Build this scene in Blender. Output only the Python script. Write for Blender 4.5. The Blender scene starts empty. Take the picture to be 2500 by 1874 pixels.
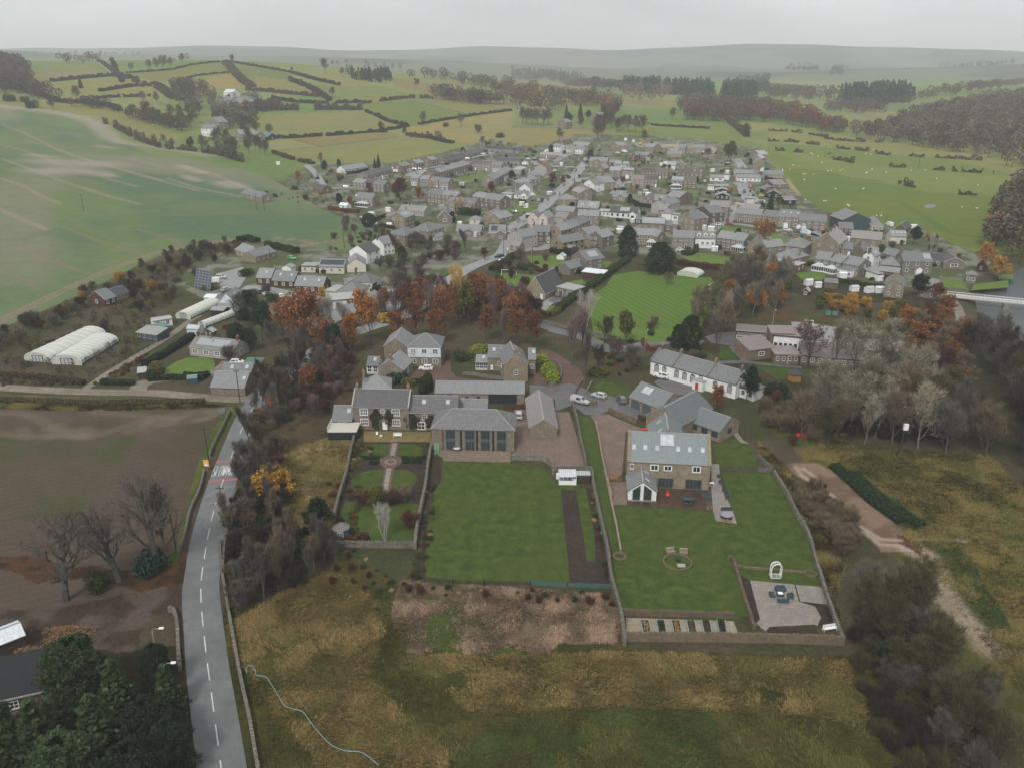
import bpy,math,random
import numpy as np
from mathutils import Vector,Matrix
R=math.radians
def dv(x,i,v):x.inputs[i].default_value=v
def LK(n,a,b):n.links.new(a,b)
random.seed(7);np.random.seed(7)
S=bpy.context.scene
C=S.collection
# -------- camera, sky, sun
CAM_H,PITCH,FPX=84.0,R(21.8),2023.0
cam=bpy.data.cameras.new("camera");cam.sensor_width=36;cam.lens=36*FPX/2500
cam.clip_start=1;cam.clip_end=20000
co=bpy.data.objects.new("camera",cam);C.objects.link(co)
co.location=(0,0,CAM_H);co.rotation_euler=(R(90)-PITCH,0,0);S.camera=co
W=bpy.data.worlds.new("World");S.world=W;W.use_nodes=True
nt=W.node_tree;nt.nodes.clear()
SUN_EL,SUN_AZ=R(48),R(200)
sky=nt.nodes.new('ShaderNodeTexSky');sky.sky_type='NISHITA';sky.sun_disc=False
sky.sun_elevation=SUN_EL;sky.sun_rotation=SUN_AZ;sky.air_density=1.0;sky.dust_density=4.0;sky.ozone_density=1.0
hs=nt.nodes.new('ShaderNodeHueSaturation');dv(hs,'Saturation',0.10)
tc=nt.nodes.new('ShaderNodeTexCoord');nz=nt.nodes.new('ShaderNodeTexNoise');dv(nz,'Scale',2.2);dv(nz,'Detail',5)
mp=nt.nodes.new('ShaderNodeMapping');dv(mp,'Scale',(1,1,5))
cr=nt.nodes.new('ShaderNodeMapRange');dv(cr,1,.3);dv(cr,2,.7);dv(cr,3,.80);dv(cr,4,1.06)
mx=nt.nodes.new('ShaderNodeMix');mx.data_type='RGBA';dv(mx,0,.8)
dv(mx,7,(6.8,7.0,7.05,1))
ml=nt.nodes.new('ShaderNodeVectorMath');ml.operation='SCALE'
bg=nt.nodes.new('ShaderNodeBackground');dv(bg,1,0.10)
wo=nt.nodes.new('ShaderNodeOutputWorld')
L=nt.links.new
L(sky.outputs[0],hs.inputs['Color']);L(hs.outputs[0],mx.inputs[6]);L(tc.outputs['Generated'],mp.inputs[0]);L(mp.outputs[0],nz.inputs[0])
L(nz.outputs[0],cr.inputs[0]);L(mx.outputs[2],ml.inputs[0]);L(cr.outputs[0],ml.inputs['Scale']);L(ml.outputs[0],bg.inputs[0]);L(bg.outputs[0],wo.inputs[0])
sd=bpy.data.lights.new("sun",'SUN');sd.energy=1.7;sd.angle=R(12);sd.color=(1,.97,.92)
so=bpy.data.objects.new("sun",sd);C.objects.link(so)
so.rotation_euler=Vector((math.sin(SUN_AZ)*math.cos(SUN_EL),math.cos(SUN_AZ)*math.cos(SUN_EL),math.sin(SUN_EL))).to_track_quat('Z','Y').to_euler()
S.view_settings.view_transform='Standard';S.view_settings.look='None';S.view_settings.exposure=0.32;S.view_settings.gamma=1
S.cycles.max_bounces=5;S.cycles.diffuse_bounces=2;S.cycles.glossy_bounces=2;S.cycles.transparent_max_bounces=6;S.cycles.volume_bounces=3
# -------- terrain shape
def sm(t):t=np.clip(t,0,1);return t*t*(3-2*t)
def gs(X,Y,cx,cy,sx,sy):return np.exp(-((X-cx)/sx)**2/2-((Y-cy)/sy)**2/2)
RIV=np.array([(700,2150),(520,1500),(440,1060),(520,880),(500,700),(390,560),(280,425),(248,352),(190,292),(176,262),(172,232),(160,195),(168,150),(200,90)],float)
def dln(X,Y,P):
 d=np.full(np.shape(X),1e9)
 for(x0,y0),(x1,y1)in zip(P[:-1],P[1:]):
  dx,dy=x1-x0,y1-y0;L2=dx*dx+dy*dy+1e-9
  t=np.clip(((X-x0)*dx+(Y-y0)*dy)/L2,0,1)
  d=np.minimum(d,np.hypot(X-x0-t*dx,Y-y0-t*dy))
 return d
def H(X,Y):
 X=np.asarray(X,float);Y=np.asarray(Y,float)
 s1=(X+63)*-.899+(Y-393)*-.439;s2=(X+170)*-.77+(Y-264)*.64
 h=30*sm((s1+30)/420)*sm((s2+14)/330)
 far=sm((Y-700)/350)
 h=h*(1-.5*sm((Y-900)/500))
 h=h+far*(54*gs(X,Y,-520,1480,400,330)+46*gs(X,Y,-1350,1900,500,420)+12*gs(X,Y,-150,1500,500,300))
 f2=sm((Y-1900)/1500)
 h=h+f2*(60*gs(X,Y,-1900,3600,1200,700)+34*gs(X,Y,-900,3300,700,500)+22*gs(X,Y,900,3000,500,420)+38*gs(X,Y,2300,3100,700,500))
 f3=sm((Y-3600)/1500)
 h=h+f3*(60*gs(X,Y,-600,5800,2300,700)+52*gs(X,Y,900,6000,1500,700)+70*gs(X,Y,-4200,5800,2300,800)+45*gs(X,Y,2500,5200,900,600)+22*gs(X,Y,4600,5600,2200,900))
 h=h+far*(2.5*np.sin(X/95.+1)*np.sin(Y/120.)+f2*9*np.sin(X/330.+2)*np.sin(Y/410.))
 rr=sm((X-330)/500)*sm((Y-330)/500)
 h=h+f3*(13*np.sin(X/620.+Y/1500.+1)+7*np.sin(X/240.+2))
 h=h+rr*26*gs(X,Y,1050,1250,420,600)
 dr=dln(X,Y,RIV)
 return h-3.2*(1-sm((dr-13)/11))
SP,CP=math.sin(PITCH),math.cos(PITCH)
def ray(px,py):
 u,v=(px-1250)/FPX,(py-937)/FPX
 return np.array([u,CP-v*SP,-(SP+v*CP)])
def U(px,py,z=0.0):
 """point where the photo's pixel meets the level z"""
 d=ray(px,py);t=(z-CAM_H)/d[2];return Vector((d[0]*t,d[1]*t,z))
TS=np.exp(np.linspace(math.log(70),math.log(9000),900))
def G(px,py,off=0.):
 """point where the photo's pixel meets the terrain"""
 d=ray(px,py);X=d[0]*TS;Y=d[1]*TS;Z=CAM_H+d[2]*TS;h=H(X,Y)+off
 k=np.argmax(Z<=h)if np.any(Z<=h)else len(TS)-1
 if k>0:
  a,b=Z[k-1]-h[k-1],Z[k]-h[k];f=a/(a-b)if a!=b else 1;f=min(1,max(0,f));t=TS[k-1]+(TS[k]-TS[k-1])*f
 else:t=TS[0]
 return Vector((d[0]*t,d[1]*t,float(H(d[0]*t,d[1]*t))))
CR=dict(A=(800,320,5.53),B=(1180,320,5.53),C=(1500,320,5.53),D=(1800,380,5.53),E=(1200,500,5.53),F=(1550,480,5.53),g=(0,560,4.144),h=(450,560,4.144),I=(1750,620,4.144),J=(2050,500,4.144),K=(780,780,4.424),L=(1230,780,4.7375),M=(1350,820,4.144),
N=(780,1040,5.18),O=(980,1080,3.948),P=(1460,1150,3.527),Q=(0,920,3.014),R=(0,1370,3.16),S=(1850,950,3.0138),T=(600,1400,2.4578),a=(0,80,3.539),b=(600,80,3.403),c=(1250,80,3.539),d=(1875,80,3.539),Z=(0,0,1.0),X=(0,0,.8848))
def q(cr,x,y):o=CR[cr];return o[0]+x/o[2],o[1]+y/o[2]
def Gp(cr,x,y):return G(*q(cr,x,y))
def pts(cr,s):
 v=[float(t)for t in s.replace(',',' ').split()];return[Gp(cr,v[i],v[i+1])for i in range(0,len(v),2)]
# -------- object helpers
KIDS={}
def link(o,parent=None):
 C.objects.link(o)
 if parent:o.parent=parent;KIDS.setdefault(parent.name,[]).append(o)
 return o
def tag(o,label=None,cat=None,group=None,kind=None):
 if label:o['label']=label
 if cat:o['category']=cat
 if group:o['group']=group
 if kind:o['kind']=kind
 return o
def empty(name,loc=(0,0,0),rz=0,label=None,cat=None,group=None):
 o=bpy.data.objects.new(name,None);o.location=loc;o.rotation_euler=(0,0,rz);o.empty_display_size=.5
 link(o);return tag(o,label,cat,group)
class MB:
 """collects faces; build() links them as ONE mesh object"""
 def __init__(s):s.v=[];s.f=[];s.m=[];s.uv=[]
 def fc(s,ps,mi=0,uv=None):
  b=len(s.v);s.v+=[tuple(p)for p in ps];s.f.append(tuple(range(b,b+len(ps))));s.m.append(mi)
  if uv is None:
   p0=Vector(ps[0]);e=(Vector(ps[1])-p0)
   n=e.cross(Vector(ps[2])-Vector(ps[1]))
   if n.length<1e-9:n=Vector((0,0,1))
   n.normalize()
   if abs(n.z)>.96:uv=[(p[0],p[1])for p in ps]
   else:
    h=Vector((-n.y,n.x,0)).normalized();w=n.cross(h);uv=[(h.dot(Vector(p)),w.dot(Vector(p)))for p in ps]
  s.uv+=list(uv);return s
 def box(s,x0,x1,y0,y1,z0,z1,mi=0,bot=False):
  a=[(x0,y0,z0),(x1,y0,z0),(x1,y1,z0),(x0,y1,z0)];b=[(p[0],p[1],z1)for p in a]
  s.fc(b,mi)
  if bot:s.fc(a[::-1],mi)
  for i in range(4):j=(i+1)%4;s.fc([a[i],a[j],b[j],b[i]],mi)
  return s
 def tb(s,pa,ra,n=6,mi=0,cap=True):
  rings=[]
  for i,p in enumerate(pa):
   p=Vector(p);t=(Vector(pa[min(i+1,len(pa)-1)])-Vector(pa[max(i-1,0)])).normalized()
   a=t.orthogonal().normalized();
   if abs(t.z)<.99:a=t.cross(Vector((0,0,1))).normalized()
   b=t.cross(a);r=ra[i]if hasattr(ra,'__len__')else ra
   rings.append([p+(a*math.cos(k*2*math.pi/n)+b*math.sin(k*2*math.pi/n))*r for k in range(n)])
  for A,B in zip(rings[:-1],rings[1:]):
   for k in range(n):s.fc([A[k],B[k],B[(k+1)%n],A[(k+1)%n]],mi,[(0,0)]*4)
  if cap:s.fc(rings[-1][::-1],mi,[(0,0)]*n);s.fc(rings[0],mi,[(0,0)]*n)
  return s
 def bar(s,a,b,w,h=None,mi=0):
  a=Vector(a);b=Vector(b);h=h or w;t=(b-a).normalized()
  x=t.cross(Vector((0,0,1)));x=(x.normalized()if x.length>1e-4 else Vector((1,0,0)))*w/2;y=x.normalized().cross(t)*h/2
  A=[a-x-y,a+x-y,a+x+y,a-x+y];B=[p+(b-a)for p in A]
  for i in range(4):j=(i+1)%4;s.fc([A[i],A[j],B[j],B[i]],mi)
  s.fc(B,mi);s.fc(A[::-1],mi);return s
 def bd(s,name,mats,parent=None,smooth=False,loc=None):
  me=bpy.data.meshes.new(name);me.from_pydata(s.v,[],s.f)
  uvl=me.uv_layers.new(name='uv');uvl.data.foreach_set('uv',[c for p in s.uv for c in p])
  for m in(mats if isinstance(mats,(list,tuple))else[mats]):me.materials.append(MAT[m]if isinstance(m,str)else m)
  me.polygons.foreach_set('material_index',s.m)
  if smooth:me.polygons.foreach_set('use_smooth',[True]*len(s.f))
  me.update();o=bpy.data.objects.new(name,me);link(o,parent)
  if loc is not None:o.location=loc
  return o
def np_mesh(name,V,F,mats,attr=None):
 V=np.asarray(V,np.float32);F=np.asarray(F,np.int32);k=F.shape[1]
 me=bpy.data.meshes.new(name);me.vertices.add(len(V));me.vertices.foreach_set('co',V.ravel())
 me.loops.add(F.size);me.loops.foreach_set('vertex_index',F.ravel());me.polygons.add(len(F))
 me.polygons.foreach_set('loop_start',np.arange(0,F.size,k,dtype=np.int32));me.polygons.foreach_set('loop_total',np.full(len(F),k,np.int32))
 for m in(mats if isinstance(mats,(list,tuple))else[mats]):me.materials.append(m)
 me.update(calc_edges=True)
 if attr is not None:
  a=me.color_attributes.new('Col','FLOAT_COLOR','POINT');A=np.ones((len(V),4),np.float32);A[:,:3]=attr;a.data.foreach_set('color',A.ravel())
 return me
def dup(root,loc=None,rz=None,sc=None,label=None,group=None,color=None):
 r=root.copy();C.objects.link(r)
 if loc is not None:r.location=loc
 if rz is not None:r.rotation_euler=(0,0,rz)
 if sc is not None:r.scale=sc if hasattr(sc,'__len__')else(sc,sc,sc)
 if label:r['label']=label
 if group:r['group']=group
 if color and root.type=='MESH':r.color=(*color,1)
 for ch in KIDS.get(root.name,[]):
  c=ch.copy();link(c,r)
  if color and(ch.get('tint',1)):c.color=(*color,1)
  for g_ in KIDS.get(ch.name,[]):link(g_.copy(),c)
 return r
# -------- materials
def nmt(name,rough=.9,spec=.2):
 m=bpy.data.materials.new(name);m.use_nodes=True;n=m.node_tree;b=n.nodes['Principled BSDF']
 dv(b,'Roughness',rough);dv(b,'Specular IOR Level',spec)
 return m,n,b
def N(n,t,**k):
 x=n.nodes.new('ShaderNode'+t)
 for a,v in k.items():
  if a.startswith('i_'):x.inputs[a[2:].replace('_',' ')].default_value=v
  else:setattr(x,a,v)
 return x
def mxc(n,fac,a,b,blend='MIX'):
 x=n.nodes.new('ShaderNodeMix');x.data_type='RGBA';x.blend_type=blend
 for i,v in((0,fac),(6,a),(7,b)):
  if hasattr(v,'is_output'):LK(n,v,x.inputs[i])
  elif i==0:dv(x,0,v)
  else:dv(x,i,(*v,1)if len(v)==3 else v)
 return x.outputs[2]
def nse(n,co_,scale,detail=4,rough=.6,lo=.35,hi=.65,a=0.,b=1.):
 z=N(n,'TexNoise',i_Scale=scale,i_Detail=detail,i_Roughness=rough)
 if co_ is not None:LK(n,co_,z.inputs[0])
 r=N(n,'MapRange');dv(r,1,lo);dv(r,2,hi);dv(r,3,a);dv(r,4,b)
 LK(n,z.outputs[0],r.inputs[0]);return r.outputs[0]
def bump(n,b,h,dist=.1,st=.6):
 x=N(n,'Bump');dv(x,'Distance',dist);dv(x,'Strength',st);LK(n,h,x.inputs['Height']);LK(n,x.outputs[0],b.inputs['Normal'])
def wp_(n):return N(n,'NewGeometry').outputs['Position']
def uvc(n):x=N(n,'UVMap');x.uv_map='uv';return x.outputs[0]
def hvr(n,col,amt=.25,obj=True):
 """darker / lighter from one object to the next"""
 oi=N(n,'ObjectInfo');r=N(n,'MapRange');dv(r,3,1-amt);dv(r,4,1+amt)
 LK(n,oi.outputs['Random'],r.inputs[0]);v=N(n,'VectorMath',operation='SCALE');LK(n,col,v.inputs[0]);LK(n,r.outputs[0],v.inputs['Scale']);return v.outputs[0]
MAT={}
def pln(name,col,rough=.8,spec=.3,metal=0,var=.12,sc=3.):
 if name in MAT:return MAT[name]
 m,n,b=nmt(name,rough,spec);dv(b,'Metallic',metal)
 f=nse(n,wp_(n),sc,4,.6,.3,.7,1-var,1+var);v=N(n,'VectorMath',operation='SCALE');dv(v,0,col);LK(n,f,v.inputs['Scale'])
 LK(n,v.outputs[0],b.inputs['Base Color']);MAT[name]=m;return m
def stone(name,c1,c2,c3,bs=(.55,.24),mort=(.20,.17,.13),stain=.5):
 m,n,b=nmt(name,.95,.1);u=uvc(n)
 bt=N(n,'TexBrick',i_Scale=1.,i_Mortar_Size=.02,i_Bias=-.1);dv(bt,'Brick Width',bs[0]);dv(bt,'Row Height',bs[1]);bt.offset=.43
 dv(bt,'Color1',(*c1,1));dv(bt,'Color2',(*c2,1));dv(bt,'Mortar',(*mort,1));LK(n,u,bt.inputs[0])
 f1=nse(n,u,2.3,5,.7,.45,.68);c=mxc(n,f1,bt.outputs[0],c3)
 f2=nse(n,u,.45,5,.7,.35,.7,.72,1.12);v=N(n,'VectorMath',operation='SCALE');LK(n,c,v.inputs[0]);LK(n,f2,v.inputs['Scale'])
 LK(n,hvr(n,v.outputs[0],.14),b.inputs['Base Color']);bump(n,b,bt.outputs['Fac'],-.03,.8);MAT[name]=m;return m
stone('stone',(.34,.29,.225),(.25,.21,.165),(.16,.135,.11))
stone('tst',(.38,.31,.225),(.30,.245,.175),(.20,.165,.125))
stone('gst',(.29,.275,.24),(.21,.195,.17),(.13,.12,.105))
stone('dst',(.20,.165,.125),(.135,.11,.09),(.08,.07,.06))
stone('brick',(.29,.19,.14),(.24,.155,.115),(.19,.14,.11),(.22,.075),(.2,.17,.14))
stone('rbk',(.27,.09,.065),(.21,.07,.05),(.16,.07,.055),(.22,.075),(.2,.17,.14))
stone('pbk',(.38,.33,.285),(.33,.28,.24),(.26,.22,.19),(.22,.075),(.25,.22,.19))
stone('dwl',(.24,.215,.18),(.17,.15,.125),(.30,.29,.25),(.4,.16),(.08,.07,.06))
stone('gwl',(.30,.225,.14),(.20,.15,.10),(.13,.11,.08),(.38,.13),(.08,.07,.06))
def rwl(name,col,dirt=.25):
 m,n,b=nmt(name,.85,.2);f=nse(n,uvc(n),.7,6,.7,.35,.75,1,1-dirt);v=N(n,'VectorMath',operation='SCALE');dv(v,0,col);LK(n,f,v.inputs['Scale'])
 LK(n,hvr(n,v.outputs[0],.06),b.inputs['Base Color']);MAT[name]=m
rwl('white',(.78,.78,.76));rwl('cream',(.62,.57,.48));rwl('pink',(.60,.50,.47));rwl('grn',(.38,.36,.33));rwl('pbl',(.60,.66,.70))
rwl('bwd',(.028,.030,.032));rwl('bnw',(.085,.045,.03));rwl('bgy',(.055,.085,.10));rwl('trn',(.42,.35,.29))
def roofmat(name,c1,c2,row=.28,w=.35,moss=(.14,.14,.10),mo=.35,spec=.35,rough=.62):
 m,n,b=nmt(name,rough,spec);u=uvc(n)
 bt=N(n,'TexBrick',i_Scale=1.,i_Mortar_Size=.014,i_Bias=0.);dv(bt,'Brick Width',w);dv(bt,'Row Height',row)
 dv(bt,'Color1',(*c1,1));dv(bt,'Color2',(*c2,1));dv(bt,'Mortar',(c2[0]*.5,c2[1]*.5,c2[2]*.5,1));LK(n,u,bt.inputs[0])
 f1=nse(n,u,.8,6,.75,.5,.8,0,mo);c=mxc(n,f1,bt.outputs[0],moss)
 f2=nse(n,u,3.5,4,.7,.3,.7,.8,1.15);v=N(n,'VectorMath',operation='SCALE');LK(n,c,v.inputs[0]);LK(n,f2,v.inputs['Scale'])
 LK(n,hvr(n,v.outputs[0],.26),b.inputs['Base Color']);bump(n,b,bt.outputs['Fac'],-.02,.7);MAT[name]=m
roofmat('slate',(.25,.255,.26),(.185,.19,.195))
roofmat('psl',(.175,.168,.175),(.115,.113,.12),mo=.5,moss=(.20,.19,.17))
roofmat('bsl',(.20,.225,.225),(.165,.19,.192),mo=.12)
roofmat('slb',(.27,.262,.245),(.21,.2,.19),.4,.6,mo=.5,moss=(.16,.16,.12))
roofmat('dkt',(.085,.085,.088),(.06,.062,.066),mo=.2)
roofmat('btl',(.14,.12,.105),(.10,.088,.078),mo=.4,moss=(.10,.10,.055))
roofmat('redtile',(.21,.12,.10),(.17,.10,.085))
roofmat('gsh',(.34,.35,.345),(.30,.31,.305),2.,1.,moss=(.2,.2,.18),mo=.25)
roofmat('grs',(.10,.24,.20),(.08,.20,.17),2.,1.)
roofmat('wsh',(.62,.65,.68),(.56,.59,.62),2.,.9,moss=(.4,.4,.38),mo=.2)
roofmat('bsh',(.25,.205,.20),(.22,.18,.175),2.,.6,moss=(.2,.2,.17),mo=.3)
pln('wpt',(.80,.80,.79),.5,.4,var=.05);pln('bpt',(.02,.02,.022),.5,.4);pln('gpt',(.07,.095,.105),.45,.4)
pln('glass',(.035,.042,.048),.08,.9,var=.3,sc=1.2);pln('pgl',(.42,.46,.47),.15,.8,var=.2,sc=.8);pln('lead',(.30,.31,.32),.55,.4)
pln('solar',(.30,.32,.34),.2,.7,var=.08);pln('solardark',(.035,.05,.075),.15,.8);pln('terracotta',(.42,.20,.11),.8);pln('reddoor',(.45,.03,.05),.5)
pln('wood',(.20,.13,.08),.85);pln('darkwood',(.05,.036,.028),.85);pln('polewood',(.045,.038,.032),.85);pln('concrete',(.34,.32,.29),.9)
pln('rubber',(.015,.015,.016),.8);pln('lightlens',(.7,.7,.68),.2,.6);pln('metal',(.45,.46,.46),.35,.6,.6)
m,n,b=nmt('paint',.28,.6);oi=N(n,'ObjectInfo');LK(n,oi.outputs['Color'],b.inputs['Base Color']);dv(b,'Coat Weight',.5);MAT['paint']=m
def leafmat(name,var=.45,trans=.0,rough=.85):
 m,n,b=nmt(name,rough,.12);oi=N(n,'ObjectInfo');g_=N(n,'NewGeometry')
 r=N(n,'MapRange');dv(r,3,1-var);dv(r,4,1+var);LK(n,g_.outputs['Random Per Island'],r.inputs[0])
 v=N(n,'VectorMath',operation='SCALE');LK(n,oi.outputs['Color'],v.inputs[0]);LK(n,r.outputs[0],v.inputs['Scale'])
 LK(n,hvr(n,v.outputs[0],.15),b.inputs['Base Color']);MAT[name]=m
leafmat('leaf',.5);leafmat('twig',.4)
m,n,b=nmt('bark',.95,.1);oi=N(n,'ObjectInfo');f=nse(n,wp_(n),2.5,4,.7,.3,.7,.7,1.3);v=N(n,'VectorMath',operation='SCALE');LK(n,oi.outputs['Color'],v.inputs[0]);LK(n,f,v.inputs['Scale']);LK(n,v.outputs[0],b.inputs['Base Color']);MAT['bark']=m
# -------- ground: one sheet of terrain, coloured by what grows there
def lin(r,g,b):return tuple(((c/255+.055)/1.055)**2.4 if c>10 else c/255/12.92 for c in(r,g,b))
def vnoise(X,Y,sc,seed=0):
 x=X/sc;y=Y/sc;xi=np.floor(x).astype(np.int64);yi=np.floor(y).astype(np.int64);fx=x-xi;fy=y-yi;fx=fx*fx*(3-2*fx);fy=fy*fy*(3-2*fy)
 def h(a,b):t=np.sin(a*127.1+b*311.7+seed*74.7)*43758.5453;return t-np.floor(t)
 return(h(xi,yi)*(1-fx)+h(xi+1,yi)*fx)*(1-fy)+(h(xi,yi+1)*(1-fx)+h(xi+1,yi+1)*fx)*fy
def fbm(X,Y,sc,seed=0,o=4):return sum(vnoise(X,Y,sc/2**i,seed+i)*.5**i for i in range(o))/sum(.5**i for i in range(o))
ys=[52.]
while ys[-1]<9200:
 y=ys[-1];ys.append(y+min(max(.18,(y*y+CAM_H**2)/CAM_H/829*1.15),9 if y<2000 else 14 if y<3200 else 60))
ys=np.array(ys);th=np.radians(np.linspace(-40,40,900))
YY,TT=np.meshgrid(ys,np.tan(th),indexing='ij');XX=YY*TT
ZZ=H(XX,YY)
NR,NC=XX.shape;X1,Y1=XX.ravel(),YY.ravel()
COL=np.empty((NR*NC,3),np.float32);ID=np.zeros(NR*NC,np.int32)
def inside(P,X,Y):
 P=np.asarray(P);m=(X>P[:,0].min())&(X<P[:,0].max())&(Y>P[:,1].min())&(Y<P[:,1].max());ix=np.nonzero(m)[0]
 x,y=X[ix],Y[ix];r=np.zeros(len(ix),bool)
 for i in range(len(P)):
  (xa,ya),(xb,yb)=P[i],P[i-1]
  if ya==yb:continue
  c=(ya>y)!=(yb>y);r^=c&(x<(xb-xa)*(y-ya)/(yb-ya)+xa)
 return ix[r]
def xy(P):return[(p[0],p[1])for p in P]
NX1,NX2=fbm(X1,Y1,9,3)-.5,fbm(X1,Y1,9,9)-.5
def fill(P,col,j=0.,col2=None,ns=20,seed=0,idn=None,amt=1.,lo=.4,hi=.6):
 P=xy(P);ix=inside(P,X1+NX1*j*2,Y1+NX2*j*2)if j else inside(P,X1,Y1)
 c=np.array(col)
 if col2 is not None:
  f=sm((fbm(X1[ix],Y1[ix],ns,seed)-lo)/(hi-lo))[:,None];c=c*(1-f)+np.array(col2)*f
 COL[ix]=COL[ix]*(1-amt)+c*amt
 if idn is not None:ID[ix]=idn
 return ix
def line(P,w,col,amt=.8,soft=.5,rows=0):
 P=np.array(xy(P));m=(X1>P[:,0].min()-w*2)&(X1<P[:,0].max()+w*2)&(Y1>P[:,1].min()-w*2)&(Y1<P[:,1].max()+w*2);ix=np.nonzero(m)[0]
 d=dln(X1[ix],Y1[ix],P)
 f=(1-sm((d-w*(1-soft))/(w*soft*2)))
 if rows:f=f*(.25+.75*(np.abs(np.abs(d)-w*.5)<w*.28))
 f=(f*amt)[:,None]
 COL[ix]=COL[ix]*(1-f)+np.array(col)*f
PAST=lin(122,126,76);PAST2=lin(140,134,88);GRN=lin(98,118,62);OL=lin(84,80,52);SOIL=lin(92,80,70)
b0=sm((fbm(X1,Y1,260,5)-.38)/.24)[:,None]
COL[:]=np.array(PAST)*(1-b0)+np.array(GRN)*b0
nr=sm((620-Y1)/60)[:,None];n2=sm((fbm(X1,Y1,14,2)-.4)/.2)[:,None]
COL[:]=COL*(1-nr)+nr*(np.array(lin(72,74,50))*(1-n2)+np.array(lin(84,76,60))*n2)
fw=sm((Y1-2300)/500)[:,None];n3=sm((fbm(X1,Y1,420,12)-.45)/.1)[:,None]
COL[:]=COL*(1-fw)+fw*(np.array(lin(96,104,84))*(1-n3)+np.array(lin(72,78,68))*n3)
# big arable field on the left
FLD="-420 200 -200 235 0 258 60 263 150 278 230 300 290 340 360 372 450 387 560 404 640 428 700 458 780 508 830 528 925 562 932 590 850 612 780 642 720 612 600 587 540 592 450 602 350 642 200 717 100 762 0 802 -200 900 -420 1000"
ix=fill(pts('Z',FLD),lin(92,108,74),0,lin(82,102,74),60,3,1)
for sc_,sd_,cc,am in((45,21,lin(104,116,66),.5),(70,8,lin(126,120,106),.5)):
 f=(sm((fbm(X1[ix]*.8+Y1[ix]*.5,Y1[ix]*.35-X1[ix]*.2,sc_,sd_)-.52)/.14)*am)[:,None];COL[ix]=COL[ix]*(1-f)+np.array(cc)*f
TR=lin(140,126,114)
for s_,w_ in(("0 480 120 520 190 560 360 600 480 640 600 700 780 760 1040 830",0),("-60 780 0 785 200 860 400 960 640 1070 900 1140 1100 1200 1420 1290 1700 1360",0),("200 930 380 970 640 1060 880 1135 1180 1215 1410 1280",0),
("0 965 190 1010 450 1110 740 1205 1000 1280 1190 1330",0),("0 1085 300 1195 560 1290 900 1400 1200 1480",0),("0 1255 200 1320 340 1400 520 1480",0),("-100 1480 160 1600 400 1700",0),("1200 1100 1500 1120 1780 1210",0),("1450 1260 1700 1340 2100 1420 2300 1460",0),
("1100 1080 1400 1160 1800 1200 2212 1380",0)):line(pts('a',s_),1.8,TR,.6,.5)
for s_ in("-40 40 90 110 260 190 440 270 620 350 770 410 900 450","640 -20 900 80 1100 150 1390 240","0 400 200 490 400 600","1400 0 1700 90 1880 180"):line(pts('g',s_),1.1,lin(122,106,92),.6,.5)
for s_ in("-60 960 0 925 180 845 390 740 640 620 880 515 1100 410 1350 320 1600 235 1850 185 2072 155","2072 155 2300 110 2450 100 2600 120 2800 150 3000 175 3150 150 3100 120 2800 90","3000 175 3300 130 3700 60"):line(pts('g',s_),2.6,lin(132,112,98),.75,.3,1)
for s_,w_ in(("0 640 200 655 420 680 640 720 800 770 900 850 960 910 1060 950 1300 980 1600 1020 1800 1060",9),("540 1120 650 1130 800 1130",22),("420 1200 560 1190 700 1200",16),("840 980 980 995",5),("1560 1150 1770 1215",5),("1950 1300 2040 1330",9),("300 1060 420 1070",7),("1600 1240 1700 1280",4),("900 1220 960 1240",5)):line(pts('a',s_),w_,lin(150,138,126),.7,.8)
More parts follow.
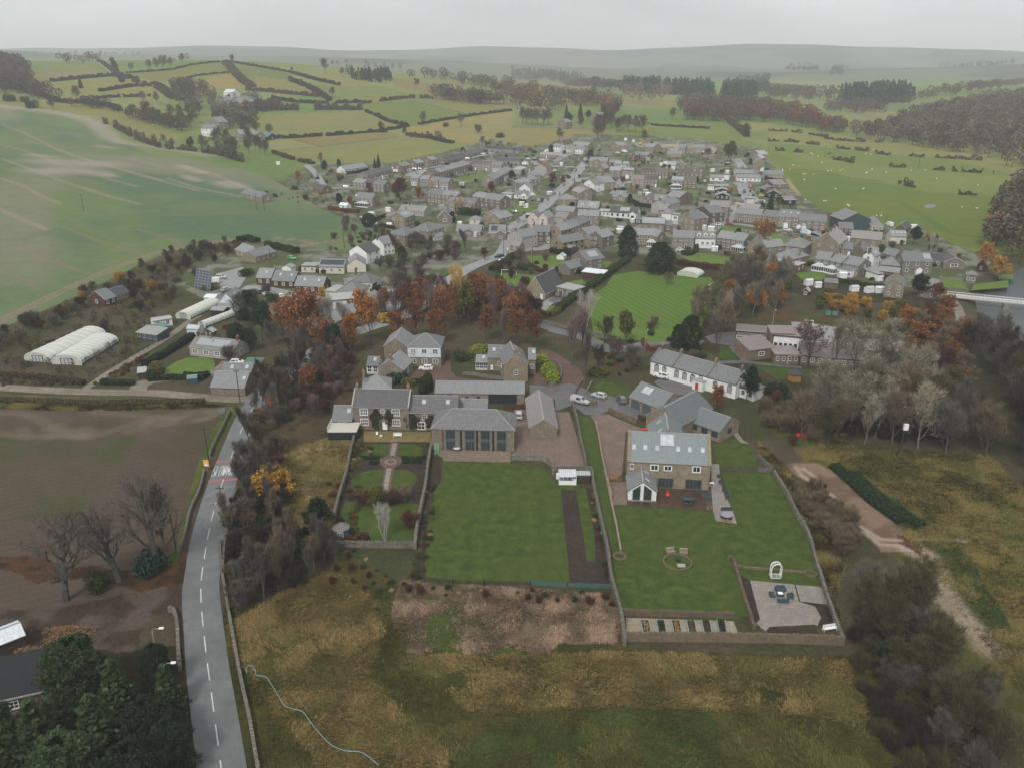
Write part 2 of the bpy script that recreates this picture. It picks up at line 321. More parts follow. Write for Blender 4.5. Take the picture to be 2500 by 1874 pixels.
# pastures and hill fields
PL=[('b',"240 985 640 955 1000 910 1290 872 1650 900 1920 935 1960 950 1830 1000 1600 1040 1220 1110 1010 1120 700 1100 560 1080 400 1040",lin(124,134,74)),
('b',"90 900 390 885 640 950 240 985",lin(142,138,88)),('b',"390 885 700 860 1200 830 1290 868 1000 905 640 950",lin(128,118,72)),('b',"80 690 980 655 1180 745 1340 785 1000 830 500 865 250 870 120 850",lin(128,130,74)),
('b',"975 592 1340 562 1900 688 1360 778 1190 740 1000 655",lin(100,120,52)),('b',"1350 560 1560 548 2212 622 2212 648 1900 684",lin(118,130,70)),('b',"700 450 1060 440 1500 520 1540 545 1100 572 960 575 820 560",lin(118,128,68)),
('b',"1290 860 1360 785 1560 748 2212 655 2212 930 1900 925 1650 895",lin(146,138,86)),('c',"0 640 0 815 690 838 720 870 620 900 650 940 440 940 240 1020 0 990",lin(142,132,78)),
('b',"0 275 250 312 400 342 370 398 0 350",lin(98,112,50)),('b',"0 352 370 402 630 530 300 500 60 470",lin(128,126,70)),('b',"380 400 780 450 640 528",lin(110,122,62)),('b',"450 340 760 370 1040 430 800 445 600 395",lin(140,130,78)),
('a',"260 385 440 300 830 280 850 325 440 355 440 420 300 420",lin(122,124,70)),('a',"440 360 860 330 950 375 440 418",lin(140,124,82)),('a',"450 435 950 395 1180 445 860 500 520 520",lin(126,132,70)),('a',"840 515 1250 475 1300 545 900 570",lin(126,130,66)),
('a',"1060 350 1640 288 1930 262 2020 345 1480 435 1260 400",lin(108,118,54)),('a',"1490 440 2030 350 2140 470 1700 490",lin(142,132,76)),('a',"0 520 300 570 560 610 1000 660 1350 800 1480 850 1560 900 1500 960 1200 900 960 800 850 730 560 680 260 650 0 625",lin(130,128,68)),
('a',"2040 280 2212 300 2212 450 2160 460",lin(104,116,54)),('b',"1200 370 1400 400 2212 560 2212 610 1560 540 1250 440",lin(126,118,84)),('c',"0 415 620 440 700 520 560 500 0 460",lin(136,122,92)),('c',"620 490 970 480 980 550 740 520",lin(96,124,90)),('c',"1210 770 1870 770 1960 850 1990 940 2100 945 2212 990 2212 1100 1900 990 1700 960 1450 970 1250 930 900 870 960 800",lin(106,128,56)),
('c',"1910 775 2212 780 2212 850 1960 840",lin(140,134,84)),('c',"850 570 1500 590 1200 640",lin(136,120,96)),('d',"0 785 370 840 700 900 1000 950 1400 1010 1850 1100 2100 1160 2212 1200 2212 1250 1900 1215 1350 1172 1000 1060 700 1010 500 985 200 945 0 935",lin(134,134,74)),
('d',"0 945 500 990 870 1035 1600 1095 2212 1250 2212 1700 2100 1850 1750 1900 1100 1760 560 1830 250 1415 100 1180 0 1080",lin(104,126,54)),('d',"160 1190 520 1215 700 1268 1200 1330 1400 1385 2212 1420 2212 1950 1400 1800 900 1800 500 1700 270 1420",lin(92,116,42)),
('d',"540 1080 1000 1160 1200 1175 2212 1260 2212 1400 1400 1375 1200 1325 700 1262 500 1210 60 1030",lin(116,132,66)),('d',"940 635 1400 600 1750 540 1800 560 1500 640 1100 690",lin(104,130,84)),('d',"1880 490 2212 460 2212 500 1900 515",lin(96,122,76)),('d',"680 690 1110 730 1080 780 740 770",lin(126,134,90))]
for cr_,s_,c_ in PL:
 c_=tuple((np.array(c_)*.7+np.array(lin(112,120,74))*.3)*(.84,.82,.86));c2=tuple(np.array(c_)*(1.14,1.0,.9));fill(pts(cr_,s_),c_,1.5,c2,55,len(s_),2)
for s_ in("620 -30 700 30 760 60 850 110 960 190 1040 240 1160 300 1400 330",):line(pts('J',s_),2.2,lin(76,96,44),.6,.5)
fill(pts('D',"640 300 700 330 1000 700 1060 790 950 780 850 640 700 420"),lin(150,134,96),1)
# rough ground of the foreground
fill(pts('Z',"-700 985 0 985 540 985 600 985 560 1040 520 1120 470 1220 440 1330 425 1440 200 1480 100 1500 -700 1560"),lin(82,71,62),0,lin(74,68,52),24,4,3)
ixp=fill(pts('Z',"-300 1040 60 1050 330 1055 270 1180 210 1260 -300 1300"),lin(70,72,48),5,lin(80,72,58),14,7,3)
for s_ in("-100 275 100 260 250 290 400 380 560 440 700 430 900 370 1100 300 1400 260 1650 235","0 410 200 440 440 430 600 440 680 400","700 260 1000 280 1300 310 1550 290","950 400 1030 370 1150 300","160 380 200 440","350 380 380 440","430 350 470 430","540 400 580 430","620 380 640 440"):line(pts('Q',s_),1.5,lin(110,98,86),.4,.7)
fill(pts('Q',"1100 290 1500 245 1700 205 1680 260 1500 330 1300 380 1100 400 940 440"),lin(106,94,82),3,lin(82,72,62),6,3,3,.7)
fill(pts('Q',"-100 90 420 150 1000 150 1500 175 1780 185 1700 215 1400 225 900 245 400 245 -100 225"),lin(104,92,60),1.2,lin(76,80,42),5,2,0)
fill(pts('Q',"-100 1440 480 1500 700 1530 1150 1600 1380 1470 1400 1330 1300 1290 1100 1400 800 1450 600 1400 300 1350 -100 1350"),lin(64,48,36),3,lin(84,60,40),3,1,0)
fill(pts('R',"-200 350 400 400 800 300 1350 190 1400 300 1400 420 1350 380 1200 380 1100 500 1050 700 800 700 450 700 -200 700"),lin(92,80,72),1.5,lin(70,58,48),4,1,0)
fill(pts('R',"-300 620 900 700 1400 640 1430 900 1480 1200 1560 1800 -300 1800"),lin(52,50,34),1.5,lin(70,52,38),4,6,0)
fill(pts('Q',"1720 210 1800 205 1700 320 1620 480 1540 620 1470 760 1420 900 1380 1080 1340 1250 1280 1380 1220 1380 1300 1200 1370 960 1430 740 1520 500 1620 300"),lin(70,88,40),.6,lin(92,98,48),4,2,0)
fill(pts('Z',"640 950 700 890 880 860 900 960 830 1040 800 1120 740 1250 800 1330 830 1400 780 1480 640 1490 600 1560 600 1700 640 1900 480 1900 540 1500 530 1330 560 1180 600 1060"),lin(66,58,44),2,lin(82,70,52),6,4,0)
fill(pts('Z',"545 1490 640 1480 760 1440 840 1350 960 1420 1500 1450 1540 1600 2080 1600 2180 1650 2300 1950 560 1950 560 1700"),lin(84,78,42),2,lin(64,66,36),8,2,4)
fill(pts('Z',"570 1530 640 1480 790 1400 900 1440 940 1540 900 1640 1000 1760 1100 1830 1080 1950 960 1950 800 1840 700 1760 640 1660 590 1640"),lin(110,94,56),4,lin(80,76,42),7,5,4)
fill(pts('Z',"1090 1620 1500 1590 2050 1620 2120 1760 1900 1740 1500 1720 1150 1740"),lin(90,84,46),4,lin(68,68,36),6,8,4)
fill(pts('Z',"975 1420 1200 1432 1500 1452 1540 1500 1500 1570 1380 1560 1330 1600 1250 1580 1150 1600 1090 1570 1030 1600 985 1570 960 1500"),lin(120,104,82),3,lin(88,78,58),5,5,4,1,.45,.7)
fill(pts('Z',"1035 1455 1150 1465 1180 1500 1220 1580 1290 1600 1100 1605 1030 1560 1045 1500"),lin(84,92,42),2,lin(72,84,40),5,5,4,.9)
fill(pts('Z',"1060 1950 1150 1800 1320 1750 1640 1720 1760 1760 1840 1860 1880 1950"),lin(62,74,38),3,lin(72,82,42),8,5,4)
fill(pts('Z',"690 1095 760 1080 855 1045 850 1130 815 1280 800 1330 760 1345 700 1290 690 1200"),lin(140,120,82),1.,lin(108,98,60),5,5,4)
# right-hand meadow, dirt track and banks
fill(pts('Z',"1880 1040 1960 1050 2120 1090 2420 1110 2500 1200 2900 1300 2900 1950 2500 1950 2350 1700 2250 1560 2200 1400 2100 1250 2000 1150"),lin(114,102,60),3,lin(84,86,46),8,6,4)
fill(pts('S',"560 560 640 560 900 740 1120 860 1250 1020 1180 1060 960 930 760 760 600 640"),lin(52,76,42),.8,lin(66,86,44),4,3,0)
fill(pts('S',"1200 1060 1500 1130 1800 1200 2100 1400 2100 1900 1850 1700 1700 1400 1500 1200"),lin(90,94,46),2,lin(120,104,62),6,3,4)
fill(pts('S',"1300 1180 1480 1150 1560 1230 1660 1400 1760 1560 1860 1800 1500 1800 1450 1500 1350 1300"),lin(54,70,38),1,lin(62,78,40),3,3,0)
fill(pts('S',"215 545 450 535 620 640 860 830 1010 990 1120 1075 1300 1220 1270 1260 1130 1200 900 1200 860 1130 780 1020 560 800 400 680 260 620"),lin(124,104,88),.8,lin(102,84,70),5,2,5)
line(pts('S',"1130 1180 1250 1230 1300 1330 1360 1480 1420 1580 1500 1680 1600 1780 1700 1900"),2.2,lin(158,142,124),.9)
fill(pts('S',"1010 1060 1090 1070 1200 1150 1190 1220 1120 1180 1030 1140"),lin(84,62,48),.8,None,idn=5)
for s_ in("760 1010 900 1100 1050 1110","780 1050 900 1140 1060 1150","330 580 420 640","280 570 330 640 440 700 560 790","1180 1100 1350 1100 1520 1115"):line(pts('S',s_),.5,lin(172,156,142),.6)
fill(pts('S',"1 380 110 480 200 560 330 800 440 960 560 1150 640 1300 560 1560 620 1700 520 1700 440 1300 340 1000 170 680 120 600 0 470"),lin(88,80,56),.8,lin(120,108,80),3,5,0)
fill(pts('Z',"1850 700 1960 720 2180 745 2260 800 2320 860 2300 960 2400 1080 2500 1140 2900 1200 2900 1000 2480 900 2380 800 2330 740 2200 720 1900 660 1780 640 1560 640 1540 760 1750 870 1900 1000 2060 1075 2150 1060 1960 940 1850 840"),lin(70,62,46),2,lin(58,58,40),6,2,0)
fill(pts('I',"560 590 860 560 1000 620 1350 660 1700 690 1880 760 1800 830 1600 760 1300 740 760 700 740 760 420 740 250 720 330 640 480 640"),lin(70,78,40),.8,lin(88,72,50),6,3,0)
fill(pts('I',"40 930 180 940 240 950 330 1080 620 1090 860 1160 780 1250 600 1260 400 1140 20 1050"),lin(68,88,40),.5)
# village floor: gardens between the houses
vil=pts('Z',"780 505 700 457 700 430 760 400 950 400 1200 340 1300 360 1400 330 1480 330 1560 330 1700 340 1850 360 1930 460 2050 540 2250 560 2420 640 2350 720 2200 700 1900 650 1750 640 1300 600 1150 650 1000 700 700 760 600 780 480 720 420 690 480 640 600 592 850 614 935 592 927 560 830 524")
fill(vil,lin(98,98,82),2,lin(76,90,50),11,5,0,1,.42,.55)
fill(vil,lin(140,138,132),1,lin(88,94,68),7,15,0,.6,.36,.5)
fill(pts('C',"230 130 700 180 860 170 1300 190 1400 250 1300 340 1100 300 840 300 700 240 300 210"),lin(158,150,140),2,lin(120,110,98),12)
# ---- split the one sheet by what it is
names={0:'ground',1:'arable_field',2:'pasture',3:'ploughed_field',4:'rough_meadow',5:'dirt_track'}
def gmt(name,fine,amt,bumpd,rows=None):
 m,n,b=nmt(name,.95,.08);a=N(n,'Attribute',attribute_name='Col');p=wp_(n)
 f1=nse(n,p,fine,6,.75,.3,.7,1-amt,1+amt);f2=nse(n,p,fine/9,4,.6,.3,.7,1-amt*.45,1+amt*.45)
 mu=N(n,'Math',operation='MULTIPLY');LK(n,f1,mu.inputs[0]);LK(n,f2,mu.inputs[1]);out=mu.outputs[0]
 if rows:
  mpn=N(n,'Mapping');dv(mpn,'Rotation',(0,0,rows[0]));LK(n,p,mpn.inputs[0])
  wv=N(n,'TexWave',i_Scale=rows[1],i_Distortion=.6,i_Detail=2.);LK(n,mpn.outputs[0],wv.inputs[0]);r=N(n,'MapRange');dv(r,3,1-rows[2]);dv(r,4,1+rows[2]);LK(n,wv.outputs[0],r.inputs[0])
  m2=N(n,'Math',operation='MULTIPLY');LK(n,out,m2.inputs[0]);LK(n,r.outputs[0],m2.inputs[1]);out=m2.outputs[0]
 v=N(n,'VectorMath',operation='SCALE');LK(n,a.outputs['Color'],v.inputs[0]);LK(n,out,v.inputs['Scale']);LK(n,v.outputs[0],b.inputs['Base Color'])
 if bumpd:bump(n,b,f1,bumpd,.7)
 MAT[name]=m;return m
gm={0:gmt('ground',1.3,.38,.5),1:gmt('arable',1.2,.18,.1,(R(62),.11,.06)),2:gmt('pasture',.5,.16,.2),3:gmt('plough',1.5,.22,.15,(R(62),.16,.06)),4:gmt('meadow',1.6,.42,.6),5:gmt('dirt',1.4,.2,.2)}
idx=np.arange(NR*NC,dtype=np.int64).reshape(NR,NC)
FQ=np.stack([idx[:-1,:-1],idx[:-1,1:],idx[1:,1:],idx[1:,:-1]],-1).reshape(-1,4)
VG=np.stack([X1,Y1,ZZ.ravel()],-1);FID=ID[FQ[:,0]]
for k,nm in names.items():
 F_=FQ[FID==k]
 if not len(F_):continue
 uq,inv=np.unique(F_.ravel(),return_inverse=True)
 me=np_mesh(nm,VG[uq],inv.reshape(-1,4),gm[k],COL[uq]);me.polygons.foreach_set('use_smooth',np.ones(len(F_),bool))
 o=bpy.data.objects.new(nm,me);link(o);tag(o,kind='structure')
del FQ,VG
# -------- roads, lawns, yards laid on the ground
def surf(name,c1,c2=None,sc=1.2,rough=.92,spec=.15,wet=0,bumpd=0,tile=None):
 m,n,b=nmt(name,rough,spec);p=wp_(n);c2=c2 or tuple(x*.75 for x in c1)
 c=mxc(n,nse(n,p,sc,6,.72,.38,.64),c1,c2);c=mxc(n,nse(n,p,sc/7,3,.6,.4,.65,0,.5),c,tuple(x*.82 for x in c2))
 if tile:
  bt=N(n,'TexBrick',i_Scale=1.,i_Mortar_Size=.03);dv(bt,'Brick Width',tile[0]);dv(bt,'Row Height',tile[1])
  dv(bt,'Color1',(1.2,1.1,1.,1));dv(bt,'Color2',(.8,.85,.9,1));dv(bt,'Mortar',(.5,.5,.5,1));LK(n,p,bt.inputs[0]);c=mxc(n,.85,c,bt.outputs[0],'MULTIPLY')
 f3=nse(n,p,7,3,.7,.3,.7,.86,1.14);v=N(n,'VectorMath',operation='SCALE');LK(n,c,v.inputs[0]);LK(n,f3,v.inputs['Scale']);LK(n,v.outputs[0],b.inputs['Base Color'])
 if wet:LK(n,nse(n,p,.25,4,.6,.4,.6,rough,wet),b.inputs['Roughness'])
 if bumpd:bump(n,b,nse(n,p,5,4,.7,.2,.8),bumpd,.8)
 MAT[name]=m;return m
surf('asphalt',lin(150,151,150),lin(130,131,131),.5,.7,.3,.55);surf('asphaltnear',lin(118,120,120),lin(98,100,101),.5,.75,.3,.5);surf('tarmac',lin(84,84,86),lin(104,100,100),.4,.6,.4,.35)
surf('gravel',lin(132,114,104),lin(108,92,84),1.6,bumpd=.05);surf('paletrack',lin(138,130,120),lin(112,102,88),.6);surf('lawn',lin(48,68,27),lin(78,90,40),.45,bumpd=.08);surf('lawnlight',lin(84,108,44),lin(96,116,56),.3)
surf('lawndark',lin(58,76,34),lin(76,88,42),.35,bumpd=.06);surf('soil',lin(70,60,54),lin(52,44,40),1.3,bumpd=.1);surf('paving',lin(140,126,112),lin(118,104,92),.8,tile=(.9,.6));surf('slabs',lin(148,138,128),lin(126,122,120),.5,.6,.3,.35,tile=(1.1,.75))
surf('wetslabs',lin(84,66,52),lin(62,50,42),.7,.5,.4,.25,tile=(1.,.7));surf('bricks',lin(120,98,88),lin(100,84,78),2.,tile=(.4,.2));surf('palegravel',lin(160,150,134),lin(130,120,100),2.5);surf('redblock',lin(108,86,76),lin(90,74,68),1.)
surf('moor',lin(136,118,80),lin(104,96,62),.6)
# striped mown playing field
m,n,b=nmt('stripes',.95,.1);p=wp_(n);mpn=N(n,'Mapping');dv(mpn,'Rotation',(0,0,R(-20)));LK(n,p,mpn.inputs[0])
wv=N(n,'TexWave',i_Scale=.12,i_Distortion=.8,i_Detail=3.);dv(wv,'Detail Scale',1.);LK(n,mpn.outputs[0],wv.inputs[0])
c=mxc(n,wv.outputs[0],lin(78,104,42),lin(92,114,50));c=mxc(n,nse(n,p,.25,5,.7,.45,.7,0,.7),c,lin(76,98,38));LK(n,c,b.inputs['Base Color']);MAT['stripes']=m
ZC=[0]
def sheet(name,P,m,z=.03,kind='structure',label=None):
 ZC[0]+=.0007;z+=ZC[0]
 mb=MB();mb.fc([(p[0],p[1],z)for p in P],0,[(p[0],p[1])for p in P]);o=mb.bd(name,MAT[m]);return tag(o,label,kind=kind)
def ps(name,cr,s,m,z=.03):return sheet(name,pts(cr,s),m,z)
def sml(P,k=4):
 P=[np.array(p[:2])for p in P];out=[]
 for i in range(len(P)-1):
  a,b_,c_,d=P[max(i-1,0)],P[i],P[i+1],P[min(i+2,len(P)-1)]
  for t in np.arange(k)/k:out.append(.5*((2*b_)+(c_-a)*t+(2*a-5*b_+4*c_-d)*t*t+(3*b_-a-3*c_+d)*t**3))
 return out+[P[-1]]
def rbn(name,P,w,m,z=.04,k=4,kind='structure',drape=False,thick=0):
 P=sml(P,k);mb=MB();L_,Rr=[],[];ZC[0]+=.0007;z+=ZC[0]
 for i,p in enumerate(P):
  t=P[min(i+1,len(P)-1)]-P[max(i-1,0)];t=t/(np.hypot(*t)+1e-9);nrm=np.array([-t[1],t[0]]);ww=(w[0]+(w[1]-w[0])*i/(len(P)-1))if hasattr(w,'__len__')else w
  for lst,s_ in((L_,1),(Rr,-1)):
   qd=p+nrm*s_*ww/2;lst.append((qd[0],qd[1],(float(H(*qd))if drape else 0)+z))
 for i in range(len(P)-1):mb.fc([Rr[i],Rr[i+1],L_[i+1],L_[i]],0,[(0,0)]*4)
 return tag(mb.bd(name,MAT[m]),kind=kind)
RC=sml([(a+b_)/2 for a,b_ in zip(pts('Q',"2180 -80 2000 40 1860 150 1760 280 1640 540 1545 740 1460 980 1410 1200 1375 1450")+pts('R',"1405 300 1415 500 1430 750 1465 1050 1530 1593 1590 2100"),pts('Q',"2240 -40 2080 70 1945 200 1875 330 1790 590 1740 780 1680 1020 1625 1260 1600 1500")+pts('R',"1690 200 1725 500 1780 900 1840 1250 1890 1593 1950 2100"))],4)
RW=5.9
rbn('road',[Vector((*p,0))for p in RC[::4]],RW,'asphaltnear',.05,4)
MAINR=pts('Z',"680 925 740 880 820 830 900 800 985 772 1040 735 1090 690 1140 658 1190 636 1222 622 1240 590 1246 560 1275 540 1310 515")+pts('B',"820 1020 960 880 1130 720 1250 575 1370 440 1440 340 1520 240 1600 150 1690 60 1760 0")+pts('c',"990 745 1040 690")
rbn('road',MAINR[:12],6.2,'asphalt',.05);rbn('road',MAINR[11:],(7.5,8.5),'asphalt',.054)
def dsh(P,dash,gap,w,z,name='road_marking',start=0.):
 P=sml(P,6);seg=[];acc=start;mb=MB();per=dash+gap
 Ls=np.cumsum([0]+[float(np.hypot(*(P[i+1]-P[i])))for i in range(len(P)-1)])
 def at(s_):i=min(np.searchsorted(Ls,s_,'right')-1,len(P)-2);f=(s_-Ls[i])/(Ls[i+1]-Ls[i]+1e-9);return P[i]+(P[i+1]-P[i])*f
 s_=start
 while s_+dash<Ls[-1]:
  a,b_=at(s_),at(s_+dash);t=(b_-a)/np.hypot(*(b_-a));nn=np.array([-t[1],t[0]])*w/2
  mb.fc([(*(a-nn),z),(*(b_-nn),z),(*(b_+nn),z),(*(a+nn),z)],0,[(0,0)]*4);s_+=per
 return tag(mb.bd(name,'linepaint'),kind='structure')
surf('linepaint',(.72,.72,.70),(.5,.5,.49),3);surf('redband',lin(176,116,112),lin(150,104,100),2)
dsh([Vector((*p,0))for p in RC[::6]],4.0,2.6,.16,.08,start=1.)
dsh(MAINR[11:-3],4,5,.14,.08)
# lettering SLOW both ways between two red bands
def word_strokes():
 return{'S':[[(1,.9),(.75,1),(.25,1),(0,.85),(0,.62),(.25,.52),(.75,.48),(1,.36),(1,.15),(.75,0),(.25,0),(0,.1)]],'L':[[(0,1),(0,0),(1,0)]],'O':[[(.25,0),(0,.15),(0,.85),(.25,1),(.75,1),(1,.85),(1,.15),(.75,0),(.25,0)]],'W':[[(0,1),(.25,0),(.5,.7),(.75,0),(1,1)]]}
def ltr(word,org,ux,uy,lw,lh,gap,z,st=.15):
 mb=MB();ux=np.array(ux);uy=np.array(uy);k=0
 for i,ch in enumerate(word):
  o_=np.array(org)+ux*i*(lw+gap)
  for s_ in word_strokes()[ch]:
   for a,b_ in zip(s_[:-1],s_[1:]):
    A=o_+ux*a[0]*lw+uy*a[1]*lh;B=o_+ux*b_[0]*lw+uy*b_[1]*lh;t=(B-A)/(np.hypot(*(B-A))+1e-9);nn=np.array([-t[1],t[0]]);nn=nn*st/2
    zz=z+k*.0005;k+=1;A=A-t*st*.35;B=B+t*st*.35
    mb.fc([(*(A-nn),zz),(*(B-nn),zz),(*(B+nn),zz),(*(A+nn),zz)],0,[(0,0)]*4)
 return tag(mb.bd('road_lettering','linepaint'),kind='structure')
ca=Gp('Q',1660,735);cb=Gp('Q',1680,635)
ic=int(np.argmin([np.hypot(p[0]-ca[0],p[1]-ca[1])for p in RC]));idb=int(np.argmin([np.hypot(p[0]-cb[0],p[1]-cb[1])for p in RC]))
for ii in(ic,idb):
 t=RC[ii-1]-RC[ii+1];t/=np.hypot(*t);nn=np.array([-t[1],t[0]]);p=RC[ii];mb=MB();
 cs=[p+nn*RW/2+t*.55,p+nn*RW/2-t*.55,p-nn*RW/2-t*.55,p-nn*RW/2+t*.55];mb.fc([(c_[0],c_[1],.075)for c_ in cs]);tag(mb.bd('road_marking','redband'),kind='structure')
mid=(RC[ic]+RC[idb])/2;t=RC[idb]-RC[ic];gapL=np.hypot(*t);t/=gapL;nn=np.array([t[1],-t[0]]);lh=min(gapL*.62,4.6)
ltr('SLOW',mid-nn*(RW/2-.15)-t*lh/2,nn,t,.5,lh,.2,.085);ltr('SLOW',mid+nn*(RW/2-.15)+t*lh/2,-nn,-t,.5,lh,.2,.085)
# lanes and yards
rbn('track',pts('g',"-400 1560 -100 1585 0 1598 400 1622 800 1640 1200 1650 1600 1655")+pts('Q',"1500 150 1800 165 1900 130"),4.2,'paletrack',.035)
rbn('track',pts('g',"820 1640 940 1560 1100 1450 1400 1270 1700 1090 1900 940 2020 870"),2.4,'paletrack',.03);rbn('track',pts('g',"1380 1650 1420 1570 1500 1540"),4.5,'paletrack',.032)
rbn('driveway',pts('g',"1400 1640 1430 1580 1560 1530 1800 1500 2072 1480")+pts('h',"250 1450 380 1400 450 1330"),4,'paletrack',.037)
ps('driveway','h',"230 1460 400 1330 560 1340 600 1350 440 1370 380 1470",'paletrack',.045);ps('lawn','g',"1660 1470 1680 1410 1780 1340 1900 1300 2072 1290 2160 1320 2180 1380 2120 1440 1960 1470 1800 1485",'lawnlight',.05)
ps('car_park','h',"390 390 470 370 600 385 630 480 560 590 400 620 330 560 320 480 330 440",'asphalt',.04);rbn('road',pts('h',"600 590 800 600 1000 640 1200 680 1450 715 1560 730"),6,'asphalt',.045);ps('car_park','h',"1950 740 2072 700 2120 690 2200 720 2180 800 2100 850 2000 800",'asphalt',.04)
ps('lawn','h',"0 560 150 400 230 300 430 320 460 370 330 440 230 490 200 560 120 600",'lawndark',.03);ps('lawn','h',"640 930 840 860 900 880 870 960 760 1000 640 1000 600 980",'lawndark',.03)
rbn('road',pts('L',"300 -20 420 50 600 125 900 200 1080 280 1200 345 1330 350 1500 325 1700 275 1895 255 2100 250 2300 275"),5.2,'tarmac',.045);ps('car_park','I',"-120 840 0 800 190 790 200 900 170 940 60 920 -60 900",'tarmac',.04)
rbn('driveway',pts('L',"400 380 500 400 620 480 740 570 800 680 740 800 660 900 560 850")[:7],(5,7),'redblock',.038)
ps('driveway','L',"300 755 540 765 760 740 860 760 1010 845 1290 895 1450 975 1680 1090 1560 1170 1240 1045 1100 1105 940 1100 820 1010 760 1000 600 1062 590 930 430 860 300 900",'tarmac',.055)
ps('driveway','K',"940 640 970 560 1020 530 1280 515 1300 440 1410 440 1420 560 1480 620 1640 650 1900 660 2100 680 1900 680 1500 668 1000 650",'redblock',.04);ps('driveway','L',"350 620 450 615 500 700 495 755 350 750",'redblock',.04)
ps('gravel_yard','Z',"1255 985 1300 985 1357 1005 1390 1006 1400 1040 1413 1080 1433 1153 1352 1153 1348 1135 1330 1125 1254 1122",'gravel',.04)
ps('gravel_drive','M',"375 805 560 790 870 925 985 965 985 975 735 970 700 1400 600 1460 560 1430 470 1000 425 875",'gravel',.038);ps('gravel_drive','P',"75 90 240 90 250 290 130 290 110 250",'gravel',.036)
ps('lawn','M',"235 805 330 815 420 880 440 960 530 1400 580 1658 620 1900 700 2300 640 2300 560 2000 440 1658 380 1400 330 1250 275 1000",'lawndark',.035)
ps('lawn','M',"370 560 490 430 785 560 770 625 600 610 540 570 420 570",'lawn',.035)
ps('lawn','O',"405 180 1050 190 1180 225 1340 235 1400 270 1430 340 1500 400 1775 420 1830 700 1870 1000 1850 1150 1785 1140 1770 1000 1720 700 1685 455 1535 455 1560 700 1600 1100 1625 1368 1100 1350 600 1340 240 1310 225 1200 250 900 290 550 330 420 380 385",'lawn',.04)
ps('flower_bed','O',"1535 455 1685 455 1720 700 1770 1000 1788 1145 1870 1160 1870 1000 1830 700 1775 430 1810 430 1860 640 1930 900 1990 1180 2025 1400 1628 1375 1605 1100 1562 700",'soil',.03);ps('flower_bed','O',"290 130 375 130 385 385 320 420 280 550 240 900 218 1200 235 1310 100 1340 130 1000 180 700 240 300",'soil',.03)
ps('patio','O',"365 60 1052 65 1052 190 405 178 400 140 360 130",'paving',.045)
# cottage garden
ps('garden_bed','N',"520 190 1420 200 1360 500 1240 1300 1200 1520 130 1500 210 1150 330 700 460 200",'soil',.02);ps('lawn','N',"330 950 520 960 700 900 900 960 1260 980 1210 1480 640 1480 620 1330 380 1340 360 1250 230 1200",'lawndark',.028)
ps('terrace','N',"560 60 1410 70 1400 200 560 200",'moor',.035);ps('lawn','N',"590 225 895 225 865 375 520 370",'lawn',.04);ps('lawn','N',"1005 225 1270 230 1305 300 1300 370 985 375",'lawn',.04)
ps('lawn','N',"820 545 740 870 700 920 560 950 500 880 395 760 400 690 440 630 540 580 700 545",'lawn',.04);ps('lawn','N',"940 550 1110 550 1200 600 1240 680 1180 760 1100 930 1040 960 910 940 880 880",'lawn',.04)
ps('garden_path','N',"895 210 1010 210 975 375 1040 400 1045 460 945 520 880 880 755 880 825 530 760 470 765 410 870 375",'bricks',.05);ps('path_paving','N',"920 215 980 215 950 372 895 370",'slabs',.058);ps('path_paving','N',"850 535 910 535 850 870 790 870",'slabs',.058)
# big house garden
ps('lawn','P',"100 285 420 310 1010 340 1010 440 1195 455 1060 10 1510 20 1620 200 1700 380 1800 540 1880 800 1940 1000 1680 975 1310 940 1235 960 1370 1280 1240 1250 1200 1290 190 1235 140 900",'lawn',.035)
ps('terrace','P',"250 265 510 250 510 160 975 165 980 340 420 310 250 285",'wetslabs',.05);ps('terrace','P',"975 -60 1040 -60 1060 120 1110 230 1165 350 1195 455 1015 432 990 340 975 160",'slabs',.055)
ps('patio','P',"1308 940 1690 975 1730 1125 1870 1165 1920 1260 1890 1330 1860 1320 1480 1340 1440 1380 1360 1310 1395 1275",'slabs',.05);ps('patio','P',"1700 980 1920 1000 1975 1150 1740 1125",'slabs',.12);ps('flower_bed','P',"1200 880 1310 940 1395 1275 1330 1320 1250 1080",'soil',.045);ps('flower_bed','P',"1470 1345 1870 1345 1900 1395 1460 1385",'soil',.055)
ps('flower_bed','P',"1230 1400 2060 1420 2080 1470 1240 1445",'soil',.045);ps('flower_bed','P',"1735 1127 1975 1150 2040 1330 1930 1330 1880 1300 1920 1260 1870 1165",'soil',.045);ps('gravel_bed','P',"240 1262 1165 1290 1225 1445 240 1435",'palegravel',.05);ps('patio','M',"1780 950 1830 930 1930 1060 1985 1090 1900 1080",'slabs',.05)
ps('lawn','M',"1610 1100 1740 1080 1850 1030 1960 1090 2060 1240 2040 1330 1700 1320 1650 1260",'lawn',.035);ps('car_park','M',"1020 470 1130 400 1300 470 1450 540 1420 590 1260 600 1120 540",'tarmac',.03)
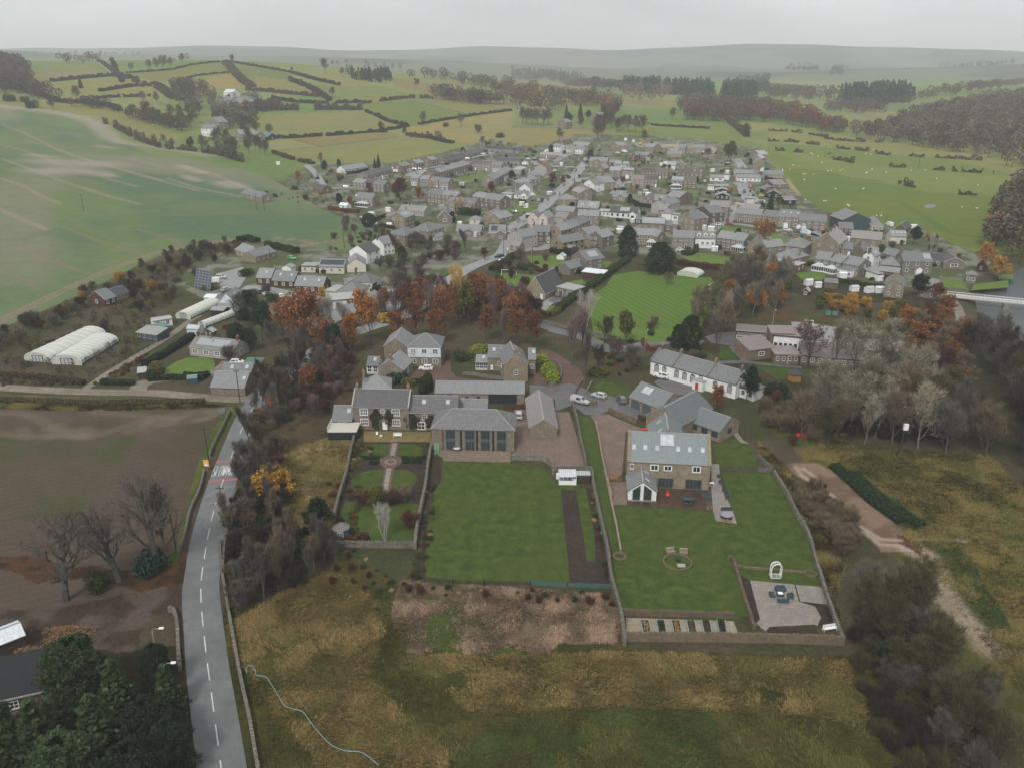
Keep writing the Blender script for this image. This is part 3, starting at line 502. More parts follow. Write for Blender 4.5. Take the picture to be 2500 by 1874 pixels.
# village greens, playing field, gardens
ps('playing_field','Z',"1497 672 1560 662 1700 678 1745 690 1740 720 1700 830 1600 835 1450 825 1440 760",'lawnlight',.025);ps('playing_field','E',"1790 930 2212 955 2960 985 3010 1080 2700 1700 1380 1640 1330 1350 1400 1200",'stripes',.035)
for s_,c_ in(('E',"470 690 900 690 1000 780 870 840 700 830 560 840"),('E',"0 1010 130 920 640 960 560 1080 470 1160 240 1180 100 1120"),('E',"1390 760 1620 770 1560 860 1390 850"),('E',"980 1060 1220 1010 1290 1080 1100 1090"),('E',"660 1430 960 1320 1000 1360 880 1460 740 1480"),('E',"360 1290 580 1290 600 1380 500 1400"),('E',"150 50 370 0 640 20 600 90 400 110"),('F',"610 880 830 760 1000 780 1220 820 1480 900 1440 970 1100 960 700 910"),('F',"1150 400 1450 430 1480 490 1130 470"),('F',"1830 490 2060 560 1960 690 1880 560"),('I',"780 190 1060 180 1110 210 1060 270 860 260"),('J',"1000 720 1280 790 1270 860 1050 830"),('J',"1360 810 1690 840 1690 920 1320 890"),('J',"1600 740 1740 770 1740 830 1600 800"),('C',"600 650 700 650 700 690 600 690"),('C',"930 780 1130 800 1110 870 930 840"),('A',"1720 650 1900 600 2080 565 2212 575 2150 640 1990 690 1890 670 1780 680"),('B',"600 310 750 300 740 340 500 400 480 350"),('J',"950 980 1110 1010 1060 1110 960 1050"),('I',"0 30 80 30 280 90 260 140 0 110"),('I',"1390 280 1480 280 1470 320 1400 310"),('B',"270 1060 600 1010 740 1020 640 1100 480 1110"),('C',"1870 760 2000 770 2000 800 1900 800"),('C',"1900 820 2010 820 2010 860 1920 870"),('C',"1800 1490 2212 1400 2212 1548 1900 1500")):ps('lawn',s_,c_,'lawnlight',.03)
for cr_,s_,w_ in(('E',"100 720 250 660 420 620 500 600 640 600 760 570 800 540",6),('B',"1250 690 1330 650 1420 640",6),('B',"480 400 600 430 760 400 860 380",9),('B',"780 470 1000 480 1260 490",7),('A',"1090 610 1200 550 1350 500 1500 480 1750 420 1900 370 2050 340 2212 300",6),('B',"0 330 60 300 120 290",9),('B',"1760 850 1820 790 1860 700 1880 650",6),('B',"380 1300 480 1260 600 1210 740 1080",6),('F',"1000 480 1120 380 1280 300 1330 180 1310 120",7),('F',"1150 350 1300 370 1500 390 1960 470",5),('C',"1700 700 1760 780 1820 900 1900 1000",10),('C',"1640 380 1700 460 1740 500",8),('F',"1590 880 1720 900 1960 1020 1800 1010 1600 960",7),('b',"500 1100 580 1170 640 1260 700 1290 900 1290",5),('a',"850 255 900 290 1000 370 1040 385",6),('J',"980 930 1100 920 1200 930",5),('D',"600 1000 900 1040 1050 1090 1040 1010 900 1000",6),('E',"640 1440 800 1300 1000 1220 1100 1200",4)):rbn('lane',pts(cr_,s_),w_,'asphalt',.045,3,drape=True)
ps('lane','E',"760 1300 860 1230 1110 1240 1000 1310 860 1330",'tarmac',.05);ps('gravel_yard','E',"570 850 700 820 900 840 890 880 760 905 600 890",'gravel',.05);rbn('footpath',pts('J',"1130 960 1190 1040 1225 1150 1220 1260 1190 1400 1130 1520 1080 1660 1050 1740"),3.2,'paletrack',.05)
rbn('track',pts('a',"860 260 900 285 960 330 1040 385"),6,'paletrack',.6,drape=True);rbn('track',pts('a',"1340 465 1400 500 1470 560"),6,'paletrack',.6,drape=True)
rbn('footpath',pts('I',"150 940 200 1000 270 1090 0 1100"),2,'tarmac',.045);rbn('footpath',pts('I',"0 1100 270 1095 500 1120 860 1150"),2.2,'tarmac',.05);ps('playground','I',"750 690 900 695 1170 740 1700 800 1900 900 1900 1000 1300 960 1000 900 780 800",'asphalt',.045)
# river
m,n,b=nmt('water',.12,.6);p=wp_(n);dv(b,'Base Color',(.10,.12,.125,1));mp2=N(n,'Mapping');dv(mp2,'Scale',(1,.5,1));LK(n,p,mp2.inputs[0])
f=nse(n,mp2.outputs[0],.9,6,.75,.3,.7);bump(n,b,f,.25,.5);fo=nse(n,p,.5,8,.85,.66,.74);LK(n,mxc(n,fo,(.08,.10,.105),(.55,.57,.57)),b.inputs['Base Color']);MAT['water']=m
rbn('river',[Vector((x,y,0))for x,y in RIV],42,'water',-1.7,5)
sheet('puddle',pts('J',"855 35 870 5 930 -5 975 10 960 30 900 42"),'water',.05);sheet('puddle',pts('Q',"1590 240 1660 230 1660 260 1630 275"),'water',.06)
# -------- buildings
def wu(name,nx,nz,frame,glass,fw=.09,bar=.05,sill=True):
 """window of unit size: x 0..1, z 0..1, standing proud of a wall in -y; real size comes from scale"""
 key=name+str((nx,nz,frame,glass));
 if key in WIN:return WIN[key]
 mb=MB();f=fw
 mb.box(0,1,-.05,.0,0,f,0,True);mb.box(0,1,-.05,0,1-f,1,0,True);mb.box(0,f,-.05,0,f,1-f,0);mb.box(1-f,1,-.05,0,f,1-f,0)
 for i in range(1,nx):x=f+(1-2*f)*i/nx;mb.box(x-bar/2,x+bar/2,-.045,0,f,1-f,0)
 for i in range(1,nz):z=f+(1-2*f)*i/nz;mb.box(f,1-f,-.04,0,z-bar/2,z+bar/2,0,True)
 mb.fc([(f,-.02,f),(1-f,-.02,f),(1-f,-.02,1-f),(f,-.02,1-f)],1)
 if sill:mb.box(-.06,1.06,-.1,0,-.07,-.003,2,True)
 o=mb.bd(name,[MAT[frame],MAT[glass],'concrete']);C.objects.unlink(o);WIN[key]=o;return o
WIN={}
def put(src,parent,loc,sc,rz=0.,rx=0.,label=None):
 c=src.copy();link(c,parent);c.location=loc;c.scale=sc;c.rotation_euler=(rx,0,rz)
 if label:c['label']=label
 return c
def chimney_mb(w,d,h,pots):
 mb=MB();mb.box(-w/2,w/2,-d/2,d/2,-1.3,h,0);mb.box(-w/2-.06,w/2+.06,-d/2-.06,d/2+.06,h-.28,h-.1,0,True)
 return mb
def fch(root,x,y,z,mat,w,d,h,pots,roof):
 mb=chimney_mb(w,d,h,pots)
 for i in range(pots):
  px=(i-(pots-1)/2)*.34 if w>=d else 0;py=0 if w>=d else(i-(pots-1)/2)*.34
  mb.tb([(px,py,h-.02),(px,py,h+.42)],[.13,.10],6,1)
 mb.v=[(a+x,b_+y,c+z)for a,b_,c in mb.v]
 return mb.bd('chimney',[MAT[mat],'terracotta'],roof)
def rms(L_,D,z0,rise,style,oh=.3,vg=.12,th=.14,x0=0,y0=0):
 """s: ridge along x; g: ridge along y; h: hipped; f: flat; l: lean-to rising to the back"""
 mb=MB();a,b_=-oh,D+oh;e0,e1=-vg,L_+vg
 def slab(ps_):
  dn=[(p[0],p[1],p[2]-th)for p in ps_]
  mb.fc(ps_,0)
  n_=len(ps_)
  for i in range(n_):j=(i+1)%n_;mb.fc([dn[i],dn[j],ps_[j],ps_[i]],1)
  mb.fc(dn[::-1],1)
 if style=='s':
  k=rise/(D/2);zr=z0+rise+.1;ze=zr-k*(D/2+oh)
  slab([(e0,a,ze),(e1,a,ze),(e1,D/2,zr),(e0,D/2,zr)]);slab([(e1,b_,ze),(e0,b_,ze),(e0,D/2,zr),(e1,D/2,zr)])
  mb.box(e0,e1,D/2-.12,D/2+.12,zr-.05,zr+.05,2)
 elif style=='g':
  k=rise/(L_/2);zr=z0+rise+.1;ze=zr-k*(L_/2+oh);e0,e1=-vg,D+vg
  slab([(L_/2,e0,zr),(L_/2,e1,zr),(-oh,e1,ze),(-oh,e0,ze)]);slab([(L_/2,e1,zr),(L_/2,e0,zr),(L_+oh,e0,ze),(L_+oh,e1,ze)])
  mb.box(L_/2-.12,L_/2+.12,e0,e1,zr-.05,zr+.05,2)
 elif style=='h':
  ze=z0;zr=z0+rise+.1;m=min(D,L_)/2*.98
  A=[(-oh,-oh,ze),(L_+oh,-oh,ze),(L_+oh,D+oh,ze),(-oh,D+oh,ze)]
  if L_>=D:r1,r2=(m,D/2,zr),(L_-m,D/2,zr);fs=[[A[0],A[1],r2,r1],[A[1],A[2],r2],[A[2],A[3],r1,r2],[A[3],A[0],r1]]
  else:r1,r2=(L_/2,m,zr),(L_/2,D-m,zr);fs=[[A[0],A[1],r1],[A[1],A[2],r2,r1],[A[2],A[3],r2],[A[3],A[0],r1,r2]]
  for f in fs:mb.fc(f,0)
  mb.fc(A[::-1],1);mb.bar(r1,r2,.2,.12,2)
  for p,r_ in((A[0],r1),(A[1],r2 if L_>=D else r1),(A[2],r2),(A[3],r1 if L_>=D else r2)):mb.bar(p,r_,.16,.12,2)
 elif style=='f':
  mb.box(-oh,L_+oh,-oh,D+oh,z0,z0+.18,0,True);mb.box(-oh-.06,L_+oh+.06,-oh-.06,-oh,z0-.05,z0+.22,1,True)
 elif style=='l':
  k=rise/D;slab([(e0,a,z0+.1-k*oh),(e1,a,z0+.1-k*oh),(e1,D+.05,z0+.1+rise+k*.05),(e0,D+.05,z0+.1+rise+k*.05)])
 elif style=='r':
  k=rise/L_;slab([(-oh,a,z0+.1-k*oh),(L_+.1,a,z0+.1+rise),(L_+.1,b_,z0+.1+rise),(-oh,b_,z0+.1-k*oh)])
 return mb
def wms(L_,D,z0,z1,rise,style,mi=0,skirt=2.5):
 mb=MB();s_=z0-skirt
 c=[(0,0),(L_,0),(L_,D),(0,D)]
 for i in range(4):
  (xa,ya),(xb,yb)=c[i],c[(i+1)%4]
  if style=='s' and i in(1,3):mb.fc([(xa,ya,s_),(xb,yb,s_),(xb,yb,z1),((xa+xb)/2,(ya+yb)/2,z1+rise),(xa,ya,z1)],mi)
  elif style=='g' and i in(0,2):mb.fc([(xa,ya,s_),(xb,yb,s_),(xb,yb,z1),((xa+xb)/2,(ya+yb)/2,z1+rise),(xa,ya,z1)],mi)
  elif style=='l' and i in(1,2,3):za=z1+rise*(ya/D);zb=z1+rise*(yb/D);mb.fc([(xa,ya,s_),(xb,yb,s_),(xb,yb,zb),(xa,ya,za)],mi)
  elif style=='r':za=z1+rise*(xa/L_);zb=z1+rise*(xb/L_);mb.fc([(xa,ya,s_),(xb,yb,s_),(xb,yb,zb),(xa,ya,za)],mi)
  else:mb.fc([(xa,ya,s_),(xb,yb,s_),(xb,yb,z1),(xa,ya,z1)],mi)
 return mb
def slp(style,L_,D,z1,rise,u,v,side=0):
 """point and tilt on the roof slope facing the viewer; u along the eave 0..1, v up the slope 0..1"""
 if style in 'sh':y=v*D/2;return(u*L_,y,z1+.11+rise*v+.04),math.atan2(rise,D/2),0.
 if style=='l':return(u*L_,v*D,z1+.14+rise*v),math.atan2(rise,D),0.
 if style=='g':
  if side>=0:return(L_-v*L_/2,u*D,z1+.11+rise*v+.04),math.atan2(rise,L_/2),R(90)
  return(v*L_/2,D-u*D,z1+.11+rise*v+.04),math.atan2(rise,L_/2),R(-90)
 return(u*L_,v*D,z1+.22),0.,0.
def opts(s):
 d={}
 for t in s.split():
  k,_,v=t.partition('=');d[k]=v or True
 return d
def house(cr,x1,y1,x2,y2,e,D,rise,style,wall,roof,o,label,cat='house',name='house',group=None,parent=None):
 """one building; (x1,y1)-(x2,y2) is its front eave line in the photo's pixels, e the eave height in metres"""
 o=opts(o)if isinstance(o,str)else o
 ax,ay=q(cr,x1,y1);bx,by=q(cr,x2,y2);g0=0.
 g0=G((ax+bx)/2,(ay+by)/2,e).z
 if abs(g0)<.05:g0=0.
 A,B=U(ax,ay,g0+e),U(bx,by,g0+e);dv=B-A;L_=max(dv.xy.length,1.2);ang=math.atan2(dv.y,dv.x);A.z=g0
 A=A+Vector((math.cos(ang),math.sin(ang),0))*.02;L_-=.04
 return bhs(A,ang,L_,D,e,rise,style,wall,roof,o,label,cat,name,group,parent)
def bhs(A,ang,L_,D,e,rise,style,wall,roof,o,label,cat='house',name='house',group=None,parent=None):
 o=opts(o)if isinstance(o,str)else o;small=A.y>470
 if parent is None:root=empty(name,A,ang,label,cat,group)
 else:
  root=parent;inv=Matrix.Translation(root.location)@Matrix.Rotation(root.rotation_euler.z,4,'Z');inv=inv.inverted()
 W_=wms(L_,D,0,e,rise,style).bd('wall' if parent is None else 'wing_wall',MAT[wall],root)
 vg=.22 if 'b' in o else.1
 Ro=rms(L_,D,e,rise,style,float(o.get('oh',.28)),vg).bd('roof' if parent is None else 'wing_roof',[MAT[roof],MAT['wpt' if 'b' in o else 'bpt' if wall in('white','cream','pink')else 'concrete'],MAT[o.get('ridge','lead')]],root)
 if parent is not None:
  m4=inv@Matrix.Translation(A)@Matrix.Rotation(ang,4,'Z')
  for x_ in(W_,Ro):x_.matrix_local=m4
  host_w=W_;host_r=Ro;hw=W_
 else:host_r=Ro;hw=root
 def addw(src,loc,sc,rz=0.,nm=None):
  c=put(src,hw,loc,sc,rz)
  return c
 fl=int(o.get('f',2 if e>4 else 1));nw=int(o.get('w',max(1,round(L_/2.6))));fr=o.get('fr','wpt');gl='glass'
 wsz=float(o.get('ws',1.15));whh=float(o.get('wh',1.3));fh=e/fl if fl else e
 wn=wu('window',int(o.get('nx',2)),int(o.get('nz',1 if small else 2)),fr,gl,.11 if small else.08)
 dfrac=o.get('d',None);dw=wu('door',1,2,o.get('dc','wpt'),'glass' if 'dg' in o else o.get('dp','wpt'),.12,sill=False)
 if nw:
  for k in range(fl):
   zz=k*fh+fh*.5-whh/2+.25 if fl>1 else e*.45-whh/2+.3
   zz=min(zz,e-whh-.15)
   for i in range(nw):
    xc=L_*(i+.5)/nw
    if dfrac and k==0 and abs(xc/L_-float(dfrac))<.5/nw:
     addw(dw,(xc-.5,0,.02),(1.,1,2.05));continue
    addw(wn,(xc-wsz/2,0,zz),(wsz,1,whh))
  if style=='g' and 'a' in o:addw(wn,(L_/2-.5,0,e+.1),(1,1,1.1))
 ne=int(o.get('e',1 if D>5 and style!='f' else 0))
 if ne:
  Am=A+Vector((math.cos(ang),math.sin(ang),0))*L_/2
  right=(math.cos(ang)*(-Am.x)+math.sin(ang)*(-Am.y))>0
  for k in range(fl):
   zz=max(.5,min(k*fh+fh*.5-whh/2+.25,e-whh-.15))
   for i in range(ne):
    yc=D*(i+.5)/ne
    if right:addw(wn,(L_,yc-wsz/2,zz),(wsz,1,whh),R(90))
    else:addw(wn,(0,yc+wsz/2,zz),(wsz,1,whh),R(-90))
 cs=o.get('c','')
 if cs is True:cs='M'
 cw=o.get('cw',wall if wall in MAT and wall not in('white','cream','pink','grn','bnw','bwd','trn')else 'dst')
 zr=e+rise
 for ch in cs:
  f_={'L':.04,'R':.96,'M':.5,'l':.3,'r':.7}[ch];big=1 if A.y<330 else 1.15
  if style in 'sh':fch(root,L_*f_,D/2,zr,cw,.55*big,.95*big,1.25,2,host_r)
  else:fch(root,L_/2,D*f_,zr,cw,.95*big,.55*big,1.25,2,host_r)
 side=1 if o.get('side','R')=='R' else-1
 if 's' in o:
  sk=wu('skylight',1,1,'lead','pgl',.1,sill=False);n_=int(o['s'])
  for i in range(n_):
   u_=(i+.5)/n_ if n_>1 else float(o.get('su',.5));loc,t,rz=slp(style,L_,D,e,rise,u_,.45,side);c=put(sk,host_r,loc,(.95,1.5,1.35),rz,t-R(90))
 if 'p' in o:
  a_,b_=[float(t)for t in o['p'].split('-')];loc,t,rz=slp(style,L_,D,e,rise,a_,.22,side)
  ln=(b_-a_)*(L_ if style in 'sh' else D);sl=math.hypot(rise,(D if style in 'sh' else L_)/2)*.62
  pn=wu('solar_panel',max(2,round(ln/1.1)),2,'lead' if 'pd' not in o else 'bpt','solar' if 'pd' not in o else 'solardark',.02,.02,False);put(pn,host_r,loc,(ln,1.2,sl),rz,t-R(90))
 if 'o' in o:
  f_=float(o['o'])if o['o']is not True else.5;pw=2.2;x_=L_*f_-pw/2;pm=o.get('pm','wpt')
  w2=wms(pw,1.5,0,2.2,.8,'g',0,.5);w2.v=[(a+x_,b_-1.5,c)for a,b_,c in w2.v];pc=w2.bd('porch',MAT[pm],hw)
  r2=rms(pw,1.5,2.2,.8,'g',.15,.15);r2.v=[(a+x_,b_-1.5,c)for a,b_,c in r2.v];r2.bd('porch_roof',[MAT[roof],'wpt','lead'],pc);put(dw,pc,(x_+pw/2-.45,-1.5,.05),(.9,1,1.95))
 if 'k' in o:
  f_=float(o['k'])if o['k']is not True else.5;kw=float(o.get('kw',3.6));x_=L_*f_-kw/2;kd=2.8;mb=MB();mb.box(x_,x_+kw,-kd,0,-.3,.5,0)
  for i in range(6):xx=x_+kw*i/5;mb.bar((xx,-kd,.5),(xx,-kd,2.2),.1);mb.bar((xx,-kd,2.2),(x_+kw/2+(xx-x_-kw/2)*.35,-.2,3.1),.1)
  for xx in(x_,x_+kw):mb.bar((xx,-kd,2.2),(xx,0,2.2),.12);mb.bar((xx,-kd/2,.5),(xx,-kd/2,2.2),.1)
  mb.bar((x_,-kd,2.2),(x_+kw,-kd,2.2),.12)
  mb.fc([(x_,-kd+.03,.5),(x_+kw,-kd+.03,.5),(x_+kw,-kd+.03,2.2),(x_,-kd+.03,2.2)],1)
  for xx in(x_+.03,x_+kw-.03):mb.fc([(xx,-kd,.5),(xx,0,.5),(xx,0,2.2),(xx,-kd,2.2)],1)
  mb.fc([(x_,-kd,2.2),(x_+kw,-kd,2.2),(x_+kw*.67,0,3.1),(x_+kw*.33,0,3.1)],2);mb.fc([(x_,-kd,2.2),(x_+kw*.33,0,3.1),(x_,0,2.2)],2);mb.fc([(x_+kw,-kd,2.2),(x_+kw,0,2.2),(x_+kw*.67,0,3.1)],2)
  mb.bd('conservatory',['wpt','glass','pgl'],hw)
 if 'm' in o:
  n_=int(o['m'])
  for i in range(n_):
   u_=(i+.5)/n_;loc,t,rz=slp(style,L_,D,e,rise,u_,.2,side);dm=MB();ww=1.7
   w2=wms(ww,2.2,0,1.25,.6,'g',0,.1);r2=rms(ww,2.2,1.25,.6,'g',.12,.15)
   a_=w2.bd('dormer',MAT[o.get('dm','wpt')],host_r);a_.location=(loc[0]-ww/2,loc[1],loc[2]-.1);r2.bd('dormer_roof',[MAT[roof],'wpt','lead'],a_);put(wn,a_,(.3,0,.1),(ww-.6,1,1.05))
 if 'xg' in o:
  f_,gw=[float(t)for t in o['xg'].split(',')];x_=L_*f_-gw/2;gd=float(o.get('xd',1.5));gr=rise*min(1,gw/D)*1.0
  w2=wms(gw,gd+D/2,0,e,gr,'g',0);w2.v=[(a+x_,b_-gd,c)for a,b_,c in w2.v];a_=w2.bd('gable_wing',MAT[o.get('xw',wall)],hw)
  r2=rms(gw,gd+D/2,e,gr,'g',.25,.15);r2.v=[(a+x_,b_-gd,c-.03)for a,b_,c in r2.v];r2.bd('gable_roof',[MAT[roof],MAT['wpt' if 'b' in o else 'concrete'],'lead'],a_)
  for k in range(fl):put(wn,a_,(x_+gw/2-.8,-gd,max(.6,k*fh+.8)),(1.6,1,1.2))
 if 'q' in o:
  a_,b_,d_,h_=[float(t)for t in o['q'].split(',')];lw=(b_-a_)*L_;w2=wms(lw,d_,0,h_,.7,'l',0);w2.v=[(p[0]+a_*L_,p[1]-d_-.02,p[2])for p in w2.v];qo=w2.bd('extension',MAT[o.get('qm','white')],hw)
  r2=rms(lw,d_-.05,h_,.7,'l',.15,.1,.1);r2.v=[(p[0]+a_*L_,p[1]-d_-.02,p[2])for p in r2.v];r2.bd('extension_roof',[MAT[o.get('qr',roof)],'wpt','lead'],qo)
  n_=max(1,round(lw/1.6));
  for i in range(n_):put(wn,qo,(a_*L_+lw*(i+.5)/n_-.6,-d_-.02,.6),(1.2,1,min(1.3,h_-.8)))
 root['_L']=L_
 return root,Ro,L_
def H_(cr,table,cat='house',name='house'):
 """rows: x1 y1 x2 y2 eave depth rise style wall roof|options|label"""
 for row in table.strip().splitlines():
  a,o,label=[t.strip()for t in row.split('|')];t=a.split();nm=name;ct=cat;grp=None
  if '@' in label:label,nm=label.split('@');ct=nm.replace('_',' ')
  house(cr,*[float(v)for v in t[:7]],t[7],t[8],t[9],o,label.strip(),ct,nm)
H_('A',"""
232 528 540 484 2.7 9 2.6 s white slate|w=7 e=1|long low slate-roofed bungalow with white front below the two tall conifers at the field edge @bungalow
540 602 698 560 5 8.5 1.9 s pbk btl|w=4 q=.55,.95,1.4,2.3|brown-tiled brick terrace house with its blank gable end facing left, white porch bays in front
702 558 880 515 5 8.5 1.9 s pbk btl|w=4 c=M q=.1,.5,1.4,2.3|brown-tiled brick terrace house by the white vans, moss on its roof
1003 476 1118 458 5 9 2.2 s brick slate|w=3 c=M|orange brick house with plain gable, lowest of three stepped along the green field
1208 438 1305 420 5 9 2.2 s brick slate|w=3 c=M|orange brick house with plain gable, middle one of three stepped along the green field
1398 394 1480 378 5 9 2.2 s brick slate|w=3 c=M|orange brick house with plain gable, highest of three stepped along the green field
1606 406 1882 336 2.7 9 2.4 s brick dkt|w=8 c=LMR|long dark-roofed brick bungalow row running uphill by the field @bungalow
1888 320 2100 266 2.7 9 2.4 s pbk dkt|w=7 c=LR|dark-roofed bungalows at the top end of the uphill lane by the field @bungalow
1438 577 1512 558 5 9 1.9 s brick btl|w=2|brown-roofed brick terrace end house with hipped corner facing the parked vans
1514 557 1572 543 5 9 1.9 s pbk slb|w=2|pale grey-roofed house second from the left in the long climbing brick terrace
1574 542 1650 520 5 9 1.9 s pbk slate|w=2 d=.7|slate-roofed house third from the left in the long climbing brick terrace
1652 519 1792 482 5 9 1.9 s pbk slate|w=4 d=.6|long-fronted house in the middle of the climbing terrace above the oval green
1794 481 1930 442 5 9 1.9 s pbk slate|w=4 c=R d=.3|upper end house of the climbing terrace above the oval green
1950 440 2070 443 5 8 1.9 s pbk btl|w=4 d=.4|flat-fronted brown-roofed brick house at the top corner of the oval green
2072 444 2212 448 5 8 1.9 s pbk btl|w=4 d=.5|flat-fronted brown-roofed brick house above the oval green, middle of its row
1115 632 1228 640 5 8 1.9 s pbk slate|w=3 q=.2,.8,1,2.2|leftmost of the four stepped slate-roofed brick houses right of the copper beech
1240 650 1362 656 5 8 1.9 s pbk slate|w=3|second of the four stepped brick houses right of the copper beech
1368 665 1492 676 5 8 1.9 s pbk slb|w=3 d=.7|pale-roofed third of the four stepped brick houses right of the copper beech
1500 684 1630 692 5 8 1.9 s pbk slate|w=3 q=.3,.9,1,2.2|rightmost of the four stepped brick houses, next to the round green conifer
335 688 478 704 5 8 1.9 s stone slate|w=3 c=R|left house of the stone terrace behind the rust-coloured tree
482 704 602 716 5 8 1.9 s stone dkt|w=3 c=R|dark-roofed middle house of the stone terrace behind the rust-coloured tree
606 717 758 730 5 8 1.9 s stone slate|w=3|right house of the stone terrace, half behind the copper beech
380 896 606 914 5 7 2.4 s stone slate|w=4 e=0 k=.45 kw=8.5 c=R|stone house with a big white octagonal conservatory at the field edge
1342 836 1530 858 6 8.5 2.1 s stone slate|w=4 wh=1.5 c=LR|left half of the tall dark stone terrace behind the yellow weeping tree
1534 858 1742 882 6 8.5 2.1 s stone slate|w=4 s=1 su=.8 c=MR d=.6|right half of the tall dark stone terrace with one rooflight
1622 962 1800 975 5 8 2.2 s stone slate|w=3 c=L xg=.35,4.5|stone house with a front gable and a tall left chimney, left of the silver van
1802 974 1988 988 5 8 2.2 s stone slate|w=3 xg=.55,5|stone house with a wide front gable standing over the silver van
1952 880 2098 904 5 8.5 2.2 s rbk slate|w=3 c=L q=.1,.7,1.2,2.3|red brick terrace house with white window bays above the silver van
2102 906 2240 922 5 8.5 2.2 s cream slate|w=3 c=LR|cream rendered terrace house right of the red brick one
1482 1166 1682 1166 3.2 12 3.4 g stone slate|w=1 ws=2.2 wh=1.7 f=1 b a|dormer bungalow white-edged and stone gable facing the camera
1045 1172 1166 1126 5 9 2.3 s tst slate|w=3 c=R p=.15-.8 e=2|tan stone house with a square solar panel and two white gable windows by the field
782 1144 900 1160 3.8 6 1.4 s tst slate|w=2 f=2 wh=.9|low rear wing of the tan stone house with the solar panel @extension
756 1228 868 1238 2.3 4 1.4 g tst dkt|w=1 q=.6,1,1,1.8|small dark-roofed stone annexe by the ball-shaped dark bush @annexe
1352 1366 1570 1298 5.2 10 2.8 h tst slate|w=4 c=r cw=rbk q=.25,.85,1,2.4|large hipped pair of tan stone houses with white bay windows and red chimney
1042 1420 1232 1362 5.2 9 2.6 h tst slate|w=4 q=.2,.9,1,2.4|hipped tan stone house with white bays behind the purple-twigged tree
752 1532 900 1500 5.2 8 2.5 s white slate|w=3 c=L e=0|white gabled farmhouse with a stepped white chimney at the field corner
1735 1346 2068 1352 2.7 8 2.2 s gst slate|w=5 xg=.5,5 xd=.8 b|grey stone bungalow with a white-edged front gable and big white windows @bungalow
1912 1198 2060 1202 2.4 6 1.6 h cream slate|w=1 e=0|small cream hip-roofed garage behind the grey stone bungalow @garage
955 1064 1300 1090 2.8 9 2.2 s grn slb|w=5 c=l|long low stone-slabbed bungalow roof among dark garden trees @bungalow
150 1000 260 1010 2.2 4 1.2 s white wsh|w=1|white-roofed garden shed behind the conservatory house @shed
""")
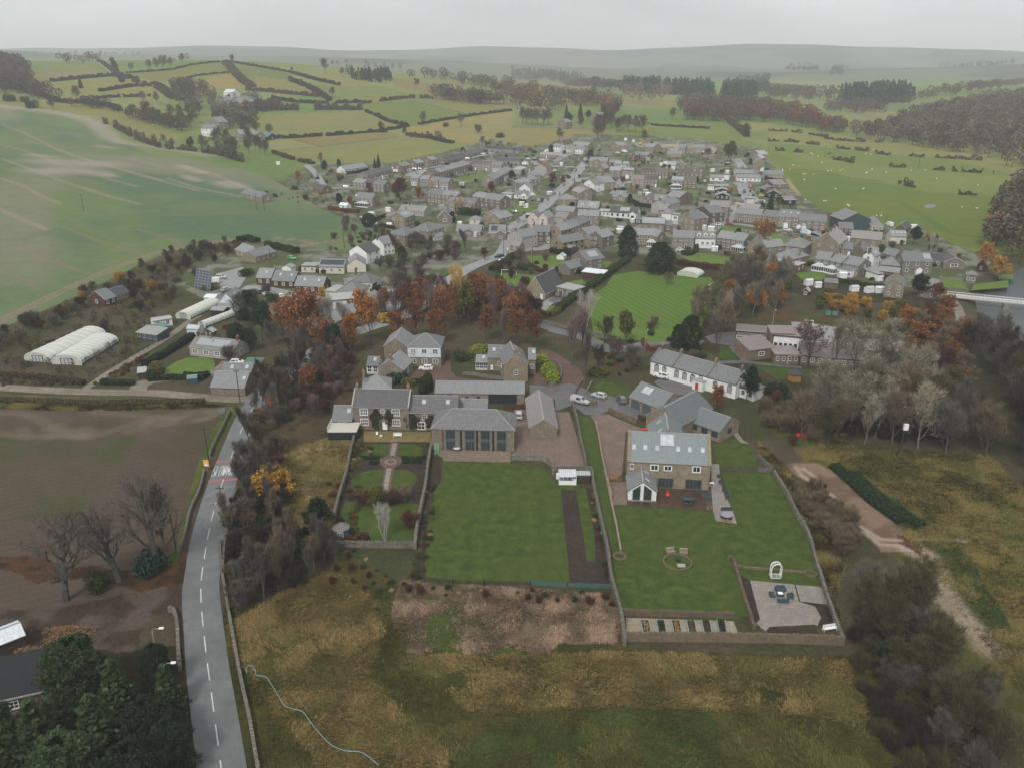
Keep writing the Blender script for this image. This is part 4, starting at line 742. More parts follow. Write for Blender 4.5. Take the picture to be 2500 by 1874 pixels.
H_('B',"""
20 235 250 250 2.7 9 2.2 s pbk dkt|w=6 c=LM|long dark-roofed bungalows at the back of the parking court, left part @bungalow
254 250 480 268 2.7 9 2.2 s pbk dkt|w=6 c=LR|long dark-roofed bungalows at the back of the parking court, right part @bungalow
38 378 178 392 2.7 9 2.2 g pbk dkt|w=2|dark-roofed bungalow gable at the left of the parking court @bungalow
262 342 400 352 2.7 9 2.2 s pbk dkt|w=3 c=M|dark-roofed bungalow behind the front one of the parking court @bungalow
178 402 492 412 2.7 7 2.2 s pbk dkt|w=6 c=lr d=.6|dark-roofed bungalow pair with red doors nearest the parking court @bungalow
-25 448 98 452 5 8 1.9 s pbk btl|w=3 d=.5|brown-roofed brick house above the oval green, second from the right
102 454 246 462 5 8 1.9 s pbk slate|w=3 q=.2,.9,1,2.2|rightmost house of the flat-fronted row above the oval green
152 650 262 592 5 9 2 s pbk slate|w=3|lowest house of the diagonal terrace of four by the oval green
264 590 328 556 5 9 2 s pbk slate|w=2 q=.2,.9,1,2.2|second lowest house of the diagonal terrace by the oval green
330 554 392 520 5 9 2 s pbk slate|w=2 q=.2,.9,1,2.2|top house of the diagonal terrace by the oval green
388 515 502 530 3 7 1.5 l grn gsh|w=3|single-storey grey-roofed hall below the parked white vans @hall
664 524 800 534 3 9 3.4 s cream dkt|w=1 e=2 b|dark-roofed house with a white gable by the pink-roofed house
852 500 916 470 5.6 9 2.4 s grn redtile|w=2 c=L|tall narrow house with a dull pink tile roof by the main road
655 604 776 596 5 9 2.5 h pbk slate|w=2 c=L cw=pink|pyramid-roofed house behind the white gabled house left of the main road
612 660 738 650 5 8.5 2.3 h gst slate|w=2 c=L|hip-roofed grey house between the pyramid roof and the white gables
470 702 672 690 5.2 9 2.4 h gst slate|w=3 c=l xg=.85,3.5|hip-roofed grey stone house above the white gabled house
482 772 632 778 5 8 2.8 g white slate|w=1 e=2 f=2|white gabled two-storey house left of the main road
414 850 600 858 2.8 5 1.8 s white slate|w=2 xg=.75,3.5|low white wing with slate roof before the white gabled house @extension
240 848 370 856 3 6 .1 f white gsh|w=0 e=0|plain white flat-topped double garage behind the dark rounded bushes @garage
0 905 228 938 5.4 9 2.3 s gst slate|w=3 fr=wpt c=L|grey stone terrace end house left of the dark rounded bushes
936 206 1040 214 4.8 8 2.2 s white slate|w=3 wh=1.1|white house at the left of the new white group by the top field
1084 228 1180 238 4.8 8 2.4 s cream slate|w=2|cream house in the middle of the new white group by the top field
1242 236 1340 240 4.8 8 2.4 s white slate|w=3 e=2|white house at the right of the new group, tan stone gable to its right
1204 182 1420 196 4.8 8 2.2 s stone slate|w=5|long stone house at the back right of the group by the top field
820 264 900 268 2.4 6 2 g white slate|w=1|small white gabled garage at the left end of the new white group @garage
758 318 1058 328 2.8 8 1.6 s brick slb|w=8 d=.3|long single-storey brick row with pale roof behind the round bare tree @bungalow
975 412 1050 410 2.6 8 1.3 r pbk slb|w=1 e=1 b|lowest of the four saw-tooth bungalows by the main road @bungalow
1052 380 1115 376 2.6 8 1.3 r pbk slb|w=1 b|second of the four saw-tooth bungalows by the main road @bungalow
1112 352 1165 346 2.6 8 1.3 r pbk slb|w=1 b|third of the four saw-tooth bungalows by the main road @bungalow
1168 330 1232 324 2.6 8 1.3 r pbk slb|w=1 b|topmost of the four saw-tooth bungalows by the main road @bungalow
1430 404 1676 412 5.2 9 2.4 s stone slate|w=4 xg=.4,5.5 d=.7|stone house with a broad front gable at the bend of the main road
1520 500 1640 508 2.8 9 2.8 g stone slb|w=1 e=0|small mossy-roofed stone chapel-like building before the bend house @chapel
1682 424 1860 428 2.8 7 1.6 s rbk slb|w=3|low red-brick outbuilding with rooflights by the white garages @outbuilding
1768 448 1868 450 2.6 6 1.8 s white slate|w=2 p=.1-.9|left one of two white huts with pale panel roofs @hut
1880 450 1966 452 2.6 6 1.8 s white slate|w=2 p=.1-.9|right one of two white huts with pale panel roofs @hut
1700 530 1860 536 5.2 8 2.1 s pbk gsh|w=2 p=.1-.9|pale brick semi with solar roof, left half of the pair
1866 537 2036 544 5.2 8 2.1 s pbk redtile|w=2 p=.05-.95 o=.5|pale brick semi with solar roof and pink porch, right half of the pair
2002 318 2060 322 4.8 9 2.2 g rbk slate|w=1 b|red brick gabled house at the left of its low slate-roofed range
2068 316 2220 330 3 8 1.8 s rbk slate|w=4|low slate-roofed brick range behind the dark red fence @outbuilding
1712 176 1824 200 5 9 2.4 g tst slate|w=1|new tan stone gabled house at the far left of the building site
1440 640 1590 700 5 10 2.6 g stone slate|w=1 e=2 f=2|tall mossy-roofed stone house above the big white house on the main road
1360 700 1496 720 5.2 10 2.6 g white slate|w=1 f=2 e=1|big white gabled house by the main road
1645 706 1766 706 3 6 1.5 s white slate|w=1 wh=1.5 e=0|small white garage with a blue door behind the big white house @garage
1190 800 1310 840 5 8 2.2 s stone slb|w=2 c=L|stone cottage with two chimneys left of the big white house on the main road
1250 760 1380 820 4.6 7 2 s dst slate|w=2|dark stone cottage squeezed by the big white house
1032 928 1252 926 5 10 2.4 h stone slb|w=2 c=LR|stone hip-roofed house in the road corner behind the dark yew
968 1072 1220 1090 3.8 8 2.0 s stone slate|w=3 c=LR f=1|low stone cottage before the dark yew at the road bend
1262 1030 1552 1046 3.4 9 3 s stone slate|w=4 m=2 p=.5-.9 f=1|stone house with two white dormers and blue-grey solar roof
1556 1082 1700 1090 2.8 7 .1 f white gsh|w=3|flat-roofed white wing of the white solar-roofed bungalow @extension
1704 1092 2076 1116 3 9 2.6 s white dkt|w=5 p=.35-.7 xg=.86,3.8 fr=bpt|long white bungalow with pale solar panels and a dark arched gable window @bungalow
1270 1140 1560 1150 5 8 2.2 s stone slate|w=4 c=M|stone terrace end house facing the yard left of the white bungalow
602 1166 740 1172 5.6 9 2.8 g pink slate|w=1 f=2|left gable of the pale pink house with dark quoins
742 1172 868 1182 5.6 9 2.8 g pink slate|w=1 f=2 ws=1.6 e=2|right gable of the pale pink house with dark quoins
960 1160 1120 1174 3.2 9 2 s grn slb|w=0 e=0|grey low range behind the pale pink house @outbuilding
660 1352 900 1360 5.2 8 2.2 s dst slate|w=3 c=LM q=.85,1,1.2,2|dark stone house with two chimneys behind the white car in the yard
520 1440 738 1390 5.6 9 2.4 s grn slate|w=3 c=L cw=stone nx=1|grey rendered house with a tan stone gable by the lane
1050 1345 1190 1310 6 8.5 2.3 s stone slate|w=3 c=L ws=.8 nx=1 fr=bpt|left house of the tall three-step terrace with narrow dark windows
1192 1306 1310 1265 6 8.5 2.3 s stone slate|w=3 c=L|middle house of the tall three-step terrace
1312 1258 1442 1205 6 8.5 2.3 s stone slate|w=3 c=L|right house of the tall three-step terrace
1070 1508 1370 1460 4.6 9 2 s tst slate|w=4 fr=bpt q=.2,.5,1.2,2.2 qm=tst|tan stone house with dark modern windows and two low porches
1420 1398 1612 1356 5 8.5 2.3 s stone slate|w=3 c=R|stone house right of the three-step terrace, hip joined to its yard wing
1440 1470 1580 1440 3.6 6 1.6 s tst slate|w=2|lower tan stone wing before the house right of the three-step terrace @extension
1610 1440 1762 1400 5 8 2.4 s gst slate|w=1 e=1|ivy-clad grey stone house with a blank gable facing the playing field
76 1372 290 1376 3.2 10 2.8 s gst slate|w=2 p=.1-.5 pd xg=.75,5.2 b|bungalow with dark solar panels and a white-edged front gable @bungalow
0 1150 170 1165 3 10 2.8 g tst slate|w=1 e=0|tan stone bungalow gable at the left by the yellow van @bungalow
222 1180 392 1140 3 8 2.2 s tst slate|w=3 b|white-gabled stone bungalow right of the yellow van @bungalow
1745 868 1880 884 2.8 9 2.6 s pbk slate|w=2 s=1 xg=.95,6 b|left bungalow of the tan pair with cross gables behind dark fences @bungalow
""")
H_('C',"""
370 545 550 550 5 8 2.1 s brick btl|w=4 d=.9|brown-roofed brick house above the grey panelled one, left half of its pair
552 550 728 556 5 8 2.1 s brick btl|w=4 d=.3|brown-roofed brick house above the grey panelled one, right half of its pair
848 562 1020 568 5 8 2.1 s brick btl|w=3|dark brown-roofed brick house below the green plot, left half
1022 568 1196 576 5 8 2.1 s brick btl|w=3 s=2 c=L|dark brown-roofed brick house with skylights and a little panel, right half
222 646 404 654 5 8 2.1 s pbk bsh|w=3|brick house with pale pinkish roof next to the dark-roofed half
406 655 584 660 5 8 2.1 s brick btl|w=4 d=.98|dark-roofed brick house attached right of the pale pinkish roof
160 700 220 704 2.5 6 .1 f pbk gsh|w=0 d=.5|small flat brick porch building left of the pale pinkish roof @garage
770 668 932 674 5 8 2.1 s brick slate|w=3 p=.02-.98 k=.45 kw=7|brick house with a shiny solar roof and a white conservatory
934 674 1104 680 5 8 2.1 s brick btl|w=3|mossy brown-roofed brick house by the one with the white conservatory
708 310 912 316 2.7 9 1.8 s tst bsl|w=5|long new bungalow with blue-grey roof before the building plot @bungalow
862 222 960 226 5 8 2.2 s tst bsl|w=3 c=L cw=tst|new tan stone house at the left of the top row by the ivy tree
1060 222 1222 228 5 8 2.2 s tst bsl|w=4 c=LR cw=tst d=.8|new tan stone house at the right of the top row by the ivy tree
1224 250 1290 252 2.6 6 1.4 s tst bsl|w=1|small blue-roofed garage attached to the new top-row house @garage
524 222 628 212 5 10 2.6 g tst slate|w=0 e=0|new tan stone gabled house standing alone on the building site
824 462 960 466 3 9 2.8 g stone slate|w=2 a b e=0|stone bungalow with a white-edged gable next to its solar roof @bungalow
708 462 820 468 3 8 2.4 s white gsh|w=0 p=.02-.98|white flank with solar roof by the white-edged stone gable @bungalow
1606 566 1880 576 2.9 8 1.8 s tst bsl|w=6|new long bungalow with blue-grey roof, left part of the row @bungalow
1886 582 2040 588 2.9 8 1.8 s tst bsl|w=2|new bungalow with lower blue-grey roof, middle part of the row @bungalow
2030 576 2280 584 2.9 9 1.8 s tst bsl|w=5 c=R cw=white wh=1.8|new long bungalow with white chimney at the right end of the row by the field @bungalow
1660 630 1978 634 2.7 7 1.5 s white slate|w=6 d=.15 dc=reddoor|low white terrace with dark brick bays and a red door above the cul-de-sac @bungalow
1290 626 1480 632 2.5 7 1.3 s white slb|w=2 ws=2.2|white double garage with brown doors below the green plot @garage
1482 590 1556 592 3.6 5 .1 f white gsh|w=0 e=0|white cube-shaped annexe with a red door edge @annexe
1346 742 1544 748 2.6 7 .8 s bwd gsh|w=3|dark flat-roofed bungalow by the white cube garage @bungalow
1260 740 1346 744 2.8 6 .1 f white gsh|w=0 e=0|plain white cube garage by the dark flat bungalow @garage
1356 800 1550 806 2.7 6 1.4 g bwd gsh|w=2 b|dark weatherboard bungalow with low white-edged gable, upper one @bungalow
1364 866 1552 872 2.7 6 1.4 g bwd gsh|w=3 b s=1|dark weatherboard bungalow with low white-edged gable, lower one @bungalow
882 900 1062 850 5 9 2.3 g brick slate|w=0 e=0|plain brown brick gabled house left of the small yellow oak
372 920 530 930 2.9 9 3 g pbk slate|w=2 a e=0|tan bungalow gable, left part of the wide slate-roofed bungalow behind the hedge @bungalow
534 932 704 940 2.9 9 2.4 s pbk slate|w=2 s=1|hipped right part of the wide tan bungalow behind the hedge @bungalow
600 1062 740 1066 4.6 8 2.4 s stone slate|w=2 c=M|old stone house with two chimneys left of the white square house
700 1010 888 950 5 9 2.4 s grn slate|w=2 c=L|tall grey house behind the white square one with dark chimneys
640 1112 772 1122 3.4 8 2.2 h white slate|w=0 p=.3-.6 pd c=M|white square house with pyramid roof and one dark panel
776 1130 872 1136 3.2 5 .1 f white gsh|w=1 ws=2|white flat-roofed garage attached right of the white square house @garage
372 1236 680 1250 4.6 7 2 s stone gsh|w=3 p=.02-.98 f=1 wh=1.4|long stone house whose whole roof is pale solar panels
684 1270 860 1276 3.4 6 1.6 s brick slate|w=2 f=1 p=.6-.98|small mossy-roofed brick house with a solar panel at its right end
276 1190 366 1196 2.6 5 .1 f bgy slate|w=1 ws=1.8|small dark grey flat-roofed annexe left of the solar roof house @annexe
858 1160 1092 1196 6.2 10 3 g stone slate|w=3 f=2 wh=1.5 c=L cw=dst e=2|tall tan stone house whose broad gable faces the camera, three rows of windows
1095 1050 1300 1110 5.2 9 2.6 g dst slate|w=0 e=2|dark stone gabled house behind the tall broad-gabled one
1160 1200 1270 1164 4.6 8 2.2 s stone slate|w=3 c=L|stone cottage attached to the right of the tall broad-gabled house
1284 1016 1560 1030 5.4 8 2.4 s stone slb|w=3 wh=1.5 d=.5 o=.5 q=.3,.7,1.5,2.2|square stone house with white gabled porch above the village green
1625 1106 1990 1136 4.8 8 2.3 s stone slate|w=6 c=L nx=1|long stone terrace behind the large oak on the village green, left part
1992 1138 2212 1168 4.8 8 2.3 s stone slate|w=3 nx=1|stone terrace behind the large oak on the village green, right part
1715 1030 1950 1050 3.4 8 1.8 s trn slb|w=3|low pinkish-roofed cottage behind the long terrace by the dark conifer @cottage
1796 912 1892 916 4.8 7 .1 f cream gsh|w=0 e=0 d=.4|cream flat-roofed square block at the foot of the cul-de-sac @annexe
1894 964 2034 970 2.6 8 1 s bwd gsh|w=1 p=.3-.9|dark low house with pale panels by the cream square block @bungalow
2010 680 2150 720 2.8 9 2 g brick slate|w=1 b e=1|topmost of the stepped brown bungalows at the right of the cul-de-sac @bungalow
2040 790 2200 786 2.8 8 2 g bwd slate|w=2 b e=0|second of the stepped brown bungalows at the right of the cul-de-sac @bungalow
2060 840 2230 850 2.8 8 2 g bwd slate|w=2 b e=0|third of the stepped brown bungalows at the right of the cul-de-sac @bungalow
1836 290 1960 320 4.6 8 2.4 g tst gsh|w=1 e=0|unfinished pale stone house with white roof, back one by the field
1840 362 1990 372 4.6 8 2.4 g tst gsh|w=1 e=0|unfinished pale stone house with white roof, middle one by the field
1874 428 2026 432 4.8 9 2.6 g tst bsl|w=0 e=0 d=.6|tan stone house with blank gable nearest the new bungalow row
""")
H_('D',"""
556 818 846 838 5.6 9 2.8 s stone slate|w=3 nx=2 s=3 c=LR o=.4 wh=1.6 ws=1.7|tall stone house with three rooflights and a white porch on the green
836 870 1206 892 5 8 2.4 s stone slate|w=4 o=.02 nx=2|long stone cottage with white porch right of the tall house on the green
-180 1110 120 1140 5 8 2.3 s gst slate|w=5 c=R|grey house at the left of the big tree, white windows to the garden
150 1190 290 1206 5.4 10 2.3 g tst slate|w=1 ws=1.2 f=2 c=M e=0|left gable of the twin-gabled stone house behind the clipped hedge
262 1200 395 1240 5.4 10 2.3 g stone slate|w=1 f=2 e=2 c=l|right gable of the twin-gabled stone house behind the clipped hedge
1022 1160 1378 1200 6.2 17 4.5 g stone slb|w=2 f=2 ws=1. c=Llr cw=dst e=3 side=R|big old stone hall with steep greenish roof and a row of tall chimneys @hall
1376 978 1572 984 4.4 8 2 s dst slate|w=3|dark stone range joining the big hall to the blue barn @outbuilding
1422 870 1806 860 5.2 13 3.4 g bgy slate|w=0 e=0|dark blue metal barn with a pale roller door at the field edge @barn
1808 940 1980 945 3 12 2.6 g grn slate|w=2 ws=1.4 e=0|grey weathered barn with arched roof right of the dark blue barn @barn
1530 1106 1948 1140 4.2 9 2.6 s stone slb|w=2 e=0|long stone barn conversion before the blue barn, few windows @barn
2070 1090 2290 1096 3.6 7 2.2 s cream gsh|w=0 s=4|cream and pale steel workshop with four brown rooflights @workshop
610 1216 900 1250 5.2 13 2.8 h stone slb|w=2 e=0|stone hall with a white wooden bell turret on its hipped roof @hall
480 1360 720 1410 4.2 13 2.8 h tst slate|w=0 c=R|lower hipped hall before the bell turret @hall
376 1430 650 1470 3 5 1.0 l cream gsh|w=0 s=3|cream single-storey wing with three little rooflights @extension
652 1462 816 1490 3.2 7 .1 f rbk gsh|w=1 e=2|red brick flat-roofed block by the row of dark bins @workshop
1376 1250 1560 1262 3.4 8 1.8 s stone slate|w=2 d=.9|stone cottage below the big old hall with pale door @cottage
1560 1270 1720 1290 3.6 8 2.2 g dst slate|w=0 c=L|dark gabled cottage with a tall chimney right of the big old hall @cottage
1700 1340 1850 1365 4.8 7 2 g white slate|w=1 c=L p=.2-.8|white-fronted house with pale roof panels behind the parked motorhome
1750 1310 1912 1320 3 7 1.6 s stone slb|w=1|low slate-roofed range above the pale panel roof @outbuilding
1052 1385 1245 1412 4.8 8 2.2 s gst slate|w=2 k=.4 kw=5|grey stone house with white pergola conservatory facing the lawn
1246 1412 1402 1450 4.8 8 2.2 s gst slate|w=2 c=L k=.4 kw=4.5|grey stone house with a white conservatory, middle of the lawn row
1404 1440 1640 1490 4.8 9 2.2 s gst slate|w=4 q=.0,.8,2.2,2.4|grey stone house with long lean-to extension, right end of the lawn row
1330 810 1424 800 2.6 6 .8 s rbk redtile|w=0|small pink-roofed open shed left of the dark blue barn @shed
540 560 640 600 3 7 1.5 g bwd slate|w=1 b|fourth of the stepped brown bungalows, low dark gable by the conifer @bungalow
""")
H_('F',"""
-60 512 300 524 5 8.5 2.2 s stone slate|w=5 nx=1 c=L k=.8 kw=4|long back of the stone street terrace with a white glazed porch
300 545 420 520 4.6 7 2.4 g stone slate|w=1|stone gabled back house in the street terrace behind the large dark tree
512 548 806 560 5 8.5 2.4 s gst slate|w=4 d=.6 dg|grey stone terrace house with tall white glass doors and a decked yard
818 562 1090 570 4.6 8 2.4 s white slb|w=4 m=3 f=1 d=.05 dc=reddoor|white terrace house with three gabled dormers and a red door
1106 548 1300 575 5 8.5 2.3 s gst slate|w=3 c=R|grey rendered terrace house right of the white one with three dormers
1302 575 1476 602 5 8.5 2.3 s gst slate|w=3 k=.7 kw=5.5|grey rendered terrace house with a big white conservatory
""")
H_('E',"""
1080 690 1280 752 4.8 9.5 2.8 g gst slate|w=1 e=2 q=.2,.9,.1,.1 p=.3-.8 f=2 side=R|grey stone house with solar panels on its right slope above the long hedge
905 838 1062 868 2.8 8 2.2 g gst slate|w=0 e=1|low slate-roofed garage wing before the grey stone solar house @garage
1216 905 1512 940 2.6 5 .5 l bnw wsh|w=0 e=0|long low shed with a bright white roof by the hedge @shed
456 1160 722 1200 2.4 15 5.6 g tst dkt|w=3 ws=1 wh=1 b f=1 e=0 d=.98|steep-roofed chalet house white-edged and a long white dormer
876 1110 1110 1160 2.8 7 .1 f tst gsh|w=2 ws=2.2|flat-roofed pale extension right of the steep chalet house @extension
-300 1130 200 1200 2.7 8 2.2 s gst dkt|w=4 q=.1,.9,1,2|dark hip-roofed bungalow at the left edge of the round yellow shrub @bungalow
878 690 976 700 1.6 3.2 1 g white pgl|w=0 e=0|small white glazed greenhouse on the lawn @greenhouse
250 540 375 560 2.6 4 1.5 s stone slate|w=1 e=0|small slate-roofed stone porch building at the bend of the lane @outbuilding
""")
# -------- the nearer buildings
def awn(root,spec,D_=0,fr='wpt',gl='glass',nx=2,nz=2,nm='window',sill=True):
 """spec: x z w h (metres along the front wall)"""
 w_=wu(nm,nx,nz,fr,gl,.08,sill=sill)
 for x,z,w,h in spec:put(w_,root,(x,0,z),(w,1,h))
H_('K',"""
135 1083 350 1086 2.7 6.5 2.4 s bwd slate|w=0 e=0 s=1 su=.7|low black timber wing with white french doors left of the farmhouse @extension
968 998 1488 1002 4.6 8 2.6 s stone psl|w=0 e=0 s=2|slate-roofed stone wing with two rooflights joining the farmhouse @house_wing
1490 976 1812 980 3 6 1.7 s stone slate|w=0 e=0|low slate-roofed store behind the hipped barn conversion @outbuilding
465 762 770 748 5.2 7 2.6 h stone slate|w=0 c=L|pyramid-roofed rear block of the farmhouse with a terracotta-potted chimney @house_wing
695 287 948 292 6 10 2.4 g stone slate|w=0 e=0 f=2|stone gable end by the white-fronted house
948 296 1308 300 6 9 2.6 h stone slate|w=3 ws=1.6 e=0|house with a white upper front over a stone ground floor, white hatchback on its drive
632 522 900 545 3.4 8 2.6 g stone slate|w=0 c=L e=1|low stone gabled house with a front chimney before the white-fronted one
506 496 634 499 2.5 5.5 1.6 s white slate|w=2 ws=1.3 wh=1.8 s=1 e=1|small white sunroom with slate roof at the left of the low stone gable @sunroom
1816 402 1990 406 4.2 7 2.2 s stone slate|w=2 s=2 f=1 d=.2 dc=bgy|stone wing with two rooflights left of the tall stone gable above the long stable
1686 462 1812 464 2.3 3 1.2 l white slate|w=3 wh=1.7 s=1|small white glazed porch room left of the stone wing @sunroom
""")
H_('Z',"""
1230 889 1289 886 5.3 11 2.5 g tst slate|w=1 c=L f=1 ws=1.2 s=2 side=R|tan stone house whose tall gable with one chimney stands above the long stable
1290 876 1308 876 4.6 6 2 s stone slate|w=1 f=1 s=1|small right wing with one rooflight by the tall stone gable @house_wing
1293 1044 1361 1043 2.6 18 2.1 g stone slb|w=0 e=0|long plain stone barn with a blank gable standing in the gravel yard @barn
""")
# farmhouse
fh,fr_,L_=house('K',352,936,962,948,5.9,8,2.85,'s','stone','psl','w=0 e=1 c=LR','wide slate-roofed stone farmhouse with ivy, two end chimneys and sash windows')
sc=L_/610;X_=lambda px:(px-352)*sc
awn(fh,[(X_(a),z,(b-a)*sc,1.75)for a,b in((430,518),(778,864))for z in(3.7,1.05)]+[(X_(655),3.6,50*sc,1.75)],nx=4)
put(wu('door',1,2,'wpt','wpt',.12,sill=False),fh,(X_(668),0,.02),(1.15,1,2.3));mb=MB();mb.fc([(X_(640),-.5,2.5),(X_(735),-.5,2.5),(X_(688),-.5,3.2)]);mb.fc([(X_(640),-.5,2.5),(X_(688),-.5,3.2),(X_(688),0,3.2),(X_(640),0,2.5)]);mb.fc([(X_(735),-.5,2.5),(X_(735),0,2.5),(X_(688),0,3.2),(X_(688),-.5,3.2)]);mb.box(X_(642),X_(652),-.5,0,0,2.5);mb.box(X_(724),X_(734),-.5,0,0,2.5);mb.bd('porch_hood','gst',fh)
mb=MB()
for x0 in(-.14,L_-.16):mb.bar((x0+.15,-.3,5.95),(x0+.15,4,9.0),.32,.22);mb.bar((x0+.15,4,9.0),(x0+.15,8.3,5.95),.32,.22)
mb.bd('gable_coping','concrete',fh)
for x_ in(0,L_-.45):m2=MB();m2.box(x_,x_+.45,-.04,.1,0,5.8);m2.bd('quoins','gst',fh)
# french doors and deck of the black wing
ex=[o for o in C.objects if o.get('category')=='extension' and 'black timber' in o['label']][0]
put(wu('door',2,1,'wpt','pgl',.1,sill=False),ex,(1.4,0,.1),(2.1,1,2.1));put(wu('window',1,1,'bpt','glass',.1),ex,(.35,0,.3),(.7,1,1.9));put(wu('window',1,1,'bpt','glass',.1),ex,(3.9,0,.3),(.7,1,1.9))
dk=empty('timber_deck',Gp('K',92,1300),0,'raised pale timber deck with white railing over black boards, left of the farmhouse','deck');dk.location.z=0
mb=MB();mb.box(0,6.8,0,5.4,2.0,2.15,0,True);mb.bd('deck_boards',pln('deckwood',lin(186,184,172),.8),dk);mb=MB();mb.box(.05,6.7,.02,.1,-.5,2.0);mb.box(.05,.12,.1,5.3,-.5,2.0);mb.bd('skirt_boards','bwd',dk)
mb=MB();
for k in range(7):mb.bar((.05,5.3*k/6,2.15),(.05,5.3*k/6,3.1),.07)
mb.bar((.05,0,3.1),(.05,5.3,3.1),.09)
mb.bd('railing','wpt',dk)
wg=[o for o in C.objects if 'joining the farmhouse' in str(o.get('label'))][0];awn(wg,[(3.0,2.7,1.1,1.35),(6.6,2.7,1.1,1.2)]);put(wu('door',2,2,'wpt','glass',.1,sill=False),wg,(1.8,0,.05),(1.9,1,2.1))
uw=[o for o in C.objects if 'white upper front' in str(o.get('label'))][0];mb=MB();mb.box(0,uw['_L'],-.04,.1,3.0,5.95,0,True);mb.box(-.03,uw['_L']+.03,-.06,.1,2.93,3.0,0,True);mb.bd('render_panel','pbl',uw)
awn(uw,[(1,3.8,.95,1.3)]);[setattr(c,'location',(c.location.x,c.location.y-.05,c.location.z))for c in KIDS[uw.name]if c.name.startswith('window')]
# barn conversion with tall glazed bays
bc,_,L_=house('K',1207,1174,2103,1196,5.3,9,3.0,'h','stone','psl','w=0 e=0','hipped stone barn conversion with four tall dark-framed glazed bays onto the big lawn','house','barn_conversion')
sc=L_/896
for a,b in((1360,1465),(1570,1675),(1740,1842),(1915,2017)):
 w_=put(wu('glazed_bay',3,1,'gpt','glass',.07,.05,False),bc,((a-1207)*sc,0,2.85),((b-a)*sc,1,2.2));w_=put(wu('glazed_bay',3,1,'gpt','glass',.07,.05,False),bc,((a-1207)*sc,0,.05),((b-a)*sc,1,2.35))
 mb=MB();mb.box((a-1207)*sc,(b-1207)*sc,-.05,.05,2.4,2.85);mb.bd('spandrel','gpt',bc)
for a in(1330,1528,1705,1878):mb=MB();mb.bar(((a-1207)*sc,-.1,5.2),((a-1207)*sc,-.1,0),.11);mb.bd('drainpipe','bpt',bc)
for a in(1530,1705,1880):mb=MB();mb.box((a-1212)*sc-.2,(a-1212)*sc+.25,-.03,.1,0.1,5.0);mb.bd('slit_shade_strip','bwd',bc)  # black strips on the wall face, the shade of slits put into colour
mb=MB();mb.tb([(L_-1.2,2.5,5.9),(L_-1.2,2.5,8.3)],.13,8);mb.bd('flue','metal',bc)
# long stable
st,_,L_=house('Z',1061.5,957.5,1280.5,959.5,3.0,6,1.9,'s','stone','slate','w=0 e=0','long low slate-roofed stone stable with one wide dark opening','stable','stable')
sc=L_/970
for a,b,h_ in((1380,1425,1.2),(1570,1608,1.9),(1700,1738,2.0),(1826,2132,2.65)):
 mb=MB();mb.box((a-1245)*sc,(b-1245)*sc,-.06,.1,.0 if h_>1.3 else 1.4,h_ if h_>1.3 else 2.6)
 if b-a>100:
  for i in range(9):xx=(a-1245)*sc+(b-a)*sc*i/8;mb.box(xx-.03,xx+.03,-.09,-.06,0,h_)
 mb.bd('stable_door_and_shade','bwd',st)  # black panels for the doors; the widest paints the open front's shade
# right-hand group: garage with arches, wings, the big new house
gg,gr_,L_=house('M',775,604,1090,730,2.8,8.5,2.7,'s','tst','bsl','w=0 e=0','stone garage with two dark arched doors and a large double rooflight','garage','garage')
for k in range(2):
 mb=MB();x0=.7+k*3.6;w_=3.0;zz=[(x0+w_/2-w_/2*math.cos(t*math.pi/8),-.06,1.5+.85*math.sin(t*math.pi/8))for t in range(9)];mb.fc([(x0,-.06,.05)]+[(x0+w_,-.06,.05)]+zz[::-1]);
 ar=mb.bd('garage_door','gpt',gg);m2=MB();
 for a_,b_ in zip(zz[:-1],zz[1:]):m2.bar((a_[0],-.08,a_[2]+.12),(b_[0],-.08,b_[2]+.12),.14,.26)
 m2.bd('stone_arch','gst',ar)
loc,t,rz=slp('s',L_,8.5,2.8,2.7,.34,.4);put(wu('skylight',2,1,'lead','pgl',.05,.03,False),gr_,(loc[0]-1.4,loc[1],loc[2]),(2.9,1.5,2.3),0,t-R(90))
H_('M',"""
1292 905 1614 724 3.8 9.5 3.2 s tst bsl|w=0 e=0|blue-slated stone wing with a blank gable by the arched garage @house_wing
1386 852 1692 962 2.9 8 2.2 s tst bsl|w=3 fr=bgy e=1 ws=1.7 wh=1.5|low blue-slated stone wing with wide glazed end facing the small right-hand lawn @house_wing
985 1068 1330 1082 4.2 9 3.2 g stone bsl|w=0 e=0 s=2 side=L|steep blue-slated link roof rising just behind the big new house @house_wing
1890 512 2040 560 2.8 5 .1 f white slate|w=2 nx=1|small white flat-roofed annexe at the right end of the long white chapel house @annexe
""")
nh,nr_,L_=house('M',757,1252,1600,1294,6.1,10.5,4.1,'s','tst','bsl','w=0 e=0','large new stone house with blue slate roof, six small rooflights and one big double one')
sc=L_/843
awn(nh,[((a-757)*sc,z,(b-a)*sc,h_)for a,b,z,h_ in((783,822,4.1,1.25),(990,1075,4.0,1.35),(1128,1212,4.1,1.15),(1417,1503,4.0,1.45))],nz=1)
for a,b in((1074,1238),(1358,1526)):put(wu('glazed_door',4,1,'gpt','glass',.05,.03,False),nh,((a-757)*sc,0,.15),((b-a)*sc,1,2.2))
sk=wu('skylight',1,1,'lead','pgl',.1,sill=False)
for a in(833,945,1062,1270,1384,1512):
 loc,t,_=slp('s',L_,10.5,6.1,4.1,(a-775)/815,.34);put(sk,nr_,(loc[0]-.4,loc[1],loc[2]),(.85,1.5,1.3),0,t-R(90))
loc,t,_=slp('s',L_,10.5,6.1,4.1,.39,.52);put(wu('skylight',2,1,'lead','pgl',.05,.03,False),nr_,(loc[0],loc[1],loc[2]),(2.9,1.5,2.8),0,t-R(90))
